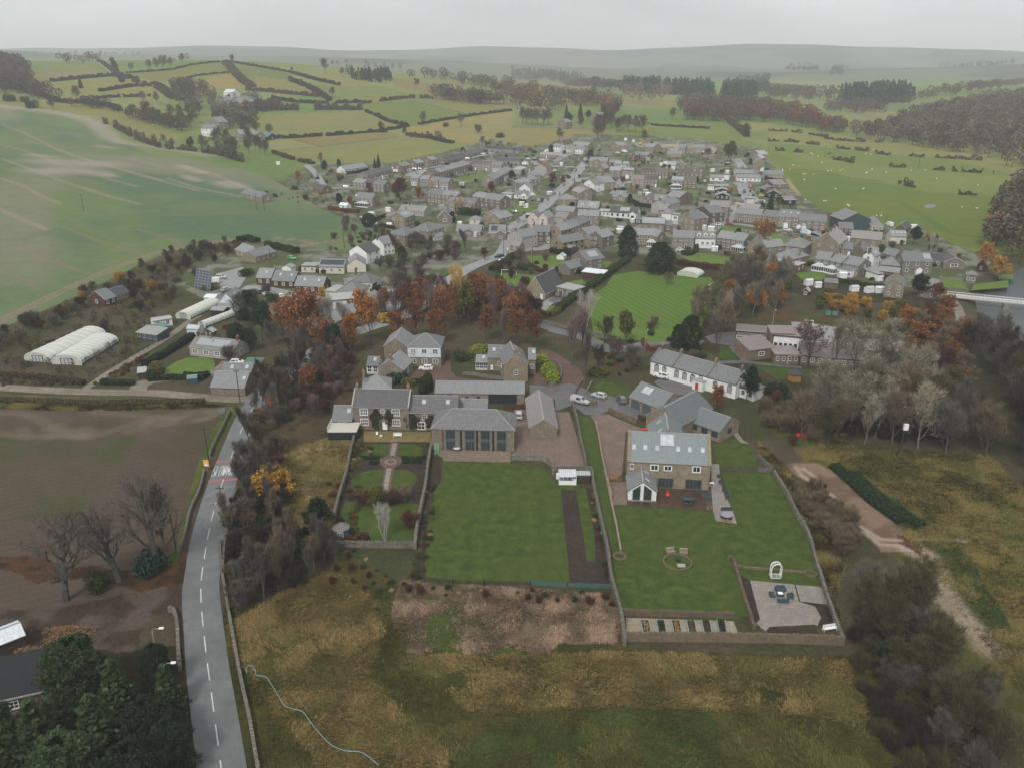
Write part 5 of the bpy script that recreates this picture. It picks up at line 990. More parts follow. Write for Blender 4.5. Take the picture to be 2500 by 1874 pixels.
for x0 in(-.05,L_-.5):mb=MB();mb.bar((x0+.25,-.35,6.2),(x0+.25,5.25,10.5),.5,.2);mb.bar((x0+.25,5.25,10.5),(x0+.25,10.8,6.2),.5,.2);mb.bd('gable_coping','tst',nr_)
sr,srr,L_=house('M',762,1562,1050,1574,2.4,6.6,2.1,'g','white','slate','w=0 e=0 s=2 side=R','white gabled sunroom with tall glazed panels on the front of the big new house','sunroom','sunroom')
for x0,x1,zr in((.9,2.35,1),(3.1,4.6,-1)):
 mb=MB();f_=lambda x:2.25+2.1*(1-abs(x-L_/2)/(L_/2))-.35;mb.fc([(x0,-.05,.5),(x1,-.05,.5),(x1,-.05,f_(x1)),(x0,-.05,f_(x0))]);pn=mb.bd('glazed_panel','glass',sr);m2=MB()
 for a_,b_ in(((x0,.5),(x1,.5)),((x1,.5),(x1,f_(x1))),((x1,f_(x1)),(x0,f_(x0))),((x0,f_(x0)),(x0,.5))):m2.bar((a_[0],-.07,a_[1]),(b_[0],-.07,b_[1]),.08)
 m2.bd('panel_frame','gpt',pn)
mb=MB();mb.box(-.04,L_+.04,-.05,.1,-.5,.32);mb.bd('stone_base','tst',sr)
# long white house with arched windows
def arch_win(root,x,z,w,h,nx=4):
 zt=z+h-w/2;pp=[(x+w/2-w/2*math.cos(t*math.pi/8),zt+w/2*math.sin(t*math.pi/8))for t in range(9)]
 mb=MB();mb.fc([(x,-.03,z),(x+w,-.03,z)]+[(a,-.03,b_)for a,b_ in pp[::-1]],0);
 for(a,b_),(c,d)in zip(pp[:-1],pp[1:]):mb.bar((a,-.06,b_),(c,-.06,d),.09,.16,2)
 for xx in(x,x+w):mb.bar((xx,-.06,z),(xx,-.06,zt),.09,.16,2)
 for i in range(1,nx):xx=x+w*i/nx;mb.bar((xx,-.05,z),(xx,-.05,zt+w*.3),.05,.05,1)
 for i in range(1,5):zz=z+(h-w*.3)*i/5;mb.bar((x,-.05,zz),(x+w,-.05,zz),.05,.05,1)
 mb.box(x-.1,x+w+.1,-.12,0,z-.1,z,1,True);mb.bd('arched_window',['glass','wpt','gst'],root)
cl,clr,L_=house('M',990,248,1855,490,4.1,8,2.5,'s','white','slate','w=0 e=2 c=L','long white-rendered house with a row of arched windows and a red door')
for f_ in(.055,.15,.30,.395,.49):arch_win(cl,L_*f_,1.2,1.25,2.3)
arch_win(cl,L_*.585,2.9,1.1,.95,3);arch_win(cl,L_*.75,1.2,1.25,2.2);arch_win(cl,L_*.91,1.2,1.25,2.3)
for f_,m_ in((.27,'stone'),(.68,'stone'),(.97,'dst')):fch(cl,L_*f_,4,6.6,m_,.6,1.,1.3,2,clr)
mb=MB()
for f_ in(0,.27,.68,1):mb.bar((L_*f_,-.2,4.3),(L_*f_,4,6.85),.35,.18);mb.bar((L_*f_,4,6.85),(L_*f_,8.2,4.3),.35,.18)
mb.bd('gable_coping','gst',clr)
mb=MB();mb.box(L_*.55,L_*.67,-1.6,0,0,2.7);pc=mb.bd('porch','white',cl);mb=MB();mb.box(L_*.545,L_*.675,-1.7,.0,2.7,2.9,0,True);mb.bd('porch_roof','lead',pc);put(wu('door',1,1,'reddoor','reddoor',.1,sill=False),pc,(L_*.585,-1.6,.05),(.95,1,2.05))
# school
H_('I',"""
208 772 568 800 4.6 6 .3 f pbk bsh|w=6 wh=1.3 ws=2 f=1 e=0 oh=.4|flat-roofed left block of the school with a long strip of white windows @school
546 800 800 806 6.2 5 .8 l brick bsh|w=0 e=0|pinkish corrugated roof at the back of the school @school
580 822 984 856 5.6 7 .3 f white bsh|w=8 ws=.9 wh=1.1 f=1 nx=1 fr=bpt e=0 oh=.35|white upper hall of the school with two rows of small dark windows @school
330 976 586 942 3.4 7 1.6 l brick bsh|w=1 ws=2 wh=1.3 e=0|school wing with a big plain brown sloping roof @school
590 1014 838 1018 3 7 .2 f brick bsh|w=4 ws=.8 wh=1.3 nx=1 e=0|flat-roofed entrance block of the school by the white pergola @school
848 1020 1180 1046 3 8 1.4 l brick bsh|w=4 e=0|long pinkish-roofed classroom block half hidden by the purple-twigged tree @school
1184 1048 1550 1076 3 8 1.4 l brick bsh|w=5 e=0|end classroom block of the school behind the pale bare trees @school
1730 726 1860 742 2.2 4 1.6 g darkwood dkt|w=0 e=0|dark open timber shelter at the edge of the playground @shelter
1090 285 1228 296 2.4 4 .6 l dst slate|w=0 e=0|long low stone outhouse at the edge of the allotments @outbuilding
870 372 930 380 2 3 1 g bnw gsh|w=1 e=0|small dark allotment shed at the left end of the allotments @shed
""")
H_('J',"""
645 567 944 573 5.4 9 2.5 s gst slate|w=3 wh=1.6 nx=1 c=L p=.72-.97 o=.55|square stone house with solar panels and a glazed garden porch near the river
560 520 640 512 3 7 2.2 g stone slate|w=0 e=0|narrow gabled stone cottage left of the square stone house @cottage
415 604 610 622 3 8 2.6 h tst slate|w=1 s=1|low tan cottage with hipped roof and slit rooflight by the motorhome @cottage
1056 580 1275 588 2.8 9 2.2 g gst dkt|w=1 ws=3 wh=1.3 b f=1 e=0|bungalow with a white-edged low gable and wide picture window near the river @bungalow
948 558 1050 562 2.8 8 2 s gst dkt|w=1|dark-roofed side part of the picture-window bungalow @bungalow
460 800 656 820 4.9 9 2.6 g stone slb|w=2 ws=.9 f=2 c=Ll e=0|stone house with two chimneys on its ridge facing the allotments
806 800 992 832 4.8 6 1.9 s stone slate|w=2 ws=.8 nx=1 c=R e=1|small two-storey stone house at the end of the footbridge
392 706 455 700 2.8 7 .1 f white gsh|w=0 d=.5 e=0|flat-roofed white garage at the left of the chimneyed stone house @garage
262 655 600 690 3 8 .1 f dst gsh|w=0 e=0|long flat-roofed stone yard building with a dark pole in front @outbuilding
1284 706 1388 716 3.4 4 1.1 h gst slb|w=2 nx=1 wh=1.2|little grey summerhouse standing on posts by the river lawns @summerhouse
1395 600 1490 612 3 6 2.2 g bnw gsh|w=1 e=0|brown timber boathouse under the orange trees by the river @boathouse
560 238 668 250 2 12 2.4 g dst dkt|w=0 e=0|dark rusting arched barn by the parked white vans @barn
""")
# left-hand settlement
H_('h',"""
48 1186 490 1236 2.8 8 2.1 s grn slb|w=4 wh=1.4 ws=1.9 p=.12-.84 c=LR cw=rbk e=1 nx=3|stone-roofed bungalow carrying a wide bank of solar panels by its green lawn @bungalow
378 1468 680 1466 2.2 6 2.2 s dst slate|w=0 s=2 e=0|slate-roofed stone barn with two small rooflights behind the roadside barn @barn
262 1588 608 1600 2.3 9 2.6 s stone slate|w=0 e=0 s=1 su=.85|plain stone barn with big slate roof at the roadside junction @barn
725 486 878 493 2.9 8 2.7 s bnw slate|w=2 s=1|leftmost and highest of the three stepped timber-clad blocks with skylights @terrace
884 513 1112 524 2.9 8 2.7 s bnw slate|w=3 s=2|middle one of the three stepped timber-clad blocks with skylights @terrace
1114 566 1404 579 2.9 8 2.7 s bnw slate|w=4 s=2|rightmost and lowest of the three stepped timber-clad blocks with skylights @terrace
722 278 924 222 2.8 8 2 s tst slate|w=4 e=0|brick bungalow below the round-cut hedge at the field, right wing @bungalow
512 200 645 244 2.8 8 2 s tst slate|w=3 c=R|brick bungalow below the round-cut hedge at the field, left wing @bungalow
1360 376 1612 381 2.9 8 2.2 s cream slate|w=3 p=.03-.97 pd|cream bungalow with one whole dark solar roof by the cream gable @bungalow
1640 368 1836 360 2.9 11 2.7 g cream slate|w=1 e=1|cream bungalow with a broad plain gable below the white farmhouse @bungalow
1668 216 1846 240 4.8 9 2.8 g white dkt|w=0 e=2 f=2|white house with a dark timber gable top at the field corner
1610 500 1680 530 2.8 7 .1 h trn slate|w=1|small tan side wing of the red-ridged hipped bungalow @extension
1684 530 1905 543 2.8 9 2.8 h cream slate|w=3 ridge=redtile c=L|cream hipped bungalow with red ridge tiles, upper one of two @bungalow
1540 628 1782 640 2.8 9 2.8 h cream slate|w=3 ridge=redtile|cream hipped bungalow with red ridge tiles and yellow creeper, lower one of two @bungalow
1420 620 1540 634 2.6 8 .1 f trn gsh|w=1|flat-roofed link at the left of the lower hipped bungalow @extension
1500 722 1760 700 3.2 9 .1 f white gsh|w=0|long flat pale-roofed hall behind the old stone mill range @hall
1850 640 2090 650 3 5 .1 f grn gsh|w=0 e=0 ridge=grs|low flat-roofed building with a green edge by the car park @outbuilding
1480 960 1884 768 5 8 2.1 s stone slate|w=8 nx=1 c=rM cw=dst|long old stone mill range running behind the pale bare trees @mill
1892 760 2032 692 5.2 8 2.2 s stone slate|w=3 c=L nx=2|stone house with a small porch at the upper end of the old mill range
348 738 512 742 2.6 9 3.2 g pbl slate|w=1 ws=1 e=0 s=1 side=R q=.0,.9,1.5,1.6|pale blue gabled workshop above the polytunnels @workshop
265 815 400 822 2.4 4 .5 s bwd gsh|w=0 e=0|dark open shed with a curved pale roof by the long polytunnel @shed
195 1035 282 1040 2 2.6 .9 g bnw gsh|w=2 ws=.6 e=0|tiny dark-red summerhouse behind the solar bungalow @summerhouse
596 1362 764 1366 2.2 4 .5 l grn grs|w=0 e=0|green-roofed lean-to shed by the barn with two rooflights @shed
195 690 310 694 2.2 5 .6 s pbl wsh|w=1 e=0|small white-roofed cabin at the top of the long polytunnel @cabin
985 385 1075 392 2.4 4 1.0 g white gsh|w=0 e=0|white garden shed above the timber-clad blocks @shed
1180 372 1330 376 2.6 6 .1 f cream gsh|w=2|flat cream workshop with open timber frame beside it @workshop
""")
H_('g',"""
1056 712 1170 676 2.7 8 2.6 s bnw bsl|w=2 fr=wpt e=1|timber barn with pale blue-grey metal roof among scrub, left part @barn
1173 672 1310 628 2.6 6 2 s bnw dkt|w=4 e=0|dark-roofed glazed right part of the timber barn among scrub @barn
1376 1040 1590 1070 2.2 5 .8 l bgy gsh|w=4 fr=gsh|long green-framed glasshouse shed with patched roof by the mobile home @shed
1596 1000 1700 976 2.2 5 .6 s bgy grs|w=1 e=0|bright green tin shed by the mobile home @shed
1545 930 1740 900 2.4 4 .4 s white gsh|w=2 e=0|long white mobile home at the edge of the scrub @mobile_home
1885 1000 2005 1010 2 3 .8 s pbl pgl|w=0 e=0|small glass greenhouse by the grassy track @greenhouse
1388 1450 1480 1440 1.8 2.6 .6 l darkwood gsh|w=0 e=0|little shed with grey-green roof by the dark clipped hedge @shed
""")
H_('b',"""
0 570 40 568 4 30 4 s white grs|w=0 e=0|pale green farm barn on the hill, left one of the pair @barn
60 560 165 520 4 25 4 s grn grs|w=0 e=0|pale green farm barn on the hill, right one of the pair @barn
100 862 182 866 3.5 14 3 s bwd grs|w=1|dark shed with pale green roof at the left end of the meadow @shed
0 830 75 850 6 10 2.4 s stone slate|w=2|small stone cottage by the dark shed at the meadow edge @cottage
-40 1330 130 1370 3 8 2 s stone slate|w=1|low stone house by the lane under the orange beech @cottage
555 1290 640 1300 3 8 2 s rbk dkt|w=0|dark red timber shed below the orange beech @shed
""")
H_('a',"""
1870 590 2040 588 7 14 4 s gst slate|w=6 c=M|grey farmhouse on the hill by the green barns @farmhouse
1930 518 2010 520 7 12 4 s white wsh|w=0|white-roofed barn behind the hill farmhouse @barn
1735 826 1832 828 8 12 3 s white slate|w=3 wh=2|pale house with two rooflights among the trees of the wooded lane
1800 770 1890 776 8 12 5 g gst slate|w=1|tall gabled stone house in the trees of the wooded lane
2070 880 2200 872 7 12 4 s stone slate|w=4|stone house at the right end of the wooded lane
""")
H_('c',"""
395 770 470 775 7 10 3 g gst slate|w=1|grey stone house by the church trees beyond the village
680 720 760 728 8 16 4 g stone slate|w=0|old stone church almost hidden by dark trees @church
1885 612 1970 615 6 12 3 s white slate|w=3|tiny far-off white farmhouse before the conifer wood @farmhouse
""")
H_('d',"""
2005 556 2060 552 7 14 5 g white slate|w=1|far-off white house on the wooded slope to the right
420 482 500 484 6 14 3 s white slate|w=4|hazy far-off row of pale farm buildings in the valley @farm
""")
# bottom-left yard buildings
sh,_,_=house('R',-140,690,190,560,2.6,4.2,.9,'s','darkwood','wsh','w=0 e=0','grey timber shed with shiny corrugated blue-white roof at the left edge of the log yard','shed','shed')
bh,_,_=house('R',-300,1130,470,960,3.0,9,.1,'f','dst','bwd','w=1 e=0 oh=.5','flat black-roofed building behind the big conifers at the bottom left','house','house')
# polytunnels
pln('polythene',lin(186,188,180),.35,.4,var=.1,sc=.5);pln('hoop',lin(228,228,222),.5)
pln('greennet',lin(48,110,92),.8,var=.3)
def tunnel(cr,a,b,c,h,label,n=9,door=True):
 A,B,Cc=Gp(cr,*a),Gp(cr,*b),Gp(cr,*c);u=(B-A);w=u.xy.length;ang=math.atan2(u.y,u.x);nn=Vector((-math.sin(ang),math.cos(ang),0));Lt=abs((Cc-B).dot(nn));z0=(A.z+B.z)/2
 A.z=z0;rt=empty('polytunnel',A,ang,label,'polytunnel','polytunnels of the plant nursery');K=12
 arc=[(w/2-w/2*math.cos(math.pi*i/K),.5+(h-.5)*math.sin(math.pi*i/K)**.75)for i in range(K+1)]
 mb=MB();
 for i in range(K):(x0,q0),(x1,q1)=arc[i],arc[i+1];mb.fc([(x0,0,q0),(x0,Lt,q0),(x1,Lt,q1),(x1,0,q1)])
 mb.fc([(0,.05,0),(w,.05,0)]+[(x,.05,z_)for x,z_ in arc[::-1]]);mb.fc([(w,Lt,0),(0,Lt,0)]+[(x,Lt,z_)for x,z_ in arc]);mb.bd('cover','polythene',rt,True)
 mb=MB();
 for x0 in(0,w):mb.fc([(x0,0,-.6),(x0,Lt,-.6),(x0,Lt,.55),(x0,0,.55)])
 mb.bd('side_netting','greennet',rt)
 for k in range(n):
  y=Lt*k/(n-1);mb=MB()
  for(x0,q0),(x1,q1)in zip(arc[:-1],arc[1:]):mb.bar((x0,y,q0+.03),(x1,y,q1+.03),.09)
  mb.bd('hoop','hoop',rt)
 if door:mb=MB();mb.box(w*.3,w*.7,-.06,0,0,2.1,0);put(wu('door',3,1,'darkwood','pgl',.06,sill=False),rt,(w*.3,-.02,.0),(w*.4,1,2.1))
 return rt
tunnel('g',(252,1332),(525,1352),(935,1070),3.0,'left one of the two big white polytunnels side by side, its door open',10)
tunnel('g',(528,1366),(832,1376),(1256,1150),3.1,'right one of the two big white polytunnels side by side, green netting along its side',11)
tunnel('g',(1782,902),(1930,915),(2230,770),2.6,'long narrow white polytunnel running up to the pale blue workshop',14)
tunnel('h',(145,988),(215,1000),(440,875),2.1,'smallest white polytunnel by the walled nursery garden',10)
tunnel('F',(568,1062),(850,1104),(880,1050),2.3,'short white polytunnel standing across the top of the playing field',5,False)
# -------- dry stone walls, fences, hedges' frames
def dwall(name,P,h,w,label,mat='dwl',cope=True,k=3,cat='wall',closed=False,step=.55):
 P=sml(P,k)if k>1 else[np.array(p[:2])for p in P];mb=MB();rnd=random.Random(len(label)*7+int(abs(P[0][0])*10));base=P[0]
 Ls=np.cumsum([0]+[float(np.hypot(*(P[i+1]-P[i])))for i in range(len(P)-1)]);n=max(2,int(Ls[-1]/step));S_=[]
 for i in range(n+1):
  s_=Ls[-1]*i/n;j=min(np.searchsorted(Ls,s_,'right')-1,len(P)-2);f=(s_-Ls[j])/(Ls[j+1]-Ls[j]+1e-9);S_.append(P[j]+(P[j+1]-P[j])*f)
 for i in range(n):
  a,b_=S_[i],S_[i+1];t=(b_-a)/(np.hypot(*(b_-a))+1e-9);nn=np.array([-t[1],t[0]])*w/2*(1+rnd.uniform(-.12,.12));zh=h*(1+rnd.uniform(-.06,.06));g_=float(H(*a))
  c=[a-nn,b_-nn,b_+nn,a+nn];tp=[(*(x-base),g_+zh)for x in c];bt=[(*(x-base),g_-.4)for x in c];mb.fc(tp);u0=Ls[-1]*i/n
  for k_ in range(4):
   l=(k_+1)%4;uu=(u0,u0+step)if k_ in(0,2)else(0,w);mb.fc([bt[k_],bt[l],tp[l],tp[k_]],0,[(uu[0],0),(uu[1],0),(uu[1],zh),(uu[0],zh)])
  if cope:
   for _ in range(2):
    f=rnd.random();p=a+(b_-a)*f;s2=rnd.uniform(.1,.2);q0=p-base;ww=w*.5
    cc=[q0-t*s2*.5-nn/np.hypot(*nn)*ww,q0+t*s2*.5-nn/np.hypot(*nn)*ww,q0+t*s2*.5+nn/np.hypot(*nn)*ww,q0-t*s2*.5+nn/np.hypot(*nn)*ww];hh=g_+zh+rnd.uniform(.08,.2)
    T4=[(*x,hh)for x in cc];B4=[(*x,g_+zh-.05)for x in cc];mb.fc(T4)
    for k_ in range(4):l=(k_+1)%4;mb.fc([B4[k_],B4[l],T4[l],T4[k_]])
 o=mb.bd(name,MAT[mat]);o.location=(base[0],base[1],0);return tag(o,label,cat)
for cr_,s_,h_,w_,lb,mt in(('N',"470 60 430 220 390 380 360 560 320 700 270 860 225 1020 190 1170",1.3,.5,'lichen-covered garden wall between the pale grass bank and the cottage garden','dwl'),('N',"1430 200 1400 360 1370 560 1340 800 1300 1000 1260 1200 1225 1400 1210 1560",1.5,.5,'lichen-covered garden wall between the cottage garden and the big lawn','dwl'),
('N',"110 1515 400 1525 700 1530 1000 1535 1210 1530",1.2,.5,'mossy garden wall along the foot of the cottage garden','dwl'),('L',"790 1010 830 1130 860 1280 890 1440 930 1610 950 1720",1.5,.5,'tall dry stone wall between the gravel yard and the narrow green strip','dwl'),
('O',"1455 295 1600 292 1815 298 1845 420 1890 640 1940 860 1990 1100 2010 1280 2040 1420 2080 1560 2110 1680 2130 1800 2150 1960",1.6,.5,'long dry stone wall between the two large gardens, greenhouse at its top corner','dwl'),('O',"1060 165 1180 165 1340 172 1410 195 1455 240 1465 310",1.3,.5,'curved dry stone wall between the gravel yard and the big lawn','dwl'),
('P',"60 1180 200 1230 1170 1262",1.0,.45,'gold dry stone wall along the top of the raised vegetable beds','gwl'),('P',"200 1455 600 1458 1200 1465 1700 1475 2115 1490",1.5,.5,'long gold dry stone wall along the bottom of the right-hand garden','gwl'),
('P',"1510 20 1620 200 1720 400 1810 560 1870 780 1940 1000 1980 1130 2040 1300 2110 1480",1.0,.45,'stone boundary wall curving down the right side of the large garden','dwl'),('M',"430 885 460 1010 480 1130 520 1340 560 1500 590 1640",.7,.35,'pale stone retaining edge between the green strip and the gravel drive','tst'),
('P',"55 0 75 80 110 260 150 440 195 690",.55,.35,'pale stone retaining edge running down by the large lawn','tst'),('P',"1120 770 1160 775 1230 1010 1310 1260 1345 1370",.8,.45,'low gold stone wall with a planted top down the middle of the large lawn','gwl'),('P',"1190 828 1300 842 1480 855 1790 882",.5,.35,'low gold stone wall crossing behind the white garden arch','gwl'),
('M',"568 760 600 780 700 830 850 885",1.1,.45,'curving gold stone wall by the black parking yard','gwl'),('L',"950 960 1010 985 1070 1000",1.1,.45,'short gold stone wall behind the silver pickup','gwl'),('L',"590 500 640 550 670 620 650 700 600 750 520 775",.9,.4,'curved stone wall round the bank with the round conifers','dwl'),
('K',"1540 600 1640 600 1800 630 1950 645 2212 660",.9,.4,'stone wall before the tall stone gable above the stable','dwl'),('L',"910 715 860 790 820 870",.8,.35,'low stone wall on the left of the planted wedge above the pickup','dwl'),('L',"1020 730 980 800 950 860",.7,.35,'low stone wall on the right of the planted wedge above the pickup','dwl'),
('L',"420 30 600 75 900 150 1080 195 1300 230",1.0,.4,'long stone wall between the back lane and the playing field','dwl'),('Q',"1695 262 1640 380 1570 520 1545 590",.9,.4,'stone wall between the ploughed field and the verge of the road, upper part','dwl'),('Q',"1505 700 1470 840 1400 1000 1360 1180 1310 1300",.8,.4,'mossy stone wall between the ploughed field and the road, lower part','dwl'),
('R',"1695 -150 1710 60 1740 240 1780 480 1830 760 1880 1010 1930 1240 1990 1593 2060 1900",.9,.45,'mossy wall along the right edge of the road at the bottom of the picture','dwl'),('Q',"1750 830 1700 950 1670 1130 1650 1300 1640 1500",.8,.4,'overgrown wall at the right of the road by the bare scrub','dwl'),('R',"1305 385 1345 400 1370 500 1380 700 1390 850",.9,.5,'moss-covered wall at the left edge of the road by the log yard','dwl'),
('S',"0 500 60 560 110 600 60 610 0 600",.9,.4,'stone wall corner at the top of the right-hand boundary','dwl'),('c',"0 820 200 822 500 828 690 842",1.2,.8,'pale stone field wall running towards the church trees','gst'),('b',"1340 562 1600 622 1880 688",1.1,.7,'pale stone field wall crossing the bright green pasture','gst'),('E',"1200 560 1500 560 1500 561",.1,.1,'x','dwl')):
 dwall('stone_wall',pts(cr_,s_),h_,w_,lb,mt,cope=(h_>.75))
def fence(cr,s_,h,label,mat='darkwood',post=2.2,solid=False,name='fence',wire=False):
 P=[np.array(p[:2])for p in pts(cr,s_)];rt=empty(name,(P[0][0],P[0][1],0),0,label,'fence');mp_=MB();mr=MB()
 for a,b_ in zip(P[:-1],P[1:]):
  L_=float(np.hypot(*(b_-a)));n=max(1,round(L_/post))
  for i in range(n+1):
   p=a+(b_-a)*i/n-P[0];g_=float(H(*(p+P[0])));mp_.bar((*p,g_-.2),(*p,g_+h+.05),.11 if not wire else.14)
   if i<n:
    p2=a+(b_-a)*(i+1)/n-P[0];g2=float(H(*(p2+P[0])))
    if solid:mr.fc([(*p,g_),(*p2,g2),(*p2,g2+h),(*p,g_+h)]);mr.fc([(p[0],p[1]+.06,g_),(p[0],p[1]+.06,g_+h),(p2[0],p2[1]+.06,g2+h),(p2[0],p2[1]+.06,g2)])
    else:
     for z_ in((.95,.5)if not wire else(.95,.6,.25)):mr.bar((*p,g_+h*z_),(*p2,g2+h*z_),.04 if wire else.06,.03 if wire else.09)
 mp_.bd('posts',MAT[mat],rt);mr.bd('fence_panel' if solid else 'rails',MAT[mat],rt);return rt
pln('goldwood',lin(150,108,60));pln('greennetting',lin(70,96,90),.8)
for a in(('M',"862 845 940 880 1000 930",1.5,'dark brown close-boarded fence by the gable of the right-hand wing','darkwood',2,True),('L',"0 1040 120 1040 275 1038",1.5,'dark brown close-boarded fence between the stable and the long stone barn','bnw',2,True),('P',"80 75 200 95",1.1,'orange wooden gate fence at the side of the sunroom','goldwood',.5,False),
('O',"220 1345 500 1365 800 1375 1240 1385",1.,'wire fence with posts along the foot of the big lawn','darkwood',3,False),('O',"1240 1370 1600 1390 2030 1405",.9,'fence hung with green netting at the foot of the soil bed','greennetting',3,True),('b',"390 890 530 930 640 952 1000 905 1290 872",1.3,'post and rail fence across the lower hill meadow','darkwood',5,False),('b',"230 990 440 968 640 952",1.3,'fence between the small tussocky field and the lower meadow','darkwood',5,False),
('K',"640 640 780 650 1000 690 1160 690",1.5,'black boarded fence behind the evergreen shrubs above the farmhouse','bwd',2,True),('g',"900 1500 1150 1380 1400 1260 1700 1100",1.,'thin paddock fence by the grassy nursery track','darkwood',2.5,False),('d',"130 1185 500 1210 700 1265 1000 1297",1.2,'wire fence dividing the sheep pasture','darkwood',5,False),('C',"200 380 330 384",1.5,'dark red boarded fence below the red brick gable','rbk',2,True),('S',"110 610 230 690 320 820",1.1,'wire fence outside the right-hand garden wall','darkwood',2.5,False),):
 fence(a[0],a[1],a[2],a[3],a[4],a[5],a[6])
# -------- plants: a few grown templates, copied out one by one
def rv(rnd):
 v=Vector((rnd.gauss(0,1),rnd.gauss(0,1),rnd.gauss(0,1)));return v.normalized()
class NPM:
 def __init__(s):s.v=[];s.f=[]
 def quad(s,a,b,c,d):k=len(s.v);s.v+=[a,b,c,d];s.f.append((k,k+1,k+2,k+3))
 def blade(s,a,b,w,rnd,w2=None):
  t=(b-a).normalized();x=t.cross(rv(rnd));
  if x.length<1e-3:return
  x=x.normalized()*w/2;s.quad(a-x,a+x,b+x*(w2 or.5),b-x*(w2 or.5))
 def leaf(s,c,r,rnd,up=.4):
  n=(rv(rnd)+Vector((0,0,up))).normalized();x=n.orthogonal().normalized();a=rnd.random()*6.28;y=n.cross(x);x,y=x*math.cos(a)+y*math.sin(a),y*math.cos(a)-x*math.sin(a)
  s.quad(c-x*r-y*r*.6,c+x*r-y*r*.6,c+x*r*.7+y*r*.7,c-x*r*.7+y*r*.6)
 def tb(s,a,b,ra,rb,n=4):
  t=(b-a).normalized();x=t.orthogonal().normalized();y=t.cross(x)
  for i in range(n):
   p,q_=2*math.pi*i/n,2*math.pi*(i+1)/n;u=x*math.cos(p)+y*math.sin(p);w=x*math.cos(q_)+y*math.sin(q_);s.quad(a+u*ra,a+w*ra,b+w*rb,b+u*rb)
 def mesh(s,name,m):return np_mesh(name,[tuple(v)for v in s.v],s.f,MAT[m])
def grow(rnd,h,spread,levels=3,stems=1,bush=False,droop=0.,first=.25,twigs=6,tw=.05,tl=1.1,nb=(9,5,4),upb=.6,rad=None):
 T,W_=NPM(),NPM();tips=[]
 rad=rad or h*.018
 def br(p,d,L,r,lv):
  nseg=4 if lv<2 else 2;pts_=[p];q_=p;dd=d
  for i in range(nseg):
   dd=(dd+rv(rnd)*(.16 if lv==0 else.28)+Vector((0,0,upb*.25 if lv else.08))-Vector((0,0,droop*.3 if lv>1 else 0))).normalized();q_=q_+dd*L/nseg
   r0=r*(1-.75*i/nseg);r1=r*(1-.75*(i+1)/nseg)
   if r0>.012*h/10:T.tb(pts_[-1],q_,r0,r1,5 if lv==0 else 3)
   else:W_.blade(pts_[-1],q_,max(r0*2,tw),rnd,.8)
   pts_.append(q_)
  if lv==levels:
   for _ in range(twigs):
    f=rnd.random();i=min(int(f*nseg),nseg-1);b_=pts_[i]+(pts_[i+1]-pts_[i])*(f*nseg-i);e=(dd+rv(rnd)*.9+Vector((0,0,.25-droop))).normalized()*tl*rnd.uniform(.5,1.2);W_.blade(b_,b_+e,tw,rnd);tips.append(b_+e*.7)
   tips.append(q_);return
  n=nb[lv]
  for k in range(n):
   f=first+(1-first)*(k+rnd.random()*.6)/n if lv==0 else.25+.75*(k+rnd.random()*.6)/n
   i=min(int(f*nseg),nseg-1);b_=pts_[i]+(pts_[i+1]-pts_[i])*min(1,f*nseg-i)
   side=d.cross(rv(rnd)).normalized();a=k*2.4+rnd.random();side=(Matrix.Rotation(a,3,d)@d.orthogonal().normalized())if lv==0 else side
   nd=(side*spread*(1.1-.35*f)+dd*(.5+.5*f)+Vector((0,0,upb*.5))).normalized();br(b_,nd,L*(.62-.22*f if lv==0 else.55),r*(.55-.25*f),lv+1)
  br(q_,dd,L*.35,r*.3,min(lv+1,levels))
 for k in range(stems):
  a=k*2*math.pi/stems+rnd.random();d0=Vector((math.cos(a)*.35*(stems>1),math.sin(a)*.35*(stems>1),1)).normalized();br(Vector((0,0,-.3)),d0,h*.72,rad/(1 if stems==1 else 1.5),0)
 return T,W_,tips
TPL={}
def mk(name,T,W_,tipmat='twig',cname='crown'):
 e=bpy.data.objects.new(name,None);C.objects.link(e)
 if T is not None and T.f:t=bpy.data.objects.new('trunk',T.mesh('trunk','bark'));t['tint']=0;t.color=(.11,.095,.08,1);link(t,e)
 if W_ is not None:c=bpy.data.objects.new(cname,W_.mesh(cname,tipmat));link(c,e)
 return e
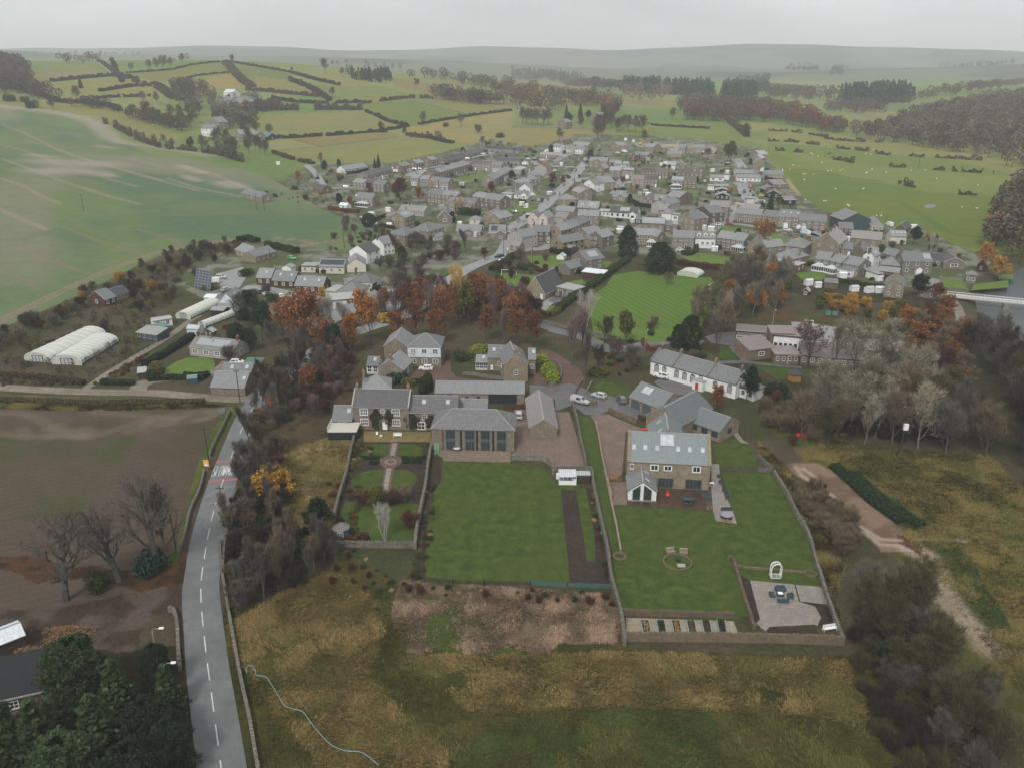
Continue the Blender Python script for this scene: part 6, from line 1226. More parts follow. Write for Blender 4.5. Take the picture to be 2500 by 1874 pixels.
def tpl(kind,v=0):
 key=(kind,v)
 if key in TPL:return TPL[key]
 rnd=random.Random(sum(map(ord,kind))*13+v*101)
 if kind=='bare':T,W_,tips=grow(rnd,10,.95,twigs=7,tw=.045,tl=.95,nb=(11,6,5));o=mk('bare_tree',T,W_)
 elif kind=='tall':T,W_,tips=grow(rnd,10,.42,twigs=6,tw=.045,tl=.8,nb=(12,5,4),upb=1.1);o=mk('bare_tree',T,W_)
 elif kind=='old':T,W_,tips=grow(rnd,10,.9,twigs=5,tw=.035,tl=.8,nb=(9,5,4),first=.35,droop=.35,rad=.42);o=mk('bare_tree',T,W_)
 elif kind=='birch':T,W_,tips=grow(rnd,10,.5,stems=3,twigs=5,tw=.03,tl=.9,nb=(7,4,3),upb=1.0,rad=.15);o=mk('birch_tree',T,W_)
 elif kind in('autumn','oak'):
  T,W_,tips=grow(rnd,10,.95,twigs=3,tw=.04,tl=.8,nb=(10,5,4));
  for p in tips:
   if rnd.random()<(.8 if kind=='autumn' else.3):
    for _ in range(3):W_.leaf(p+rv(rnd)*rnd.uniform(.1,.55),rnd.uniform(.10,.2),rnd)
  o=mk('autumn_tree',T,W_,'leaf')
 elif kind=='green':
  T,W_,tips=grow(rnd,10,.9,twigs=3,tw=.04,tl=.7,nb=(11,5,4))
  for p in tips:
   for _ in range(4):W_.leaf(p+rv(rnd)*rnd.uniform(.1,.6),rnd.uniform(.12,.24),rnd)
  o=mk('evergreen_tree',T,W_,'leaf')
 elif kind=='conifer':
  T,W_=NPM(),NPM();T.tb(Vector((0,0,-.3)),Vector((0,0,9.7)),.22,.03,6);n=46
  for i in range(n):
   z=.6+9.1*(i/n)**.92;R_=(2.35*(1-(z/10.1))**.8)*rnd.uniform(.8,1.12);m_=max(5,int(15*(1-i/n)+4))
   for k in range(m_):
    a=k*6.283/m_+i*1.7+rnd.uniform(-.2,.2);d=Vector((math.cos(a),math.sin(a),0));L_=R_*rnd.uniform(.75,1.1)
    for s_ in(.35,.6,.85,1.05):W_.leaf(Vector((0,0,z-.32*s_*L_))+d*L_*s_+rv(rnd)*.15,.16+.20*rnd.random(),rnd,1.0)
  o=mk('conifer_tree',T,W_,'leaf')
 elif kind=='cyp':
  T,W_=NPM(),NPM();T.tb(Vector((0,0,-.3)),Vector((0,0,6)),.3,.05,6)
  for i in range(13000):
   a=rnd.random()*6.283;z=rnd.random()**.8*9.6+.2;R_=2.7*math.sqrt(max(0,1-((z-3.2)/6.9)**2))*(1+.24*math.sin(a*3+z*1.1)+.14*math.sin(a*7-z*2.3)+.1*math.sin(z*4+a));f=rnd.uniform(.72,1.05);W_.leaf(Vector((math.cos(a)*R_*f,math.sin(a)*R_*f,z+rnd.uniform(-.2,.2))),rnd.uniform(.06,.15),rnd,.9)
  o=mk('cypress_tree',T,W_,'leaf')
 elif kind in('bush','ball','column'):
  W_=NPM();n=1500 if kind=='bush' else 2200
  lob=[(rv(rnd)*.9,rnd.uniform(.6,1.1))for _ in range(7)]
  for i in range(n):
   if kind=='bush':c,r_=lob[i%7];p=Vector((c.x,c.y,abs(c.z)*.5+.55))+rv(rnd)*r_*rnd.uniform(.7,1.);p.z=max(.02,p.z)
   elif kind=='ball':p=rv(rnd)*rnd.uniform(.9,1.03)*1.1;p.z=max(0,p.z*1.05+.95)
   else:a=rnd.random()*6.283;z=rnd.random()*4;R_=.75*math.sqrt(max(.02,1-((z-1.6)/2.5)**2))*rnd.uniform(.85,1.05);p=Vector((math.cos(a)*R_,math.sin(a)*R_,z))
   W_.leaf(p,rnd.uniform(.05,.13),rnd,.5)
  o=bpy.data.objects.new({'bush':'shrub','ball':'clipped_shrub','column':'columnar_shrub'}[kind],W_.mesh('shrub','leaf'));C.objects.link(o)
 elif kind=='scrub':
  T,W_,tips=grow(rnd,4,.95,levels=2,stems=6,twigs=15,tw=.035,tl=.75,nb=(6,5),first=.1,rad=.08);o=mk('bare_shrub',T,W_)
 elif kind=='slf':
  T,W_,tips=grow(rnd,4,.95,levels=2,stems=6,twigs=11,tw=.035,tl=.7,nb=(6,5),first=.1,rad=.08)
  for p in tips:
   if rnd.random()<.75:W_.leaf(p,rnd.uniform(.07,.15),rnd);W_.leaf(p+rv(rnd)*.3,rnd.uniform(.07,.15),rnd)
  o=mk('autumn_shrub',T,W_,'leaf')
 o.location=(0,-500,-900);TPL[key]=o;return o
NV={'bare':4,'tall':3,'old':3,'birch':2,'autumn':3,'oak':1,'green':2,'conifer':2,'cyp':2,'bush':3,'ball':1,'column':1,'scrub':4,'slf':3}
HT={'bare':10.5,'tall':11.5,'old':10.5,'birch':11,'autumn':10.5,'oak':10.5,'green':10.5,'conifer':10,'cyp':10,'bush':2.,'ball':2.1,'column':4,'scrub':4.3,'slf':4.3}
COLS={k:lin(*v)for k,v in dict(pale=(134,127,110),tan=(116,102,84),grey=(98,92,84),dark=(60,53,46),purple=(102,84,82),mauve=(124,104,102),silver=(172,168,160),rust=(124,82,54),rru=(106,68,50),orange=(158,108,56),gold=(166,128,56),yellow=(184,150,70),maroon=(88,42,44),red=(112,62,56),
green=(54,68,36),dkg=(44,58,38),blue=(40,62,52),olive=(92,92,50),lime=(124,136,48),brown=(84,70,56),redbr=(86,58,48),straw=(168,140,92),yew=(38,50,34),conif=(54,68,42),mix=(80,74,52)).items()}
vr=random.Random(99)
def plant(kind,P,h,col,label=None,group=None,sx=1.,cat=None,v=None,rz=None,jit=.12):
 t=tpl(kind,(vr.randrange(NV[kind])if v is None else v));s_=h/HT[kind];c=COLS[col]if isinstance(col,str)else col;f=1+vr.uniform(-jit,jit);c=tuple(min(1,x*f)for x in c)
 o=dup(t,(P[0],P[1],(P[2]if len(P)>2 else 0)-.05),vr.random()*6.28 if rz is None else rz,(s_*sx,s_*sx*(1+vr.uniform(-.08,.08)),s_*(1+vr.uniform(-.06,.06))),label,group,c)
 o['category']=cat or('shrub' if 'shrub' in o.name or o.name.startswith('shrub')else 'tree')
 if kind=='bush' and h<1.25:o.name='garden_plant'
 for k_ in KIDS.get(o.name,[]):
  if k_.name.startswith('trunk'):k_.color=(*(COLS['silver']if kind=='birch' else tuple(.5*x+.03 for x in c)if col in('pale','silver','tan','mauve','grey')else(.07,.06,.05)),1)
 return o
def row(cr,s_,kind,h,col,label,group=None,n=None,sx=1.):
 ordn([(plant(kind,p,h,col,label,group,sx),label.split(' ')[0],p.x/p.y)for p in pts(cr,s_)],label.split(' ',1)[1])
def ordn(made,label):
 for w in sorted(set(m[1]for m in made)):
  g_=sorted([m for m in made if m[1]==w],key=lambda m:m[2])
  for i,(o,_,_)in enumerate(g_):o['label']=f'{w} {label}' if len(g_)>34 else f'{w} {label}, '+(f'{i+1}{"th" if 10 < i+1 < 14 else {1: "st", 2: "nd", 3: "rd"}.get((i+1) % 10, "th")} from the left' if len(g_)>1 else 'the only one')
def rgn(P,n,kinds,label,group,seed=1,minD=0.,cat=None):
 """scatter named plants inside a piece of ground; kinds = [(kind, colour, weight, hmin, hmax, word)]"""
 rnd=random.Random(seed);Q_=xy(P);xs=[p[0]for p in Q_];ys_=[p[1]for p in Q_];out=[];tr=0;made=[]
 while len(out)<n and tr<n*60:
  tr+=1;x,y=rnd.uniform(min(xs),max(xs)),rnd.uniform(min(ys_),max(ys_))
  if not len(inside(Q_,np.array([x]),np.array([y]))):continue
  if minD and any((x-a)**2+(y-b_)**2<minD*minD for a,b_ in out):continue
  out.append((x,y));w=rnd.random()*sum(k[2]for k in kinds)
  for k in kinds:
   w-=k[2]
   if w<=0:break
  made.append((plant(k[0],(x,y,float(H(x,y))),rnd.uniform(k[3],k[4]),k[1],k[5],f'{k[5]} plants {group}',1.,cat),k[5],x/y))
 ordn(made,label)
def T1(cr,table):
 """x y kind height colour width|label — the pixel is the foot of the plant"""
 for r in table.strip().splitlines():
  a,label=r.split('|');a=a.split();plant(a[2],Gp(cr,float(a[0]),float(a[1])),float(a[3]),a[4],label.strip(),None,float(a[5])if len(a)>5 else 1.)
T1('Q',"""
480 1640 old 17 grey 1.1|large gnarled bare tree furthest left by the ploughed field
880 1500 old 15 grey 1.15|bare tree with long drooping twigs, middle one of three by the ploughed field
1170 1400 old 19 grey .95|tallest bare tree with twin trunks at the corner of the ploughed field
1235 1400 old 16 dark .6|slender bare tree leaning against the twin-trunked one by the lane
1090 1430 bush 4.5 blue 1|dark bluish evergreen bush under the twin-trunked bare tree
700 1560 bush 3.5 green 1|dark green bush under the drooping bare tree
2015 925 slf 7.5 gold 1.15|bright golden-yellow bush standing alone by the road hedge
""")
T1('R',"""
640 1130 cyp 12 conif 1.25|large feathery dark conifer in the middle of the bottom-left clump
930 1180 conifer 10 conif 1.3|feathery conifer right of the largest one in the bottom-left clump
330 1540 conifer 10 conif 1.5|feathery conifer behind the flat black roof, bottom left
20 1560 cyp 9 conif 1.3|conifer at the far left edge before the black roof
1240 980 cyp 7.5 yew 1.|dark evergreen by the upper street lamp
1320 1150 conifer 8 conif 1.3|dark evergreen by the lower street lamp
1170 1480 cyp 9 yew 1.3|broad dark evergreen near the road at the bottom
800 1560 conifer 12 conif 1.5|broad feathery conifer at the very bottom of the clump
1340 1640 cyp 8 yew 1.2|dark evergreen overhanging the road edge at the bottom
560 1880 cyp 11 conif 1.4|conifer cut by the bottom edge of the picture, centre of clump
150 1900 conifer 12 conif 1.5|conifer cut by the bottom edge near the left corner
1060 1950 cyp 10 yew 1.4|conifer cut by the bottom edge near the road
""")
T1('h',"""
1180 1230 autumn 19 rust 1.05|broad rust-brown beech by the end of the old mill range
1000 1150 autumn 15 rust .9|rust-brown beech leaning over the small lawn
1480 1230 tall 17 silver 1.1|pale silvery bare tree before the mill range, left one
1650 1100 tall 14 silver 1.0|pale silvery bare tree before the mill range, right one
1520 1280 green 9 dkg .9|dark evergreen below the silvery bare trees
1680 1240 autumn 13 orange .7|orange-leaved tree left of the taller orange one
1900 1180 autumn 17 orange .75|taller orange and red-leaved tree in the belt above the white-fronted house
790 1130 green 12 dkg .8|dark pine by the small lawn left of the rust beech
560 880 bare 9 grey 1|round grey bare tree below the pale blue workshop
680 900 bush 4 green 1.3|green bushes behind the walled nursery garden
900 1180 bare 8 grey 1.1|spreading grey bare tree behind the solar bungalow
640 1240 green 7 dkg 1.2|dark evergreen at the right end of the solar bungalow
640 470 bush 3.5 green 1.2|round green bush at the left end of the timber-clad blocks
1400 680 slf 3.5 gold 1|yellow-leaved shrub at the right end of the timber-clad blocks
900 730 bush 3.2 green 1|clipped green bush among the parked cars above the walled garden
1480 255 bare 4 mauve 1|low pinkish bare shrubs on the field edge above the cream bungalow
""")
T1('X',"""
990 660 birch 15 yellow .9|pale yellow-leaved weeping tree where the road leaves the houses
1015 705 green 14 olive .8|yellow-green leafy tree below the pale yellow weeping tree
960 720 autumn 13 rust .9|rust-red tree in the middle of the autumn belt
905 735 autumn 13 rru .8|dark red-brown tree left of the middle of the autumn belt
935 745 autumn 11 rust .9|low rust tree behind the white-fronted house
1050 740 autumn 11 rru .9|dark red tree behind the tall stone gable, left one
1085 745 tall 12 mauve .9|mauve-twigged bare tree behind the tall stone gable
1120 750 autumn 12 rust .8|rust tree behind the tall stone gable, right one
1150 755 autumn 13 rru .8|dark red tree by the bend of the driveway
860 735 autumn 11 rust .8|rust tree above the low stone gable
1070 700 tall 11 mauve 1|mauve bare tree by the yellow-green one
1105 708 bare 9 mauve 1|spreading mauve bare tree above the back lane
1235 790 tall 17 mauve .9|tall mauve bare tree by the curved driveway
1262 830 tall 15 grey .8|tall grey bare tree in the planted wedge above the cars
1258 770 tall 14 mauve .9|mauve bare tree behind the planted wedge
1265 715 birch 14 silver .9|white-branched birch at the corner of the playing field
1305 745 bare 9 dark .9|dark bare tree at the lower corner of the playing field
1355 745 green 10 olive .9|yellow-green bushy tree at the bottom edge of the playing field
1325 790 bare 8 purple 1.2|purplish bare shrub tree left of the long white house, upper one
1360 808 bare 8 grey 1.3|grey-brown bare shrub tree left of the long white house, lower one
1290 800 bare 7 dark 1|dark bare shrub tree by the small upper lawn
1490 755 cyp 11 yew 1|dark conical yew standing highest by the school lane
1465 750 cyp 7 yew 1.2|low dark yew left of the conical one by the school lane
1425 880 oak 5 gold 1|small yellow-leaved tree in the courtyard of the long white house
1545 895 autumn 8 rust .9|rust-leaved tree behind the arched garage wing
1610 870 green 9 yew .8|dark conifer behind the right end of the long white house
1548 745 tall 10 grey .9|bare tree by the school car park
1745 790 oak 14 purple 1.1|purple-brown leafy tree before the school classrooms
1800 800 tall 15 pale 1.1|pale bare tree before the school, left one
1850 800 bare 15 pale 1.2|pale bare tree before the school, middle one
1905 800 bare 14 pale 1.2|pale bare tree at the right end of the school
1355 555 cyp 14 yew 1|tall dark conifer behind the village street, left of the pair
1425 590 cyp 13 dkg 1.5|broad dark green conifer at the top left of the playing field
1440 615 bare 5 tan 1.4|round pink-brown bare bush by the white tunnel
1640 540 oak 15 orange 1.1|large oak with dark branches and orange leaves on the village green
1665 420 bush 5 tan 1.2|broad tan rounded bush behind the tall stone house on the green
1662 465 conifer 13 conif .9|tall dark conifer by the stepped brown bungalows
1570 350 green 15 mix 1.25|very large ivy-grown tree above the new bungalows
1392 310 bare 12 mix 1|ivy-covered bare tree on the building site
1530 345 bare 9 grey 1.1|grey bare tree before the new top-row houses
865 435 autumn 14 maroon 1.35|large maroon copper beech in the middle left of the village
905 440 autumn 9 rust 1.1|brown-leaved tree tucked against the copper beech
1062 425 autumn 9 red 1|dark red-leaved tree by the diagonal terrace
1195 405 autumn 9 red 1.15|red-leaved tree at the left of the main road
1215 402 autumn 7 red .9|smaller red-leaved tree nearest the main road
1005 465 bush 5 green 1.2|first of the dark clipped round bushes on the roadside green
1022 465 bush 5 dkg 1.2|second of the dark clipped round bushes on the roadside green
1000 340 cyp 9 yew .8|dark evergreen at the right edge of the parking court
645 400 autumn 9 orange 1.1|orange beech at the corner of the lane left of the village
802 432 autumn 10 rru .8|rust-red tree before the stone terrace
755 450 autumn 7 rust 1|rust tree left of the white octagonal conservatory
735 450 green 8 dkg .8|dark green tree at the hedge corner of the big field
818 362 conifer 10 blue .9|taller of the two dark conifers behind the white bungalow
810 364 conifer 8 blue .9|shorter of the two dark conifers behind the white bungalow
732 358 cyp 5 yew 1|dark rounded evergreen left of the white bungalow
798 490 ball 6.5 yew 1.1|big ball-shaped dark bush at the edge of the big green field
1106 395 green 8 dkg 1|round green conifer before the four stepped houses
1151 394 cyp 6 yew .8|dark evergreen by the oval green
990 460 birch 9 yellow 1|yellow weeping tree before the tall stone terrace
928 408 birch 6 yellow 1|pale yellow tree by the copper beech
858 560 tall 13 purple .9|purple-twigged tree by the white farmhouse
870 565 cyp 7 yew 1|dark evergreen by the purple-twigged tree
1275 345 cyp 8 yew 1.2|dark evergreen at the top left of the main road
1190 333 cyp 8 yew 1|dark evergreen left of the new white houses
1005 545 tall 11 purple 1|purple bare tree above the bend of the road
860 660 bare 13 grey 1.1|large grey bare tree left of the car park
820 650 green 6 dkg 1.2|dark evergreen shrub at the car park
965 640 scrub 5 brown 1.2|brown shrubs on the bank above the road
1128 575 bare 8 tan 1.1|round brown bare tree on the goalpost lawn
1048 563 autumn 6 rru 1.1|dark red round tree above the steep chalet house
1118 560 scrub 4 grey 1|grey twiggy bush by the dark red tree
838 695 bush 4 yellow 1.2|round yellow shrub left of the steep chalet house
1055 628 bush 3 green 1.4|green bushes before the chalet
1130 440 bush 3 green 1.2|green bush by the white gabled house
1235 465 cyp 7 yew 1.1|dark yew at the bend of the main road
1680 455 oak 8 olive 1|yellow-green tree behind the cul-de-sac
1575 425 oak 7 gold 1.1|small yellow oak below the brick gabled house
2135 520 autumn 13 orange 1.0|orange tree standing at the river end in the sheep pasture
2120 590 autumn 12 orange .9|orange birch by the boathouse
2150 610 autumn 10 gold 1.1|yellow tree leaning over the river lawn
1970 530 green 9 yew 1|dark pine behind the cream workshop
2010 545 birch 9 silver .8|thin white birch on the pasture edge, left one
1985 640 green 8 dkg 1.2|dark green tree left of the small stone house by the footbridge
2020 660 autumn 8 rru 1.1|red-brown tree left of the footbridge end
1960 730 autumn 10 orange 1.2|orange birch by the timber shelter
1990 770 autumn 10 rust 1.2|large rust tree by the riverside path
705 1160 green 8 dkg 1.1|dark green rounded tree by the blue summerhouse
832 1170 birch 8 silver .9|white-stemmed birch at the foot of the cottage garden
870 1080 scrub 3.2 tan 1.3|tan bush against the right wall of the cottage garden
885 1140 scrub 3.5 redbr 1.2|reddish twiggy bush against the right wall of the cottage garden
790 1090 scrub 3 redbr 1.2|dark reddish bush below the left oval lawn
815 1090 slf 4 olive 1.2|olive-yellow bush at the end of the garden path
850 1090 scrub 3 redbr 1.2|dark reddish bush below the right oval lawn
1295 810 bush 3 olive 1.4|yellow-green shrub by the upper lawn
1185 812 ball 4 lime 1|upper bright green round conifer on the driveway bank
1195 826 ball 3.6 lime 1|lower bright green round conifer on the driveway bank
1165 785 bush 3.4 lime 1.2|yellow-green bush right of the tall stone gable
1000 775 bush 3 green 1.4|dark green shrubs left of the glazed porch room
1040 762 bush 3 lime 1.6|yellow-green shrubs above the glazed porch room
915 850 column 5 green 1.4|dark columnar yew at the left end of the stable
925 842 column 5 green 1.4|dark columnar yew above the left end of the stable
860 828 bush 3.5 blue 1.2|grey-green evergreen shrub above the farmhouse, middle one
838 830 bush 3 olive 1.2|olive evergreen shrub above the farmhouse, left one
882 832 bush 2.6 olive 1.2|olive evergreen shrub above the farmhouse, right one
340 808 ball 3.8 olive 1|round golden clipped shrub at the lawn of the solar bungalow
328 820 ball 3 green 1|round dark clipped shrub by the little shed
455 625 bush 3 olive 1.5|golden shrub by the solar tracker
""")
# -------- belts, woods and scrub made of single plants
Zp=lambda s:pts('Z',s)
BR=('scrub','dark',3,3,5,'dark bare');TNs=('scrub','tan',2,2.5,4.5,'tan bare');GRs=('scrub','grey',3,3,5.5,'grey bare');RB=('scrub','redbr',2,3,5,'reddish bare');GN=('bush','green',1,1.6,3.2,'dark green');OV=('slf','olive',1,2.5,4,'olive-leaved');OR=('slf','orange',1,2.5,4,'orange-leaved')
rgn(Zp("640 960 690 900 760 880 720 960 700 1060 690 1150 640 1200 590 1200 600 1080"),46,[GRs,RB,BR,TNs,OR,('tall','grey',4,7,11,'grey-twigged'),('tall','brown',3,7,11,'brown-twigged')],'shrub in the thicket above the pale bank','by the upper road',1,1.8)
rgn(Zp("600 1190 690 1200 700 1300 760 1340 810 1350 790 1410 650 1470 590 1490 565 1430 560 1300"),56,[GRs,BR,TNs,GN,OV,('tall','grey',4,7,11,'grey-twigged'),('tall','tan',3,7,11,'tan-twigged')],'shrub in the lower roadside thicket','by the lower road',2,1.7)
rgn(Zp("680 900 760 800 860 860 860 900 800 960 760 980 720 950"),34,[('autumn','rust',2,6,9,'rust-leaved'),('tall','purple',2,7,11,'purple-twigged'),RB,('tall','grey',1,7,11,'grey-twigged')],'tree left of the farmhouse','left of the farmhouse',3,3)
rgn(Zp("720 930 820 920 860 980 830 1030 780 1010 720 1010"),16,[RB,('scrub','mauve',2,2.5,4,'mauve bare')],'shrub by the black timber wing','on the bank by the timber wing',33,2)
rgn(Zp("900 790 985 745 1100 735 1280 745 1330 800 1260 800 1180 780 1090 800 1000 760 940 790"),44,[('autumn','rust',4,7,12,'rust-leaved'),('autumn','rru',4,7,12,'dark red-leaved'),('tall','mauve',3,8,12,'mauve-twigged'),('autumn','orange',1,6,10,'orange-leaved'),('tall','dark',1,8,12,'dark-twigged')],'tree in the autumn belt','of the autumn belt',4,4)
rgn(Zp("985 650 1060 620 1120 600 1150 620 1080 690 1000 740 960 740"),22,[RB,GRs,('bare','grey',2,7,10,'grey-twigged'),('scrub','purple',1,3,5,'purplish bare')],'tree on the roadside bank','on the roadside bank',5,3)
rgn(Zp("0 900 60 880 160 860 300 800 320 740 400 690 470 640 520 610 560 600 540 640 470 690 420 740 330 800 240 780 120 820 60 870 0 960 -60 960"),8,[OV,BR,GRs],'shrub in the nursery hedges','of the nursery hedges',6,3)
rgn(Zp("-60 850 0 830 100 775 210 725 350 655 470 605 560 598 620 610 600 625 520 632 480 640 430 700 420 745 400 770 330 770 300 715 220 745 160 790 80 815 40 870 -60 900"),64,[BR,RB,GRs,OV,('slf','gold',.6,3,5,'yellow-leaved'),GN,('bare','mix',4,4,6,'olive-twigged'),('bare','dark',3,4,6,'dark-twigged')],'shrub below the big green field','below the big green field',7,2.2)
rgn(Zp("-60 950 60 935 220 940 300 920 370 860 330 880 240 935 140 940 0 930"),40,[('bush','olive',1,.8,1.6,'low olive'),('bush','brown',2,.8,1.5,'low brown'),('bush','redbr',1,.8,1.5,'low reddish')],'plant near the polytunnels','around the polytunnels',8,2)
rgn(Zp("560 900 640 800 700 740 640 710 560 740 560 800 520 860"),26,[('bush','green',2,2,4,'dark green'),GRs,('green','dkg',1,6,9,'tall dark green'),OV],'shrub below the walled nursery','below the walled nursery',9,2.5)
rgn(Zp("840 560 930 560 1040 590 1060 610 960 660 870 640 800 600"),46,[('bush','green',2,1.5,3,'dark green'),GRs,('slf','olive',1,2,3.5,'olive-leaved'),('bare','purple',1,5,8,'purple-twigged'),('bush','olive',1,1,2,'olive')],'shrub above the road bend','in the terraced gardens',10,2.2)
# village gardens: shrubs and small trees between the houses
rgn(Zp("640 470 700 470 800 410 960 420 1100 400 1200 345 1300 360 1330 420 1250 500 1180 560 1000 560 900 540 800 480 700 500"),80,[('bush','dkg',4,1.6,3.4,'dark green'),('bush','green',3,1.4,3,'green'),('scrub','grey',1.5,2.5,4.5,'grey bare'),('slf','olive',1,2,3.4,'olive-leaved'),('slf','orange',1,2,3.4,'orange-leaved'),('scrub','redbr',1,2,4,'reddish bare'),('cyp','yew',1,3,6,'tall dark evergreen')],'garden plant left of the main road','in the gardens left of the main road',11,3)
rgn(Zp("1330 420 1400 360 1480 350 1860 370 1900 470 1900 560 1780 640 1700 640 1600 600 1480 620 1300 600 1180 560 1280 500"),100,[('bush','dkg',4,1.6,3.4,'dark green'),('bush','green',3,1.4,3,'green'),('scrub','grey',1.5,2.5,4.5,'grey bare'),('slf','olive',1,2,3.4,'olive-leaved'),('slf','gold',1,2,3.4,'yellow-leaved'),('scrub','redbr',1,2,4,'reddish bare'),('cyp','yew',1,3,6,'tall dark evergreen')],'garden plant right of the main road','in the gardens right of the main road',12,3)
rgn(Zp("1950 560 2250 560 2350 620 2300 700 2200 700 2000 660 1900 640"),60,[('bush','green',3,1.4,3,'green'),('scrub','grey',2,2,4,'grey bare'),('slf','gold',2,1.5,3,'yellow-leaved'),('slf','rust',1,1.5,3,'rust-leaved')],'plant in the gardens by the river','in the river gardens',13,3)
rgn(Zp("1200 660 1320 640 1400 600 1420 640 1300 740 1200 745 1130 735 1180 700"),30,[('bush','green',3,1.4,3,'green'),('scrub','grey',2,2,4,'grey bare'),RB],'plant in the chalet garden','in the chalet garden',14,2.5)
# school wood
rgn(Zp("1740 740 1780 680 1860 660 1950 700 1960 740 1880 770 1800 780 1760 830 1700 860 1690 800"),46,[('bare','tan',3,9,13,'tan-twigged'),('bare','grey',2,9,12,'grey-twigged'),('autumn','orange',1,7,10,'orange-leaved'),('oak','olive',2,7,10,'olive-leaved'),('tall','pale',2,9,13,'pale-twigged')],'tree between playing field and school','between playing field and school',15,4)
rgn(Zp("2000 720 2060 740 2170 750 2250 760 2260 790 2180 790 2080 770 2000 760"),26,[('slf','gold',3,3,5,'yellow-leaved'),('slf','olive',2,3,5,'olive-leaved')],'shrub behind the playground','behind the playground',16,2.5)
rgn(Zp("2230 820 2320 790 2370 880 2330 1000 2230 920"),20,[('bare','tan',2,9,12,'tan-twigged'),('autumn','rust',2,8,11,'rust-leaved'),('bare','redbr',2,8,12,'red-brown twigged')],'tree by the riverside path','by the riverside path',17,4)
rgn(Zp("1930 1065 2000 1020 2080 985 2140 945 2250 930 2320 985 2400 1050 2460 1130 2250 1100 2150 1085 1960 1080"),62,[('bare','pale',3,11,15,'pale-twigged'),('bare','tan',3,10,14,'tan-twigged'),('tall','pale',2,12,15,'tall pale-twigged'),('bare','mix',4,9,13,'olive-twigged'),('bare','grey',3,9,13,'grey-twigged'),('autumn','rust',.8,5,8,'rust-leaved')],'tree in the wood right of the school','in the wood right of the school',18,4.5)
rgn(Zp("1780 960 1900 980 2000 1050 2150 1080 2300 1090 2320 1060 2150 1040 2000 1010 1900 960 1800 940"),30,[('bush','dkg',2,2,4,'dark green'),BR,('scrub','rust',1,2.5,4,'rusty')],'shrub under the school wood','under the school wood',19,3)
rgn(Zp("2350 880 2420 900 2480 1000 2500 1150 2650 1300 2750 1200 2650 1000 2500 920 2420 860"),55,[('bare','dark',3,10,14,'dark-twigged'),('bare','grey',2,10,14,'grey-twigged'),('bare','mix',2,9,13,'olive-twigged'),('autumn','orange',.5,5,8,'orange-leaved')],'tree on the right river bank','on the river bank at the right',20,5)
rgn(Zp("2440 1180 2520 1240 2600 1300 2640 1500 2720 1500 2700 1250 2560 1150"),18,[BR,('slf','orange',1,3,4,'orange-leaved'),GRs],'shrub at the far meadow edge','at the far right meadow edge',21,3)
rgn(Zp("1850 1000 1920 1010 1990 1080 1950 1095 1880 1060"),14,[TNs,('scrub','brown',1,2.5,4,'brown bare')],'shrub on the bank above the dirt track','above the dirt track',22,2)
rgn(Zp("1955 1215 1985 1210 2060 1270 2095 1330 2060 1370 2010 1320 1965 1260"),26,[('scrub','tan',4,3.5,5.5,'tan bare'),('scrub','brown',2,3,5,'brown bare'),('scrub','redbr',1,3,5,'reddish bare')],'shrub in the thicket by the dirt track','by the dirt track',23,2)
rgn(Zp("2090 1480 2180 1460 2250 1500 2290 1580 2370 1680 2440 1820 2460 1900 2360 1920 2230 1760 2150 1640 2090 1540"),50,[('bare','mix',4,7,10,'olive-twigged'),('scrub','grey',1,4,6,'grey bare'),('bare','grey',2,6,9,'grey-twigged'),('scrub','mix',2,3.5,5.5,'olive bare'),('bush','dkg',1,2,3.5,'dark green')],'tree in the bottom right wood','in the bottom right wood',24,2.8)
rgn(Zp("2080 1560 2120 1600 2240 1780 2330 1950 2250 2000 2120 1800 2100 1680"),26,[('scrub','dark',2,2.5,4,'dark bare'),('scrub','mix',2,2.5,4,'olive bare')],'shrub outside the garden wall corner','outside the garden wall corner',25,2.5)
rgn(Zp("1480 860 1530 820 1600 790 1720 860 1700 900 1620 880"),10,[('bush','green',2,1.4,2.4,'green'),TNs],'shrub behind the long white house','behind the long white house',26,2.5)
rgn(Zp("1475 860 1555 850 1570 905 1500 920 1470 890"),14,[('bush','green',3,.9,1.6,'small green'),('bush','rust',1,.8,1.4,'small rusty')],'shrub in the rockery above the upper lawn','in the rockery',27,1.6)
rgn(Zp("880 1110 905 1170 880 1240 860 1330 840 1360 750 1330 770 1180 830 1180"),30,[('bush','olive',3,.8,1.5,'low olive'),('bush','redbr',2,.8,1.4,'low reddish'),('bush','green',2,.7,1.4,'low green')],'plant in the wild cottage garden','in the wild half of the cottage garden',28,1.6)
BL=['left of the front lawns','right of the front lawns','along the left garden wall','left of the big lawn','right of the soil bed']
for s_,n_,sd in(("870 1085 905 1085 915 1110 880 1130 870 1100",10,41),("1030 1085 1055 1085 1050 1180 1035 1150",10,42),("855 1085 890 1080 870 1170 850 1160",16,43),("1040 1190 1062 1180 1055 1300 1035 1400 1010 1450 1005 1400 1030 1290",30,44),("1440 1190 1456 1190 1490 1400 1480 1410 1455 1300",26,45)):
 rgn(Zp(s_),n_,[('bush','green',3,.5,1.1,'small green'),('bush','olive',2,.5,1,'small olive'),('bush','straw',1,.4,.9,'small straw-coloured'),('bush','redbr',1,.5,1,'small reddish')],'plant '+BL[sd-41],'in the garden borders',sd,.8)
rgn(Zp("790 1420 860 1340 1000 1430 1500 1450 1500 1500 1300 1470 980 1450 930 1500"),46,[('scrub','redbr',2,.8,1.8,'low reddish'),('bush','green',3,.4,.9,'low green bramble'),('bush','straw',2,.3,.7,'pale dead')],'plant on the bank below the big lawn','below the big lawn',29,2)
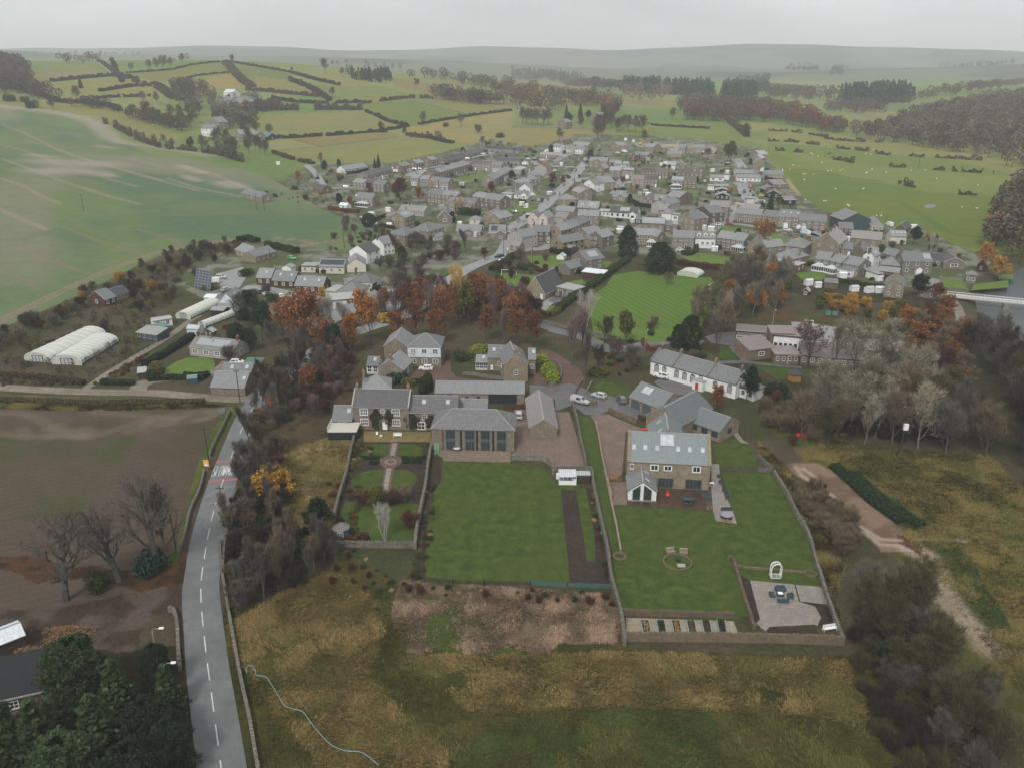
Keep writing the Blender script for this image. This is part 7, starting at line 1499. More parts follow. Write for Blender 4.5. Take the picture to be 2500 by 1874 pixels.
# -------- hedges: one object each
def hedge(cr,s_,h,w,col,label,dens=1.,leaf=.16,k=2,gaps=0.,name='hedge',fuzzy=.1,P=None):
 P=sml(P or pts(cr,s_),k);base=P[0];Ls=np.cumsum([0]+[float(np.hypot(*(P[i+1]-P[i])))for i in range(len(P)-1)]);tot=Ls[-1]
 dist=float(np.mean([np.hypot(*p)for p in P]));leaf=max(leaf,dist*.00055);A_=tot*(w+2*h);n=int(min(26000,A_/(leaf*leaf)*1.6*dens));rs=np.random.RandomState(int(abs(base[0])*7+abs(base[1]))%9999)
 s=rs.rand(n)*tot
 if gaps>0:ph=vnoise(s+abs(base[0])*3,s*0.+base[1],max(9,dist*.012),5);s=s[ph>gaps];n=len(s)
 if n<4:return
 P_=np.array(P);i=np.clip(np.searchsorted(Ls,s,'right')-1,0,len(P)-2);f=(s-Ls[i])/(Ls[i+1]-Ls[i]+1e-9);c=P_[i]+(P_[i+1]-P_[i])*f[:,None];t=P_[i+1]-P_[i];t/=np.linalg.norm(t,axis=1)[:,None]+1e-9;nn=np.stack([-t[:,1],t[:,0]],1)
 hh=h*(1+fuzzy*4*(vnoise(s,s*0,3,2)-.5));per=w+2*hh;r=rs.rand(n)*per;side=np.where(r<hh,-1,np.where(r>hh+w,1,0));off=np.where(side==0,r-hh-w/2,side*w/2)+rs.randn(n)*fuzzy*w*.5;z=np.where(side==0,hh,np.where(side<0,r,per-r))+rs.randn(n)*fuzzy*.5
 X=c[:,0]+nn[:,0]*off;Y=c[:,1]+nn[:,1]*off;Z=np.maximum(z,.02)+H(X,Y);V=np.zeros((n,4,3),np.float32);ctr=np.stack([X-base[0],Y-base[1],Z],1)
 a=rs.randn(n,3);a/=np.linalg.norm(a,axis=1)[:,None];b_=np.cross(a,rs.randn(n,3));b_/=np.linalg.norm(b_,axis=1)[:,None];lr=leaf*(.6+.8*rs.rand(n))[:,None]
 for q_,(u,v)in enumerate(((-1,-.7),(1,-.6),(.8,.8),(-.7,.7))):V[:,q_]=ctr+a*u*lr+b_*v*lr
 me=np_mesh(name,V.reshape(-1,3),np.arange(n*4).reshape(n,4),MAT['leaf']);o=bpy.data.objects.new(name,me);link(o);o.location=(base[0],base[1],0);o.color=(*COLS[col],1);return tag(o,label,'hedge')
HG="""
E|0 900 60 850 140 810 230 760 300 700 420 680|1.8|2.2|green|thick green hedge curving along the lower side of the road bend
E|800 640 950 670 1150 700|1.8|1.6|dkg|dark hedge behind the small greenhouse lawn
E|1850 770 1700 860 1540 980 1400 1090 1260 1180 1120 1270 1000 1360 900 1450|2.2|2.2|green|long thick clipped hedge by the playing field
E|900 1450 780 1520 660 1490 560 1430 540 1400|1.8|2.0|olive|olive clipped hedge around the bottom of the chalet drive
E|100 1230 200 1260 330 1320 420 1370 520 1400|1.4|1.6|olive|low clipped hedge before the left-hand bungalow
E|520 840 640 900 760 910|1.4|1.4|redbr|reddish-brown hedge below the gravel circle
E|860 900 1100 920 1240 940 1440 960|1.6|1.4|dkg|green hedge behind the long white-roofed shed
F|480 900 700 930 900 960 1190 1000|2.0|2.4|redbr|long reddish beech hedge above the white tunnel
F|1220 800 1320 790 1450 840 1560 890 1590 900 1540 940 1460 980|1.6|2.2|olive|clipped golden-green hedge bending round the terrace lawn
F|640 780 730 800 820 750 830 700|1.6|1.4|green|clipped hedge round the small parking court
F|1070 740 1150 700 1240 700|1.6|1.6|green|thick green hedge by the glass pyramid house
F|-20 90 100 140 330 160|1.8|1.4|dkg|dark hedge below the wide tan bungalow
I|1220 290 1400 310 1550 340 1690 350|1.5|1.2|green|long clipped hedge along the top of the allotments
A|20 1060 150 1080 300 1100 420 1110|1.8|2.2|rru|russet hedge at the corner of the big green field
A|640 1230 720 1180 780 1160|1.6|1|dark|dark brown boundary hedge running to the stone annexe
A|620 1290 760 1300 900 1330|1.6|1|dark|dark boundary hedge along the edge of the big green field
A|0 70 150 60 350 40 500 30 640 20 800 20|1.6|2|dark|dark hedge along the top of the lower meadow
A|1060 60 1200 70 1400 110 1560 150 1700 170|2.4|3.0|dark|hedge with small bushes behind the lower meadow
A|260 590 400 570 540 540|1.8|1.6|dkg|dark hedge before the long white bungalow
h|830 180 900 190 1000 210 1080 230 1140 250|2.4|3|green|rounded dark hedge by the round-cut bungalow garden
h|560 130 620 110 680 120 740 140|2.2|3.2|dkg|dark rounded hedge behind the brick bungalow
h|1150 1370 1000 1400 880 1460 780 1500 660 1540|1.6|1.8|green|clipped hedge running down by the road junction
h|0 1500 130 1495 260 1490|1.3|1.4|dkg|dark clipped hedge before the solar bungalow
h|640 1030 500 1020 400 1010|1.4|1|redbr|reddish hedge behind the solar bungalow
g|1510 1530 1700 1520 1900 1515 2072 1515|1.3|1.4|dkg|dark clipped hedge along the drive of the solar bungalow
g|1450 1390 1600 1320 1800 1200 1950 1100|1.8|1.6|dkg|dark clipped hedge between the paddock and the solar bungalow
g|1030 1560 1200 1570 1360 1570|1.2|1.4|dkg|square dark hedge at the fork of the tracks
g|-60 1480 200 1500 450 1520 700 1550 850 1570|1.2|1.6|brown|rough brown hedge along the nursery front
h|1160 420 1300 430 1430 450|1.5|1|redbr|dark reddish hedge behind the timber-clad blocks
K|350 1480 480 1500 640 1500|.5|.7|dkg|low box hedge below the left front lawn
K|890 1500 1000 1510 1110 1510|.5|.7|dkg|low box hedge below the right front lawn
N|640 475 755 475|.5|.5|dkg|short box hedge left of the round paving
N|1050 460 1290 470|.5|.5|dkg|short box hedge right of the round paving
N|150 1440 300 1450 620 1450|1.0|1.2|redbr|dark red clipped hedge by the blue summerhouse
S|560 570 640 640 760 750 860 840 960 910 1070 990|.8|2.2|dkg|dark green bramble bank by the dirt track
S|700 620 820 740 950 840 1080 930 1200 1010|.6|2.2|dkg|second green bramble bank on the meadow side of the track
Q|-60 170 200 180 420 190 700 200 900 200 1300 190 1500 190|.7|2.2|mix|rough grassy hedge bank along the top of the ploughed field
L|1610 260 1640 330 1720 360 1800 370|1.1|1|rru|russet beech hedge at the end of the long white house
a|440 425 700 400 950 378 1040 385|4|5|dark|thick hedge on the left hillside
a|860 510 1000 490 1150 465 1250 468|3.5|5|dark|hedge with bushes across the left hillside
a|800 570 1000 560 1200 555 1300 550|3|4|dark|lower hedge of the left hillside
a|1090 350 1250 340 1500 320 1640 285 1900 255|2|3|dark|hedge curving over the round hill
a|1480 440 1700 375 2020 345|2|3|dark|hedge across the middle of the round hill
a|1950 265 2030 350 2100 420 2180 475|4|14|brown|broad brown sunken lane bank climbing the round hill
a|1950 250 2100 275 2212 290|2.5|3|dark|hedge along the right brow of the round hill
a|850 250 950 320 1040 380 1200 440 1350 480 1480 580|4|5|brown|hedge on the near side of the climbing lane
a|880 240 1000 310 1060 375 1260 430 1400 470 1520 590|4|5|dark|hedge on the far side of the climbing lane
a|0 470 150 490 290 520 500 600 700 610 950 640 1040 680|4|8|dark|thick wooded hedge behind the upper pasture
b|0 270 250 310 400 340 600 395|2.5|3|dark|hedge on the crest right of the round hill
b|370 400 520 460 640 530 700 570|5|7|dark|thick bushy hedge running down the middle hill
b|410 345 560 390 780 440|3.5|5|dark|bushy hedge parallel to the crest of the middle hill
b|0 480 150 490 300 505 610 535|4|5|brown|hedge with small autumn trees above the green barns
b|220 545 400 580 700 590 950 580|3.5|5|dark|hedge right of the green barns
b|0 650 150 645 300 642 700 638 970 640|6|12|brown|very thick dark hedge above the dry-looking meadow
b|960 590 1100 575 1350 545 1560 548|3.5|5|brown|hedge along the top of the bright green pasture
b|1000 660 1100 700 1180 740 1350 780|3|4|dark|hedge down the left side of the bright green pasture
b|1350 780 1560 745 1900 690 2212 650|2.5|3|dark|hedge and white-grey wall under the bright green pasture
b|150 865 300 880 500 870 700 855 950 840 1100 820 1260 800 1350 780|3|4|dark|hedge with bushes between the two lower meadows
b|230 1000 400 1060 600 1100|2.5|4|brown|hedge by the lane at the left of the lower meadow
c|1200 800 1350 812 1500 820 1710 832|2|3|dark|thin hedge across the meadow beyond the building site
c|1870 770 1960 840 2030 900|5|7|brown|broad pale hedge corner beyond the big ivy tree
"""
for l in HG.strip().splitlines():a=l.split('|');k=a[0]in 'abc';hedge(a[0],a[1],float(a[2])*(.85 if k else 1),float(a[3])*(.6 if k else 1),a[4],a[5],gaps=.2*k,fuzzy=.25 if k else.1)
HGs="""
d|0 850 150 855 300 870|1.8|3|brown|gappy hedge, left end of the top pasture line
d|350 880 500 905 500 920|1.8|3|brown|short gappy hedge, in the top pasture line
d|510 922 700 940 1000 950|1.8|3|brown|long gappy hedge, in the top pasture line
d|0 940 200 945 440 975|2|3|brown|gappy hedge, left part of the second pasture line
d|590 1000 700 1010 870 1030|2|3|brown|gappy hedge, middle part of the second pasture line
d|930 1045 1050 1060|2|3|brown|clump of hedge in the second pasture line
d|1190 1065 1350 1078|2|3|brown|short hedge right of the middle of the second pasture line
d|1390 1080 1600 1090 1850 1105|2|3|brown|gappy hedge, right part of the second pasture line
d|60 1020 180 1025 300 1040|2|3|brown|gappy hedge, left part of the third pasture line
d|520 1085 650 1110 740 1130|2.5|3.5|brown|bushy hedge in the third pasture line
d|990 1155 1190 1168|2.2|3|brown|dark hedge piece in the third pasture line
d|1310 1178 1530 1192|2.2|3|brown|dark hedge right of the second electricity pole
d|1590 1198 1750 1208 1950 1225|2.2|3|brown|gappy hedge, right part of the third pasture line
d|1960 1225 2200 1250|2|3|brown|hedge at the right end of the third pasture line
d|790 1280 980 1295 1150 1310|1.8|2.5|brown|low hedge on the fence pasture line
d|1180 1320 1260 1340|3|4|brown|round dark bush clump on the fence pasture line
d|1640 1400 1800 1405 2000 1415|1.8|2.5|brown|low hedge at the bottom right in the pasture
b|1360 870 1450 872 1650 895 1700 900|4|5|brown|bushy hedge above the brick row at the back of the village
a|900 780 1050 850 1200 930 1400 1000 1500 1010|4|8|brown|thick hedge of bushes down the top edge of the big green field
a|1480 1000 1700 1030 1900 1060 2100 1120|4|8|brown|thick lower hedge at the top right edge of the big green field
"""
for l in HGs.strip().splitlines():a=l.split('|');hedge(a[0],a[1],float(a[2]),2,'mix',a[5],.5,gaps=.3,fuzzy=.5)
# -------- far single trees
FT="""
a 2005 265 bare 14 dark|lone round bare tree on top of the round hill
a 1130 345 bare 13 grey|small bare tree left of the row on the round hill
a 1290 330 bare 15 grey|first bare tree of the row on the round hill
a 1360 330 bare 17 grey|second bare tree of the row on the round hill
a 1405 325 bare 22 brown|tallest brown bare tree of the row on the round hill
a 1475 310 bare 15 grey|last bare tree of the row on the round hill
a 1580 275 bare 17 brown|broad brown tree on the left shoulder of the round hill
a 1000 340 green 15 dkg|dark tree right of the climbing lane
a 1215 180 bare 13 grey|small grey tree on the skyline above the lane
a 955 235 bare 10 brown|small round brown tree near the top of the climbing lane
a 870 210 bare 18 brown|clump of dark trees at the top of the climbing lane
a 660 590 autumn 16 rust|rust-brown round tree above the upper pasture
a 700 480 conifer 14 blue|dark conifer by the rust-brown round tree
a 1255 755 autumn 19 rust|bright rust tree in the wooded lane
a 1475 820 autumn 15 rust|smaller rust tree in the wooded lane
a 1800 590 autumn 13 orange|orange-brown tree left of the hill farmhouse
a 1250 610 bare 13 grey|bare tree below the climbing lane, left one
a 1355 620 bare 14 grey|bare tree below the climbing lane, right one
a 80 590 bush 9 dkg|small dark tree on the upper pasture, leftmost
a 220 600 bush 7 dkg|small round bush on the upper pasture
a 285 650 bush 10 dkg|dark evergreen bush on the brow of the large field
a 460 670 bare 11 dark|dark bushy tree on the brow of the large field
a 1640 1020 green 11 dkg|dark evergreen at the foot of the wooded lane
a 1760 1050 bare 15 grey|bare tree at the field corner, first of the line
a 1890 1075 bare 14 grey|bare tree at the field corner, second of the line
a 1970 1090 bare 17 grey|bare tree at the field corner, third of the line
a 2030 1105 bare 19 mix|largest ivy-grown tree at the field corner
a 1950 800 conifer 18 blue|dark conifer above the pale house in the wooded lane
a 2100 830 conifer 16 conif|tall dark pine above the stone house in the wooded lane
a 2150 820 autumn 12 rust|rust tree by the tall dark pine
b 200 870 bare 13 grey|round grey bare tree at the left end of the dry meadow
b 1130 830 bare 11 dark|dark bushy tree where the meadow hedges meet
b 1465 775 bare 15 grey|tall bare tree on the bright green pasture edge, left one
b 1785 780 bare 13 grey|tall bare tree on the bright green pasture edge, right one
b 1325 860 bare 8 dark|small round tree by the hedge junction
b 1665 780 bush 5 dark|small dark bush on the dry pasture
b 1930 835 scrub 9 grey|broad grey bare shrub on the dry pasture
b 2118 872 bush 6 dark|round dark bush on the dry pasture
b 1965 945 bare 9 grey|grey bare tree behind the bungalow row
b 655 335 bare 19 brown|broad brown tree on the crest
b 805 365 autumn 12 rust|rust tree right of the crest
b 725 540 autumn 13 brown|small brown tree at the hedge crossing
b 390 330 bare 8 brown|small brown tree on the crest line
b 630 1130 tall 13 mauve|tall pale purple bare tree left of the white bungalow
b 670 1170 green 9 dkg|dark evergreen left of the white bungalow
b 1430 460 autumn 13 rust|rust tree on the far pasture
c 410 945 bare 13 grey|lone bare tree in the dry pasture behind the white houses
c 470 745 conifer 15 blue|dark cyp by the grey house near the church
c 590 730 conifer 16 blue|tall dark cyp by the church
c 500 800 green 12 dkg|round dark yew left of the church
c 600 830 autumn 13 red|round red-brown tree before the church
c 650 760 green 11 dkg|dark yew before the church
c 1005 860 bare 17 grey|first of the three bare trees beyond the building site
c 1065 865 bare 18 grey|second of the three bare trees beyond the building site
c 1130 872 bare 18 brown|third of the three bare trees beyond the building site
c 925 850 bare 14 grey|bare tree where the main road leaves the village
c 1390 755 bare 14 brown|round brown tree in the far green meadow
c 2030 905 green 13 mix|ivy-grown tree at the hedge corner
"""
for l in FT.strip().splitlines():
 a,lb=l.split('|');a=a.split();plant(a[3],Gp(a[0],float(a[1]),float(a[2])),float(a[4]),a[5],lb)
row('c',"720 870 750 850 800 830 770 900 820 800 850 770 880 740 740 930 900 700 830 720 790 760 860 820",'bare',16,'brown','dark bare tree in the roadside clump','clump at the head of the main road')
row('c',"120 800 170 800 220 805 270 805 310 800 90 790",'bare',17,'grey','bare tree in the dense clump left of the church','clump left of the church')
row('a',"1500 560 1560 560 1620 560 1680 560 1550 500 1600 620 1660 620",'bare',16,'mix','dark bushy tree in the wood by the hill farmhouse','wood by the hill farmhouse')
row('a',"1150 740 1320 780 1380 800 1420 830 1560 800 1600 820 1650 830 1680 790 1560 740 1640 740 1480 740 1720 720 1860 1000 1880 950 1960 980",'bare',15,'mix','bare tree in the wood along the wooded lane','wood along the wooded lane')
row('a',"1180 930 1240 950 1330 970 1420 970 1500 1000 1120 900",'bare',9,'tan','low bare tree on the top edge of the big green field','top edge of the big green field')
row('b',"20 790 60 800 90 840 20 900 40 940 80 980 120 1000 160 1020 30 1010",'bare',13,'mix','dark tree in the copse by the stone cottage','copse by the stone cottage')
row('b',"1020 300 1080 310 1150 310 1220 320 1290 320 1000 280",'bare',22,'brown','brown bare tree of the hazy row beyond the crest','hazy row beyond the crest')
row('b',"720 280 760 280 680 260 620 270 840 270",'bare',20,'brown','brown tree on the skyline right of the crest','skyline right of the crest')
row('c',"940 830 960 820 900 860",'bare',13,'mix','tree by the top of the main road','top of the main road')
# -------- far woods: masses nobody could count
def lowtree(rnd,kind):
 M_=NPM()
 if kind=='con':
  for i in range(70):z=rnd.random()**.9;R_=.26*(1-z)+.02;a=rnd.random()*6.283;M_.leaf(Vector((math.cos(a)*R_,math.sin(a)*R_,z)),.07,rnd,.6)
 else:
  for i in range(120):
   p=rv(rnd)*rnd.uniform(.75,1.)*.36;p.z=p.z*1.05+.62;M_.leaf(p,rnd.uniform(.03,.06),rnd,.2)
  M_.blade(Vector((0,0,0)),Vector((0,0,.5)),.05,rnd)
 return np.array([tuple(v)for v in M_.v]),np.array(M_.f)
def wood(P,n,kind,h,cols,label,seed=1,nm='woodland'):
 rnd=random.Random(seed);Q_=xy(P);xs=[p[0]for p in Q_];ys_=[p[1]for p in Q_];rs=np.random.RandomState(seed)
 X=rs.uniform(min(xs),max(xs),n*12);Y=rs.uniform(min(ys_),max(ys_),n*12);ix=inside(Q_,X,Y)[:n];X,Y=X[ix],Y[ix];Z=H(X,Y)
 if len(X)==0:return
 Vs,Fs=[],[];tp=[lowtree(rnd,kind)for _ in range(4)];k=0;b0_=(X.mean(),Y.mean())
 for x,y,z in zip(X,Y,Z):
  V,F_=tp[rnd.randrange(4)];s_=rnd.uniform(*h);a=rnd.random()*6.28;c,s2=math.cos(a)*s_,math.sin(a)*s_;wx=1.05 if kind!='con' else.9
  W2=np.stack([(V[:,0]*c-V[:,1]*s2)*wx+x-b0_[0],(V[:,0]*s2+V[:,1]*c)*wx+y-b0_[1],V[:,2]*s_+z-.3],1);Vs.append(W2);Fs.append(F_+k);k+=len(V)
 groups=[[]for _ in cols]
 for i in range(len(Vs)):groups[rnd.randrange(len(cols))].append(i)
 me=np_mesh(nm,np.concatenate(Vs),np.concatenate(Fs),[woodmat(c)for c in cols])
 mi=np.zeros(len(me.polygons),np.int32);st=np.cumsum([0]+[len(f)for f in Fs])
 for gi,g_ in enumerate(groups):
  for i in g_:mi[st[i]:st[i+1]]=gi
 me.polygons.foreach_set('material_index',mi);o=bpy.data.objects.new(nm,me);link(o);o.location=(b0_[0],b0_[1],0);tag(o,label,'wood' if nm=='woodland' else 'shrubs',kind='stuff')
def woodmat(c):
 k='wood_'+c
 if k not in MAT:
  m,n,b=nmt(k,.9,.1);g_=N(n,'NewGeometry');r=N(n,'MapRange');dv(r,3,.6);dv(r,4,1.4);LK(n,g_.outputs['Random Per Island'],r.inputs[0]);v=N(n,'VectorMath',operation='SCALE');dv(v,0,COLS[c]);LK(n,r.outputs[0],v.inputs['Scale']);LK(n,v.outputs[0],b.inputs['Base Color']);MAT[k]=m
 return MAT[k]
WD=[('c',"970 560 970 450 1140 450 1300 460 1380 540 1250 620 1100 640 1000 620",150,'dec',(13,19),['brown','grey','tan','mauve'],'brown leafless wood in the valley beyond the church'),
('c',"960 520 980 440 1300 450 1420 520 1400 545 1260 535 1180 530",120,'con',(20,28),['conif','blue'],'dark conifer wood in the valley, left block'),('c',"1380 545 1400 470 1700 490 1740 560 1560 560",120,'con',(20,28),['conif','blue'],'dark conifer wood in the valley, middle block'),('c',"1800 590 1830 500 2080 510 2110 575 1980 600",90,'con',(20,28),['conif','blue'],'dark conifer wood in the valley, right block'),
('c',"1480 760 1520 690 1700 640 2212 640 2212 780 1860 775",260,'dec',(12,18),['redbr','brown','grey','rru','mix'],'russet wood along the far side of the village meadow'),('d',"-20 770 -20 640 200 660 340 700 440 760 560 800 660 850 560 880 370 840 200 800",170,'dec',(11,16),['rust','redbr','brown','mix','red','grey'],'red and rust wood above the sheep pasture'),
('d',"480 700 560 640 900 640 1100 700 1100 730 700 690",60,'dec',(10,15),['grey','brown'],'thin grey wood in the water meadow'),('d',"640 640 620 570 760 530 1000 520 1190 530 1260 580 1200 600 940 640",190,'con',(18,26),['conif','blue'],'dark conifer plantation on the right hillside'),('d',"700 600 900 650 1280 600 1300 560 1700 500 1880 470 2150 440 2212 440 2212 460 1880 500 1700 540 1300 610 1000 650",170,'dec',(13,18),['brown','grey','redbr'],'long brown wood along the right hillside'),
('d',"660 890 700 860 1000 830 1150 760 1350 700 1600 640 1800 600 2100 560 2400 560 2400 800 2350 1300 2212 1200 2050 1150 1850 1100 1600 1060 1400 1010 1200 970 1000 950 800 920",780,'dec',(11,17),['brown','grey','mix','redbr','tan','dark','grey'],'large brown and grey leafless wood on the right bank of the river'),
('J',"1500 500 1560 200 1640 0 1750 -150 2200 -200 2600 0 2600 700 1900 560 1860 500 1800 640 1720 540 1640 420",240,'dec',(11,16),['dark','brown','grey','mix'],'dark leafless wood on the far bank at the right edge'),
('c',"0 420 0 330 400 380 640 420 760 450 960 470 960 510 700 480 400 430",230,'dec',(15,22),['brown','grey','dark'],'long brown wood on the brow beyond the dry pasture'),('c',"100 380 150 340 550 380 620 420 400 400",60,'con',(16,22),['conif'],'conifer fringe on the brow beyond the dry pasture'),('c',"0 660 0 530 150 500 400 560 560 560 760 560 960 640 900 700 760 680 700 650 560 640 400 690 200 680",130,'dec',(13,19),['brown','grey','rust','redbr','mix'],'scattered autumn trees around the church'),
('b',"820 340 1000 350 1200 360 1210 400 1100 420 900 390",90,'con',(10,15),['blue','conif'],'young dark plantation beyond the crest'),('b',"1510 530 1540 510 1800 540 1950 570 2120 590 2180 600 1900 600 1600 560",70,'dec',(12,18),['dark','brown','grey'],'dark copse above the bright green pasture'),('b',"1300 380 1400 370 1650 380 1900 420 2212 440 2212 540 1900 470 1600 400",60,'dec',(13,18),['brown','grey'],'scattered trees on the far dry slope'),
('a',"-200 520 -200 300 0 250 150 270 300 330 270 420 300 500 500 560 560 600 300 580 100 530",260,'dec',(12,17),['dark','brown','redbr'],'dark wood on the left hillside'),('a',"480 270 600 230 800 230 860 250 760 270",60,'dec',(12,16),['brown','redbr'],'brown wood below the skyline at the left'),('a',"0 200 400 190 700 170 1250 190 1700 250 1600 240 1200 240 900 200 500 210",70,'dec',(10,16),['grey','brown'],'scattered trees and hedges on the left skyline'),('a',"1500 600 1480 480 1700 470 1860 540 1860 640 1700 700 1560 640",60,'dec',(12,16),['mix','brown','grey'],'wood below the hill farmhouse'),
('a',"1860 640 2000 600 2212 600 2212 800 2100 860 1900 800 1780 700",80,'dec',(10,14),['brown','mix','redbr','grey'],'brown wood right of the hill farmhouse'),('a',"560 640 800 620 1000 680 1150 760 1100 720 1500 780 1700 850 1560 860 1300 800 1000 690 700 640",70,'dec',(9,13),['brown','mix','dark'],'straggling trees behind the upper pasture'),('b',"0 640 100 620 260 600 300 640 100 670",40,'dec',(9,12),['redbr','brown'],'russet scrub under the green barns'),
('d',"140 330 160 280 300 270 440 290 430 330 300 340",90,'dec',(14,20),['blue','dark'],'hazy square plantation on the far hill'),('d',"540 390 560 320 620 300 680 320 680 380",50,'dec',(14,20),['blue','dark'],'hazy round plantation on the far hill'),('d',"1450 290 1600 270 2212 290 2212 320 1700 300",60,'dec',(14,20),['dark'],'dark trees along the right skyline'),('d',"0 500 300 520 600 520 620 580 300 600 0 580",110,'dec',(13,18),['grey','brown','mix'],'hazy mixed woods in the valley bottom'),('c',"1900 480 1940 420 2212 410 2212 540 2100 540",120,'dec',(15,22),['blue','conif'],'hazy dark wood behind the right conifer block'),
('c',"1380 640 1480 610 1800 590 1800 640 1500 700",70,'dec',(12,16),['grey','brown','tan'],'leafless trees in the valley meadow')]
for i_,(cr_,s_,n_,k_,h_,c_,lb)in enumerate(WD):wood(pts(cr_,s_),n_,k_,h_,c_,lb,i_+3)
VG="640 470 700 470 800 410 960 420 1100 400 1200 345 1300 360 1400 345 1480 350 1860 370 1900 470 2050 545 2250 570 2340 640 2200 690 1950 650 1700 640 1600 600 1480 620 1300 600 1180 580 1000 570 900 560 800 500 700 500"
VP=Zp(VG)
wood(VP,900,'dec',(1.4,3.4),['dkg','green','grey','brown','olive','redbr','yew'],'small shrubs and hedging filling the village gardens',91,'garden_shrubs')
wood(Zp("-60 850 0 830 100 775 210 725 350 655 470 605 560 598 620 610 600 625 520 632 480 640 430 700 420 745 380 830 300 880 180 935 60 945 -60 930"),420,'dec',(1.3,2.8),['brown','dark','mix','olive'],'brambles and weeds around the nursery',92,'undergrowth')
wood(Zp("620 980 740 880 860 860 860 960 700 1060 690 1150 640 1200 700 1300 790 1350 780 1420 620 1480 565 1430 590 1200"),260,'dec',(1.2,2.4),['brown','dark','green','mix'],'brambles under the roadside thicket',93,'undergrowth')
wood(Zp("2080 1480 2240 1500 2300 1600 2460 1900 2340 1900 2100 1560"),160,'dec',(1.2,2.4),['brown','dark','mix','dkg'],'brambles under the bottom right wood',94,'undergrowth')
# -------- rough grass of the foreground
def grassmat(name,cols):
 m,n,b=nmt(name,.9,.1);g_=N(n,'NewGeometry');rr_=N(n,'ValToRGB');e=rr_.color_ramp.elements;e[0].color=(*cols[0],1);e[1].color=(*cols[-1],1)
 for i,c in enumerate(cols[1:-1]):x=e.new((i+1)/(len(cols)-1));x.color=(*c,1)
 LK(n,g_.outputs['Random Per Island'],rr_.inputs[0]);LK(n,rr_.outputs[0],b.inputs['Base Color']);MAT[name]=m
grassmat('tuft_straw',[lin(78,72,40),lin(116,98,60),lin(146,122,80),lin(92,84,46)]);grassmat('tuft_green',[lin(58,66,34),lin(84,84,44),lin(104,96,52),lin(70,74,38)]);grassmat('tuft_pink',[lin(120,100,84),lin(160,136,118),lin(140,116,96),lin(96,84,60)]);grassmat('tuft_mead',[lin(88,84,44),lin(130,112,66),lin(108,96,54),lin(74,78,40)])
def tufts(name,P,n,m,size,lean,label,seed):
 rs=np.random.RandomState(seed);Q_=xy(P);xs=[p[0]for p in Q_];ys_=[p[1]for p in Q_];X=rs.uniform(min(xs),max(xs),n*4);Y=rs.uniform(min(ys_),max(ys_),n*4)
 ix=inside(Q_,X,Y);X,Y=X[ix],Y[ix];dn=fbm(X,Y,4,seed);kk=dn>rs.uniform(.25,.62,len(X));X,Y=X[kk][:n],Y[kk][:n];n=len(X)
 B=4;X=np.repeat(X,B)+rs.randn(n*B)*.22;Y=np.repeat(Y,B)+rs.randn(n*B)*.22;n*=B;Z=H(X,Y)
 flow=fbm(X,Y,7,seed+5)*9+rs.randn(n)*.7;L_=size*(.5+rs.rand(n));w=.035+.05*rs.rand(n);dx,dy=np.cos(flow),np.sin(flow);V=np.zeros((n,4,3),np.float32);px_,py_=-dy*w,dx*w;up=L_*(1-lean)*(.5+.7*rs.rand(n));al=L_*lean*(.6+.8*rs.rand(n))
 V[:,0]=np.stack([X-px_,Y-py_,Z-.03],1);V[:,1]=np.stack([X+px_,Y+py_,Z-.03],1);V[:,2]=np.stack([X+px_*.5+dx*al,Y+py_*.5+dy*al,Z+up],1);V[:,3]=np.stack([X-px_*.5+dx*al,Y-py_*.5+dy*al,Z+up],1)
 o=bpy.data.objects.new(name,np_mesh(name,V.reshape(-1,3),np.arange(n*4).reshape(n,4),MAT[m]));link(o);tag(o,label,'grass',kind='stuff')
tufts('grass',Zp("560 1520 640 1480 790 1400 900 1440 940 1540 900 1640 1000 1760 1100 1830 1080 1950 960 1980 800 1900 720 1800 640 1700 580 1600"),13000,'tuft_straw',.75,.7,'long straw-coloured grass lying in swirls',1)
tufts('grass',Zp("560 1500 800 1420 980 1440 1000 1600 1520 1610 2080 1600 2180 1700 2260 1960 655 1960 600 1740"),24000,'tuft_green',.6,.6,'long olive-green rough grass',2)
tufts('grass',Zp("1000 1600 1500 1590 2060 1610 2130 1760 1900 1740 1500 1720 1150 1740"),11000,'tuft_straw',.6,.7,'tawny rough grass below the garden walls',3)
tufts('grass',Zp("975 1420 1200 1432 1500 1452 1540 1500 1500 1570 1380 1560 1330 1600 1250 1580 1150 1600 1090 1570 1030 1600 985 1570 960 1500"),9000,'tuft_pink',.45,.6,'dead pinkish stalks on the bank',4)
tufts('grass',Zp("1960 1050 2120 1090 2420 1110 2500 1200 2700 1300 2700 1800 2500 1700 2350 1500 2250 1360 2100 1180"),16000,'tuft_mead',.55,.6,'tawny tussocks of the right-hand meadow',5)
tufts('grass',Zp("690 1095 760 1080 855 1045 850 1130 815 1280 800 1330 760 1345 700 1290 690 1200"),5000,'tuft_mead',.4,.6,'short pale grass on the bank',6)
tufts('grass',pts('Q',"-60 150 500 180 1000 180 1500 195 1700 215 1400 228 900 245 400 245 -60 228"),5000,'tuft_mead',.6,.5,'rough grass on the bank above the ploughed field',7)
tufts('grass',pts('S',"1 380 110 480 200 560 330 800 440 960 560 1150 640 1300 560 1560 620 1700 520 1700 440 1300 340 1000 170 680 120 600 0 470"),5000,'tuft_mead',.5,.5,'rough pale grass outside the curved wall',8)
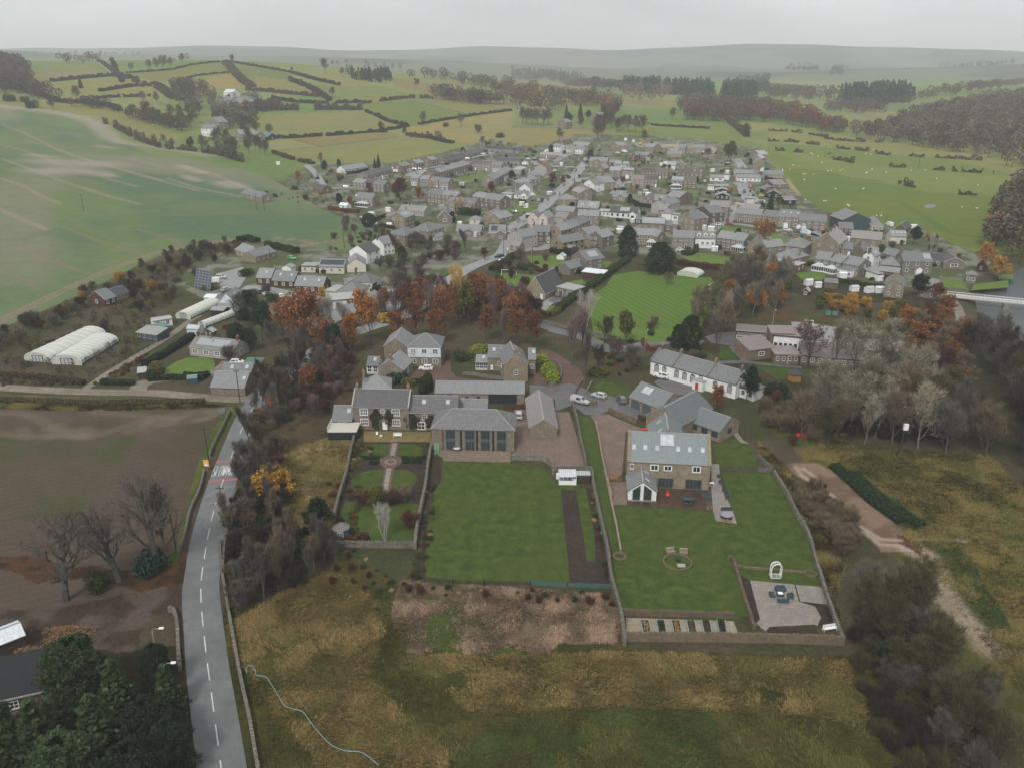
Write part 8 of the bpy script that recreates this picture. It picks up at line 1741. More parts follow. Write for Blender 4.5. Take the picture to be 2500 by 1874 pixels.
# -------- vehicles
def carmodel(kind):
 hw=.85
 P_={'hb':([(-2.,.35,.85,.86,.72),(-1.85,.25,.95,.97,.74),(-1.55,.25,.95,1.42,.62),(-.2,.25,.92,1.48,.62),(.55,.25,.92,1.42,.60),(1.2,.25,.92,.94,.74),(1.85,.28,.78,.80,.70),(2.,.35,.62,.64,.62)],(1,2,3,4),.31,(-1.25,1.25)),
'suv':([(-2.2,.4,.95,.96,.76),(-2.1,.3,1.05,1.07,.8),(-1.85,.3,1.08,1.62,.68),(-.3,.3,1.05,1.70,.68),(.55,.3,1.05,1.62,.66),(1.15,.3,1.05,1.08,.8),(2.,.34,.95,.98,.78),(2.2,.4,.75,.78,.7)],(1,2,3,4),.36,(-1.35,1.4)),
'van':([(-2.7,.4,1.1,2.15,.80),(-2.65,.3,1.1,2.2,.84),(1.0,.3,1.1,2.2,.84),(1.5,.3,1.1,2.05,.8),(2.15,.3,1.1,1.15,.85),(2.65,.35,.9,.95,.8),(2.75,.4,.7,.72,.7)],(2,3),.34,(-1.7,1.8)),
'pickup':([(-2.6,.45,1.05,1.07,.86),(-2.55,.4,1.05,1.75,.74),(-1.0,.4,1.05,1.8,.74),(-.95,.4,1.05,1.78,.70),(.5,.4,1.05,1.75,.68),(1.2,.4,1.05,1.1,.84),(2.4,.45,.98,1.0,.82),(2.6,.5,.8,.82,.74)],(3,4),.4,(-1.6,1.65))}[kind]
 sec,gl,wr,ax=P_;hw=.95 if kind in('van','pickup')else.88;mb,gb=MB(),MB()
 ring=lambda s_:[Vector((s_[0],-hw*.93,s_[1])),Vector((s_[0],-hw,s_[2]*.62+.1)),Vector((s_[0],-hw*.97,s_[2])),Vector((s_[0],-s_[4],s_[3])),Vector((s_[0],s_[4],s_[3])),Vector((s_[0],hw*.97,s_[2])),Vector((s_[0],hw,s_[2]*.62+.1)),Vector((s_[0],hw*.93,s_[1]))]
 Rg=[ring(s_)for s_ in sec]
 for i,(A,B)in enumerate(zip(Rg[:-1],Rg[1:])):
  for k in range(8):mb.fc([A[k],B[k],B[(k+1)%8],A[(k+1)%8]][::-1],0,[(0,0)]*4)
  sl=abs(sec[i+1][3]-sec[i][3])
  if i in gl and i+1 in gl or(i in gl and sl>.25):
   for k in(2,4):
    c=(A[k]+B[k]+A[k+1]+B[k+1])/4;o_=Vector((0,-.015 if k==2 else.015,.005));
    if i+1 in gl:gb.fc([c+(p-c)*.86+o_ for p in(A[k],B[k],B[k+1],A[k+1])],0,[(0,0)]*4)
  if sl>.25 and kind!='van' or(kind=='van' and sl>.5):
   c=(A[3]+B[3]+A[4]+B[4])/4;gb.fc([c+(p-c)*.88+Vector((0,0,.02))for p in(A[3],B[3],B[4],A[4])],0,[(0,0)]*4)
 mb.fc(Rg[0],0,[(0,0)]*8);mb.fc(Rg[-1][::-1],0,[(0,0)]*8)
 if kind=='pickup':mb.fc([Rg[1][2]*1,Rg[1][3],Rg[1][4],Rg[1][5]],1,[(0,0)]*4)
 e=bpy.data.objects.new('parked_car' if kind in('hb','suv')else kind if kind=='van' else 'pickup_truck',None);C.objects.link(e)
 b_=mb.bd('body',['paint','wpt'],e);g_=gb.bd('windows','glass',e)
 wm=MB();wm.tb([(0,-.1,0),(0,.1,0)],wr,12,0);wm.tb([(0,-.115,0),(0,.115,0)],wr*.6,8,1)
 for x in ax:
  for y in(-hw+.08,hw-.08):w_=wm.bd('wheel',['rubber','metal'],e);w_.location=(x,y,wr)
 for y in(-hw*.62,hw*.62):
  h_=MB();h_.box(-.04,.06,-.16,.16,-.07,.07,0,True);l_=h_.bd('headlight','lightlens',e);l_.location=(sec[-2][0]+.08,y,sec[-2][2]-.12)
  t_=MB();t_.box(-.05,.03,-.1,.1,-.12,.12,0,True);l_=t_.bd('tail_light','reddoor',e);l_.location=(sec[0][0]+.0,y*1.15,sec[0][2]-.12)
 mb2=MB();mb2.box(-.03,.03,-.26,.26,-.06,.06,0,True);n_=mb2.bd('number_plate','goldwood',e);n_.location=(sec[0][0]-.02,0,.55)
 for k_ in KIDS[e.name]:k_['tint']=1 if k_.name.startswith('body')else 0
 return e
MODEL={}
PC=dict(white=(.75,.76,.76),silver=(.42,.44,.46),grey=(.12,.125,.13),black=(.02,.02,.024),red=(.45,.03,.03),blue=(.05,.09,.2),green=(.05,.45,.08),yellow=(.75,.5,.05),pink=(.6,.2,.22),dkblue=(.02,.03,.07),cream=(.6,.58,.5))
def car(cr,x,y,kind,col,head,label,group='vehicles parked in the village'):
 if kind not in MODEL:MODEL[kind]=carmodel(kind)
 p=Gp(cr,x,y);o=dup(MODEL[kind],(p.x,p.y,p.z+.06),R(head),1.,label,group,PC[col]);o['category']={'van':'van','pickup':'pickup'}.get(kind,'car')
for l in """
L|885|965|pickup|silver|-32|silver pickup truck with a white canopy over its bed, by the gatepost
L|1100|900|hb|silver|148|pale silver hatchback behind the short gold stone wall
L|1360|950|suv|grey|100|dark grey estate car facing away before the arched garage
L|172|1130|suv|silver|92|silver-roofed dark car facing away between the hipped barn and long stone barn
K|1150|545|hb|white|178|white small hatchback on the drive of the white-fronted house
M|1095|425|suv|white|150|white estate car before the long white house
h|372|500|suv|silver|-4|silver car behind the white van by the solar tracker
h|290|545|van|white|182|white van parked by the solar tracker
h|425|622|hb|silver|60|silver car below the car park with the solar tracker
h|708|655|hb|black|45|black car, leftmost in the row above the walled garden
h|790|645|hb|grey|50|grey car, second in the row above the walled garden
h|850|665|hb|white|40|white car, third in the row above the walled garden
h|978|688|hb|white|110|white car standing alone on the lane below the timber-clad blocks
h|1088|305|hb|green|-30|bright green car at the field hedge
h|535|1362|hb|white|5|white car behind the barn with two rooflights
E|105|715|suv|dkblue|200|dark blue car stopped at the village entrance
E|155|765|hb|white|215|white car stopped at the village entrance
E|905|1230|suv|grey|75|grey estate car on the chalet drive
E|1010|1260|hb|grey|-10|dark grey car by the estate car on the chalet drive
E|785|490|hb|white|-25|white car in the yard of the two-chimneyed house
E|1380|545|hb|white|0|white car behind the ivy-clad gable
E|320|110|hb|grey|-10|dark grey car below the clipped bushes on the green
E|60|225|van|yellow|10|yellow van before the tan bungalow gable
B|605|385|hb|white|5|white car, leftmost in the top parking court
B|640|375|hb|grey|10|grey car by the white one in the top parking court
B|738|358|hb|silver|40|silver car alone in the top parking court
B|755|420|hb|red|10|dark red car in the parking court
B|785|405|hb|white|10|white car by the dark red one
B|565|462|van|white|0|white van at the bottom left of the parking court
B|715|462|hb|white|5|white car at the bottom of the parking court, left one
B|750|472|hb|white|5|white car at the bottom of the parking court, right one
B|975|545|hb|white|0|white car before the dark roofed gable
B|1380|428|hb|dkblue|62|dark blue car driving up the main road
B|1366|490|hb|white|62|white car driving behind the dark blue one on the main road
B|1090|692|hb|red|60|small red car under the red-leaved tree
B|665|945|hb|black|85|black car in the garden of the white gabled house
B|755|948|hb|silver|80|silver car in the garden of the white gabled house
B|650|880|van|white|20|white van by the white gabled house
B|1770|660|suv|blue|-10|blue car by the white garage
B|1890|675|hb|red|0|red car below the solar semis
B|1910|290|van|white|0|white van below the new houses
B|1815|305|hb|white|0|white car by the van below the new houses
B|140|265|hb|white|0|white car before the dark bungalow row
A|915|530|van|white|0|white van nearest the copper beech
A|930|560|van|white|0|second white van by the copper beech
A|1180|525|hb|white|-5|white car before the middle orange house
A|1250|525|hb|blue|-5|blue car before the middle orange house
A|1340|520|hb|white|30|white car below the highest orange house
A|1290|555|suv|white|30|white car at the middle of the lane
A|1270|580|suv|white|30|white car lowest on the lane
A|1350|472|hb|red|-10|red car before the highest orange house
A|1545|455|hb|blue|0|blue car by the dark bungalow row
A|1850|400|suv|red|-5|dark red car by the dark bungalow row
A|1890|385|hb|silver|-5|silver car by the dark bungalow row
A|2095|320|hb|white|0|white car at the top end of the uphill lane
A|250|765|hb|white|0|white car at the left end of the stone terrace
A|2040|1028|van|silver|5|silver people carrier before the brick and cream terrace
C|1790|715|hb|white|100|white car at the top of the cul-de-sac
C|1825|750|hb|pink|100|dull pink car in the cul-de-sac
C|1836|780|hb|red|100|red-pink car in the cul-de-sac
C|1855|830|hb|silver|95|silver-grey car lowest in the cul-de-sac
C|1990|890|hb|yellow|5|orange-yellow car at the foot of the cul-de-sac
C|1212|688|hb|white|95|white car by the solar and conservatory house
C|1330|1230|hb|silver|85|pale grey car at the stone cottage by the green
C|1345|1320|hb|grey|70|grey car on the lane by the green, middle
C|1400|1280|hb|white|20|white car on the lane by the green, top
C|1310|1340|hb|pink|60|dull pink car on the lane by the green, bottom
C|1525|1215|suv|black|75|black car by the wall of the village green
C|1550|1270|suv|red|-5|dark red estate car on the edge of the village green
D|680|1018|hb|white|-5|white car before the tall house on the green
D|815|1040|suv|grey|-5|grey estate car on the green
D|985|1020|hb|dkblue|-5|dark blue car before the long cottage
D|930|1065|van|white|100|white van behind the bell turret
D|2050|955|van|white|95|white van by the arched barn at the pasture edge
D|200|1528|hb|grey|10|grey car behind the clipped golden hedge
J|755|245|van|white|10|white van at the end of the cream workshop
J|365|585|van|white|-5|white motorhome with a dark window in the yard
J|735|330|hb|dkblue|0|dark car below the bridge house wall
F|1050|345|hb|silver|85|pale car in the lane between tall house and green
F|615|740|hb|white|0|white car in the hedged parking court
F|870|680|suv|dkblue|0|dark car at the foot of the white dormer house
F|1580|985|hb|silver|85|silver car behind the end of the golden hedge
""".strip().splitlines():
 a=l.split('|');car(a[0],float(a[1]),float(a[2]),a[3],a[4],float(a[5]),a[6])
for k_ in MODEL.values():
 for c_ in KIDS.get(k_.name,[]):bpy.data.objects.remove(c_)
 bpy.data.objects.remove(k_)
# -------- sheep
def sheep():
 mb=MB();mb.tb([(-.62,0,.62),(-.5,0,.66),(-.2,0,.68),(.3,0,.68),(.52,0,.7),(.62,0,.74)],[.08,.27,.33,.32,.2,.12],8);mb.tb([(.5,0,.74),(.68,0,.8),(.9,0,.68)],[.13,.11,.06],6)
 for x in(-.38,.38):
  for y in(-.15,.15):mb.tb([(x,y,.5),(x+.02,y,.25),(x,y,0)],[.07,.045,.04],5)
 for y in(-.1,.1):mb.fc([(.66,y,.86),(.7,y*2,.88),(.74,y,.84)])
 return mb.bd('sheep',pln('wool',lin(226,220,204),.9))
s0=sheep();used=0
for cr_,w_,s_ in(('d','in the hedged pasture',"215 1153 272 1162 190 1186 262 1058 288 1056 370 1046 385 1055 432 1075 467 1129 517 1202 545 1199 622 1196 643 1188 845 1052 888 1056 855 1215 896 1188 848 1220 1022 1214 1235 1197 1357 1193 1458 1268 1811 1323 305 1228 320 1230 392 1232 313 1277 583 1358 823 1357 912 1015 545 935"),('D','in the bright pasture',"1165 625 1196 624 1488 676 1505 692 1700 460 1878 826 1940 826 905 335 918 608"),('a','on the left hill',"165 525 280 542 375 598 960 555 1320 802 1165 485 1700 385 1712 382"),('b','in the hill meadows',"108 328 88 390 502 745 1222 505 945 580"),('J','near the river',"1237 33 1387 46 1523 66")):
 P=sorted(pts(cr_,s_),key=lambda p:p.x/p.y)
 for i,p in enumerate(P):
  o=s0.copy()if used else s0
  if used:C.objects.link(o)
  used=1;o.location=p;o.rotation_euler=(0,0,vr.random()*6.28);tag(o,f'white sheep {w_}'+(f', {i+1}'+('st','nd','rd','th')[min(i,3)]+' from the left' if len(P)<12 else ''),'sheep','sheep grazing '+w_)
# -------- poles, lamps, signs
def pole(cr,x,y,h,label,arm=0,r=.14,m='polewood'):
 rt=empty('utility_pole',Gp(cr,x,y),0,label,'pole');mb=MB();mb.tb([(0,0,-.3),(0,0,h)],[r,r*.7],8);mb.bd('post',MAT[m],rt)
 if arm:mb=MB();mb.bar((-arm,0,h-.5),(arm,0,h-.5),.12);[mb.tb([(x_,0,h-.45),(x_,0,h-.2)],.06,6)for x_ in(-arm*.9,0,arm*.9)];mb.bd('crossarm',MAT[m],rt)
 return rt
for a in(('Q',1540,640,9,'dark wooden pole by the yellow warning sign'),('Q',1662,1125,9.5,'thick dark wooden pole at the right edge of the road'),('Q',1767,185,9,'dark wooden pole at the mouth of the track junction'),('Q',2008,150,7,'thin pole among the roadside scrub above the road'),('Q',1300,1290,8,'pole behind the mossy wall at the field corner'),('a',725,1545,9,'pole alone in the big green field'),('a',2220,1530,9,'left pole of a close pair at the field edge'),('a',2285,1535,9,'right pole of a close pair at the field edge'),('h',1620,195,9,'pole at the lower right edge of the big green field'),('h',872,345,6,'pole before the brick bungalow'),('h',1790,290,6,'pole before the white house with dark gable'),('d',487,1075,10,'left electricity pole in the sheep pasture'),('d',1298,1175,10,'right electricity pole in the sheep pasture'),
('A',1178,1305,8,'pole between the solar house and the hipped pair'),('B',1230,700,8,'pole on the main road by the white house'),('B',390,1080,8,'tall pole by the clipped bushes'),('E',548,830,8,'pole on the lawn with the small greenhouse'),('E',165,660,7,'pole by the lane bend cottage'),('C',1525,1290,8,'pole at the corner of the village green'),('C',1725,760,6,'pole at the top of the cul-de-sac'),('F',1105,470,8,'pole at the end of the white terrace house'),('I',1625,215,10,'tall dark pole before the yard building'),('L',880,150,9,'pole on the bank above the back lane')):pole(a[0],a[1],a[2],a[3],a[4],.0 if a[3]<9 else.7)
tp=pole('S',1048,455,9.5,'pole carrying a white transformer box and crossarm at the meadow edge',1.2,.16);mb=MB();mb.box(-.5,.5,-.75,-.15,5.6,7.0,0,True);mb.bd('transformer','wpt',tp)
def lamp(cr,x,y,h,label,dx=1.4,dy=0):
 rt=empty('street_lamp',Gp(cr,x,y),0,label,'street lamp','street lamps');mb=MB();mb.tb([(0,0,0),(0,0,h),(dx*.5,dy*.5,h+.35),(dx,dy,h+.4)],[.09,.06,.05,.05],6);mb.bd('post','lead',rt);mb=MB();mb.bar((dx*.9,dy*.9,h+.42),(dx*1.45,dy*1.45,h+.45),.34,.16);mb.bd('lamp_head','wpt',rt)
for a in(('R',1240,880,8,'street lamp with a white head above the dark evergreens, upper of two by the road',1.2),('R',1330,1160,8,'street lamp with a white head above the dark evergreens, lower of two by the road',1.2),('L',1632,350,6,'street lamp at the beech hedge by the school lane',.4),('I',560,760,6,'blue-grey lamp behind the flat left block of the school',.4),('E',540,760,6,'lamp with a square white head on the greenhouse lawn',.3),('h',1950,730,6,'lamp by the green-edged building',.5)):lamp(a[0],a[1],a[2],a[3],a[4],a[5])
pln('signyellow',lin(232,170,60),.6);pln('signred',lin(214,60,52),.6)
rs=empty('road_sign',Gp('Q',1526,690),R(-6),'yellow-backed warning sign with a red triangle and white plate on the verge','road sign');mb=MB();mb.tb([(0,0,0),(0,0,2.3)],.045,6);mb.bd('post','lead',rs)
mb=MB();mb.box(-.6,.6,-.05,0,1.2,2.7,0,True);sb=mb.bd('board','signyellow',rs);mb=MB();mb.fc([(-.42,-.07,1.75),(.42,-.07,1.75),(0,-.07,2.5)]);mb.bd('triangle','signred',sb);mb=MB();mb.fc([(-.28,-.09,1.83),(.28,-.09,1.83),(0,-.09,2.33)]);mb.bd('triangle_face','wpt',sb);mb=MB();mb.box(-.42,.42,-.08,-.05,1.27,1.65,0,True);mb.bd('plate','wpt',sb)
rs=empty('road_sign',Gp('Q',1906,305),0,'red-faced sign on a dark post against the roadside scrub','road sign');mb=MB();mb.tb([(0,0,0),(0,0,2.6)],.06,6);mb.bd('post','polewood',rs);mb=MB()
for sx_ in(-1,1):mb.fc([(sx_*.05,-.05,2.2),(sx_*.65,-.05,2.3),(sx_*.5,-.05,2.8),(sx_*.12,-.05,3.1)])
mb.bd('sign_face','signred',rs)
rs=empty('road_sign',Gp('E',217,690),0,'round white sign on black-and-white posts at the village entrance','road sign');mb=MB();mb.tb([(0,0,0),(0,0,2.9)],.1,6);mb.bd('post','wpt',rs);mb=MB();mb.bar((-.25,0,0),(-.25,0,2.4),.3);mb.bar((.25,0,0),(.25,0,2.4),.3);mb.bd('marker_boards','bpt',rs);mb=MB();mb.tb([(0,-.02,3.2),(0,.02,3.2)],.42,12);mb.bd('sign_face','wpt',rs)
# solar tracker
P0=Gp('h',205,610);st=empty('solar_tracker',P0,R(-28),'large tilted dark blue solar panel array on a post by the car park','solar panel');mb=MB();mb.tb([(0,.6,-.2),(0,.6,3.)],.22,8);mb.bd('post','lead',st)
mb=MB();n_=5
for i in range(n_):
 for j in range(7):x0,x1=-4.2+8.4*i/n_+.05,-4.2+8.4*(i+1)/n_-.05;z0,z1=.5+6.8*j/7+.04,.5+6.8*(j+1)/7-.04;mb.fc([(x0,z0*.38-1.4,z0),(x1,z0*.38-1.4,z0),(x1,z1*.38-1.4,z1),(x0,z1*.38-1.4,z1)])
mb.bd('panels','solardark',st);mb=MB();mb.fc([(-4.25,-1.2,.48),(4.25,-1.2,.48),(4.25,1.42,7.35),(-4.25,1.42,7.35)]);mb.bd('frame','metal',st)
# footbridge
A,B=U(*q('J',1090,915),1.2),U(*q('J',2050,1010),1.2);w=B-A;L_=w.xy.length;br_=empty('footbridge',A,math.atan2(w.y,w.x),'pale grey footbridge with lattice railings crossing the river on a stone pier','bridge');br_.location.z=0
mb=MB();mb.box(0,L_,-1.6,1.6,.7,1.1,0,True);mb.bd('deck','concrete',br_)
for y in(-1.6,1.6):
 mb=MB();mb.bar((0,y,2.2),(L_,y,2.2),.1);mb.bar((0,y,1.2),(L_,y,1.2),.1);n_=int(L_/1.2)
 for i in range(n_+1):mb.bar((L_*i/n_,y,1.1),(L_*i/n_,y,2.2),.07)
 for i in range(n_):mb.bar((L_*i/n_,y,1.2),(L_*(i+1)/n_,y,2.2),.04);mb.bar((L_*i/n_,y,2.2),(L_*(i+1)/n_,y,1.2),.04)
 mb.bd('railing','wpt',br_)
xp=(U(*q('J',1690,1000),.7)-A).xy.length;mb=MB();mb.box(xp-.9,xp+.9,-1.7,1.7,-3.5,.7);mb.bd('pier','gst',br_)
# -------- garden things
def item(nm,cr,x,y,label,cat,rz=0.,z=0.):p=Gp(cr,x,y);p.z+=z;return empty(nm,p,R(rz),label,cat)
def box_(rt,nm,m,*b):mb=MB();[mb.box(*t,0,True)for t in(b if hasattr(b[0],'__len__')else[b])];return mb.bd(nm,MAT[m],rt)
def tub_(rt,nm,m,*segs):
 mb=MB();[mb.tb(p,r,k)for p,r,k in segs];return mb.bd(nm,MAT[m],rt)
def bench(cr,x,y,rz,w,m,label):
 b=item('garden_bench',cr,x,y,label,'bench',rz);box_(b,'seat',m,0,w,0,.5,.4,.47);box_(b,'backrest',m,*[(w*i/7+.03,w*(i+1)/7-.06,.48,.53,.47,.95)for i in range(7)],(0,w,.47,.54,.9,1.0))
 for x_ in(0,w-.08):box_(b,'leg',m,x_,x_+.08,0,.08,0,.65);box_(b,'leg',m,x_,x_+.08,.45,.53,0,.65);box_(b,'armrest',m,x_,x_+.08,0,.53,.65,.71)
bench('N',935,140,0,1.9,'wpt','white ornamental garden bench facing the front lawns of the farmhouse');bench('P',1945,1385,12,2.2,'wpt','white garden bench at the bottom corner of the large patio');bench('O',150,1250,0,1.5,'darkwood','weathered wooden bench in the bottom left corner of the big lawn')
for x,y,rz,lb in((715,125,10,'white metal garden chair left of the ornamental bench'),):
 c=item('garden_chair','N',x,y,lb,'chair',rz);box_(c,'seat','wpt',0,.5,0,.5,.4,.45);box_(c,'backrest','wpt',0,.5,.46,.5,.45,.95)
 for a,b in((0,0),(.46,0),(0,.46),(.46,.46)):box_(c,'leg','wpt',a,a+.04,b,b+.04,0,.4)
def table(cr,x,y,w,d,m,label,rz=0.,h=.74):
 t=item('garden_table',cr,x,y,label,'table',rz);box_(t,'tabletop',m,0,w,0,d,h-.05,h)
 for a,b in((.05,.05),(w-.12,.05),(.05,d-.12),(w-.12,d-.12)):box_(t,'leg',m,a,a+.07,b,b+.07,0,h-.05)
 return t
table('N',760,145,.6,.6,'wpt','small white garden table by the white chair',0,.5);table('P',728,275,2.3,1.1,'bgy','blue-grey dining table on the wet stone terrace');table('P',962,130,.9,.6,'wpt','white serving table by the terrace path')
def armchair(cr,x,y,rz,w,label,m='bgy'):
 s_=item('rattan_armchair',cr,x,y,label,'armchair',rz);box_(s_,'seat',m,-w/2,w/2,0,.75,0,.42);box_(s_,'backrest',m,-w/2,w/2,.7,.85,0,.85)
 for x_ in(-w/2-.12,w/2):box_(s_,'armrest',m,x_,x_+.12,0,.85,0,.62)
armchair('P',1575,1040,0,1.5,'dark grey rattan sofa at the back of the patio set');armchair('P',1585,1110,180,1.5,'dark grey rattan sofa at the front of the patio set');armchair('P',1520,1075,90,.8,'dark grey rattan armchair at the left of the patio set');armchair('P',1632,1085,-90,.8,'dark grey rattan armchair at the right of the patio set');armchair('P',915,235,0,.8,'dark armchair on the wet terrace, left of two');armchair('P',945,240,-20,.8,'dark armchair on the wet terrace, right of two')
ft=item('fire_table','P',1545,1085,'low dark table with a white top in the middle of the rattan set','table');box_(ft,'base','bgy',0,1.1,0,.9,0,.55);box_(ft,'top','wpt',.15,.95,.12,.78,.552,.6)
for k,(x,y,rz)in enumerate(((745,300,0),(785,302,0),(740,242,180),(775,243,180),(835,270,90))):
 c=item('dining_chair','P',x,y,['front left','front right','back left','back right','right-hand end'][k]+' chair at the blue-grey dining table','chair',rz);box_(c,'seat','bgy',0,.5,0,.5,.4,.46);box_(c,'backrest','bgy',0,.5,-.04,0,.46,.95);[box_(c,'leg','bgy',a,a+.05,b,b+.05,0,.4)for a in(0,.45)for b in(0,.45)]
ch=item('chiminea','P',597,225,'bright red pot-bellied chiminea on the wet terrace','chiminea');tub_(ch,'body','signred',([(0,0,.25),(0,0,.45),(0,0,.8),(0,0,1.05),(0,0,1.7)],[.2,.38,.38,.16,.12],10));tub_(ch,'stand','bpt',([(0,0,0),(0,0,.26)],[.3,.2],6))
for k,(x,y)in enumerate(((1030,60),(1045,110),(1075,180),(1092,210),(1100,245))):pl=item('planter','P',x,y,f'square dark green planter on the terrace path, {["topmost", "second from the top", "middle one", "second from the bottom", "lowest"][k]} of five','planter');box_(pl,'tub','bgy',0,.8,0,.8,0,.6);box_(pl,'soil','soil',.08,.72,.08,.72,.601,.64)
pl=item('planter','P',1062,342,'long dark green trough planter at the end of the terrace path','planter');box_(pl,'tub','bgy',0,2.2,0,.6,0,.6);box_(pl,'soil','soil',.08,2.12,.08,.52,.601,.64)
ps('patio','P',"1000 345 1160 345 1195 455 1025 432",'slabs',.1);hc=item('hot_tub','P',1105,400,'round hot tub under a pale purple-grey cover','hot tub');pln('tubcover',lin(140,136,150),.5);tub_(hc,'tub','darkwood',([(0,0,0),(0,0,.8)],1.15,20));tub_(hc,'cover','tubcover',([(0,0,.802),(0,0,.9),(0,0,.95)],[1.2,1.15,.6],20))
for k,(x,y)in enumerate(((1085,440),(1112,440),(1143,448),(942,330),(975,325))):pt=item('plant_pot','P',x,y,f'terracotta pot with brown plant, {["left of three by the hot tub", "middle of three by the hot tub", "right of three by the hot tub", "left of two at the terrace edge", "right of two at the terrace edge"][k]}','plant pot');tub_(pt,'pot','terracotta',([(0,0,0),(0,0,.4)],[.14,.2],8));tub_(pt,'foliage','wood',([(0,0,.4),(0,0,.6),(0,0,.8)],[.12,.24,.08],7))
# fire circle with stone seats
def ring(nm,cr,x,y,r,h,m,inner,label,cat,w=.3):
 rt=item(nm,cr,x,y,label,cat);mb=MB();n_=28
 for i in range(n_):
  a,b=2*math.pi*i/n_,2*math.pi*(i+1)/n_;p=lambda t,rr,z:(math.cos(t)*rr,math.sin(t)*rr,z);mb.fc([p(a,r,h),p(b,r,h),p(b,r-w,h),p(a,r-w,h)][::-1]);mb.fc([p(a,r,0),p(b,r,0),p(b,r,h),p(a,r,h)]);mb.fc([p(b,r-w,0),p(a,r-w,0),p(a,r-w,h),p(b,r-w,h)])
 mb.bd('stone_rim',MAT[m],rt);mb=MB();mb.fc([(math.cos(2*math.pi*i/n_)*(r-w+.02),math.sin(2*math.pi*i/n_)*(r-w+.02),.06)for i in range(n_)]);mb.bd('bed',MAT[inner],rt);return rt
fc=ring('fire_circle','P',683,785,2.6,.3,'gwl','lawndark','round stone-edged fire circle sunk in the large lawn','fire pit');tub_(fc,'fire_bowl','bpt',([(.2,.5,.06),(.2,.5,.5)],[.3,.5],10));box_(fc,'slab','concrete',-.2,1.2,-1.5,-.5,.07,.16)
for x,rz,lb in((600,12,'left'),(700,-8,'right')):s_=item('slab_seat','P',x,715,f'{lb} one of two thick stone slab seats behind the fire circle','stone seat',rz);box_(s_,'seat','tst',0,1.5,0,.7,0,.45);box_(s_,'backrest','tst',0,1.5,.71,1.1,0,.8)
ring('stone_pond','P',187,738,1.2,.35,'gwl','water','small round stone pond at the foot of the pale retaining edge','pond');ring('stone_pond','P',1830,885,1.1,.3,'gwl','soil','oval stone basin at the right end of the low wall','pond');ring('fountain','N',902,450,1.35,.12,'gst','slabs','round stone fountain ringed by pots where the garden paths meet','fountain',.5)
ar=item('garden_arch','P',1475,920,'white ornamental garden arch with trellis gates on the lawn','arch');mb=MB()
for x in(.25,2.0):
 for y in(0,.8):mb.bar((x,y,0),(x,y,2.0),.09)
 for k in range(6):mb.bar((x,0,.3*k+.2),(x,.8,.3*k+.2),.05)
mb.bd('side_trellis','wpt',ar);mb=MB()
for y in(0,.8):
 for i in range(10):a,b=math.pi*i/10,math.pi*(i+1)/10;mb.bar((1.125-.875*math.cos(a),y,2+.85*math.sin(a)),(1.125-.875*math.cos(b),y,2+.85*math.sin(b)),.12)
for i in range(1,10):a=math.pi*i/10;mb.bar((1.125-.875*math.cos(a),0,2+.85*math.sin(a)),(1.125-.875*math.cos(a),.8,2+.85*math.sin(a)),.05)
mb.bd('arch_top','wpt',ar)
for x in(.32,1.17):mb=MB();[mb.bar((x+.76*k/4,-.1,.1),(x+.76*k/4,-.1,1.0),.05)for k in range(5)];mb.bar((x,-.1,1.0),(x+.76,-.1,1.0),.07);mb.bar((x,-.1,.1),(x+.76,-.1,.1),.07);mb.bd('gate','wpt',ar)
# raised beds
pln('blueboard',lin(120,150,158),.8)
for k,x in enumerate((365,500,630,760,890,1020)):
 a,b,c,d=(Gp('P',x,1290),Gp('P',x+70,1292),Gp('P',x+95,1425),Gp('P',x+28,1425));rt=empty('raised_bed',d,0,f'raised vegetable bed with pale blue side boards, {["first", "second", "third", "fourth", "fifth", "sixth"][k]} from the left','raised bed','raised vegetable beds');rel=[p-d for p in(a,b,c,d)];mb=MB();mb.fc([(p.x,p.y,.28)for p in(rel[3],rel[2],rel[1],rel[0])]);mb.bd('soil','soil',rt);mb=MB();mb.bar((*rel[0].xy,.2),(*rel[3].xy,.2),.12,.34);mb.bar((*rel[1].xy,.2),(*rel[2].xy,.2),.12,.34);mb.bd('boards','blueboard',rt)
 M_=NPM()
 for j in range(260):t=vr.random();p=rel[3].lerp(rel[0],t).lerp(rel[2].lerp(rel[1],t),vr.uniform(.2,.8));M_.leaf(Vector((p.x,p.y,.3+.25*vr.random()**2)),vr.uniform(.04,.11),vr)
 o=bpy.data.objects.new('vegetables',M_.mesh('vegetables','leaf'));link(o,rt);o.color=(*COLS[('straw','green','gold','olive','brown','dkg')[k]],1)
gh=item('greenhouse','O',1518,408,'white-framed lean-to greenhouse with a ribbed pale roof at the wall corner','greenhouse');box_(gh,'base','wpt',0,3.6,0,.1,0,1.);mb=MB();mb.fc([(0,0,1.9),(3.6,0,1.9),(3.6,2.2,2.6),(0,2.2,2.6)]);mb.box(0,3.6,1.9,2.2,0,2.55);mb.bd('glazing','pgl',gh);mb=MB();[mb.bar((3.6*i/9,0,1.92),(3.6*i/9,2.2,2.62),.06)for i in range(10)];[mb.bar((3.6*i/4,0,0),(3.6*i/4,0,1.9),.08)for i in range(5)];mb.bd('frame','wpt',gh)
gs_=item('log_store','O',1680,398,'dark flat-roofed store with a row of pale covers by the greenhouse','store');box_(gs_,'body','darkwood',0,3.,0,2.,0,1.9);box_(gs_,'roof','gsh',-.1,3.1,.2,2.1,1.91,2.05)
for x,y,lb in((1505,345,'left'),(1668,395,'right')):w=item('water_butt','O',x,y,f'white water tank {lb} of the greenhouse','water tank');tub_(w,'tank','wpt',([(0,0,0),(0,0,1.2)],.33,10))
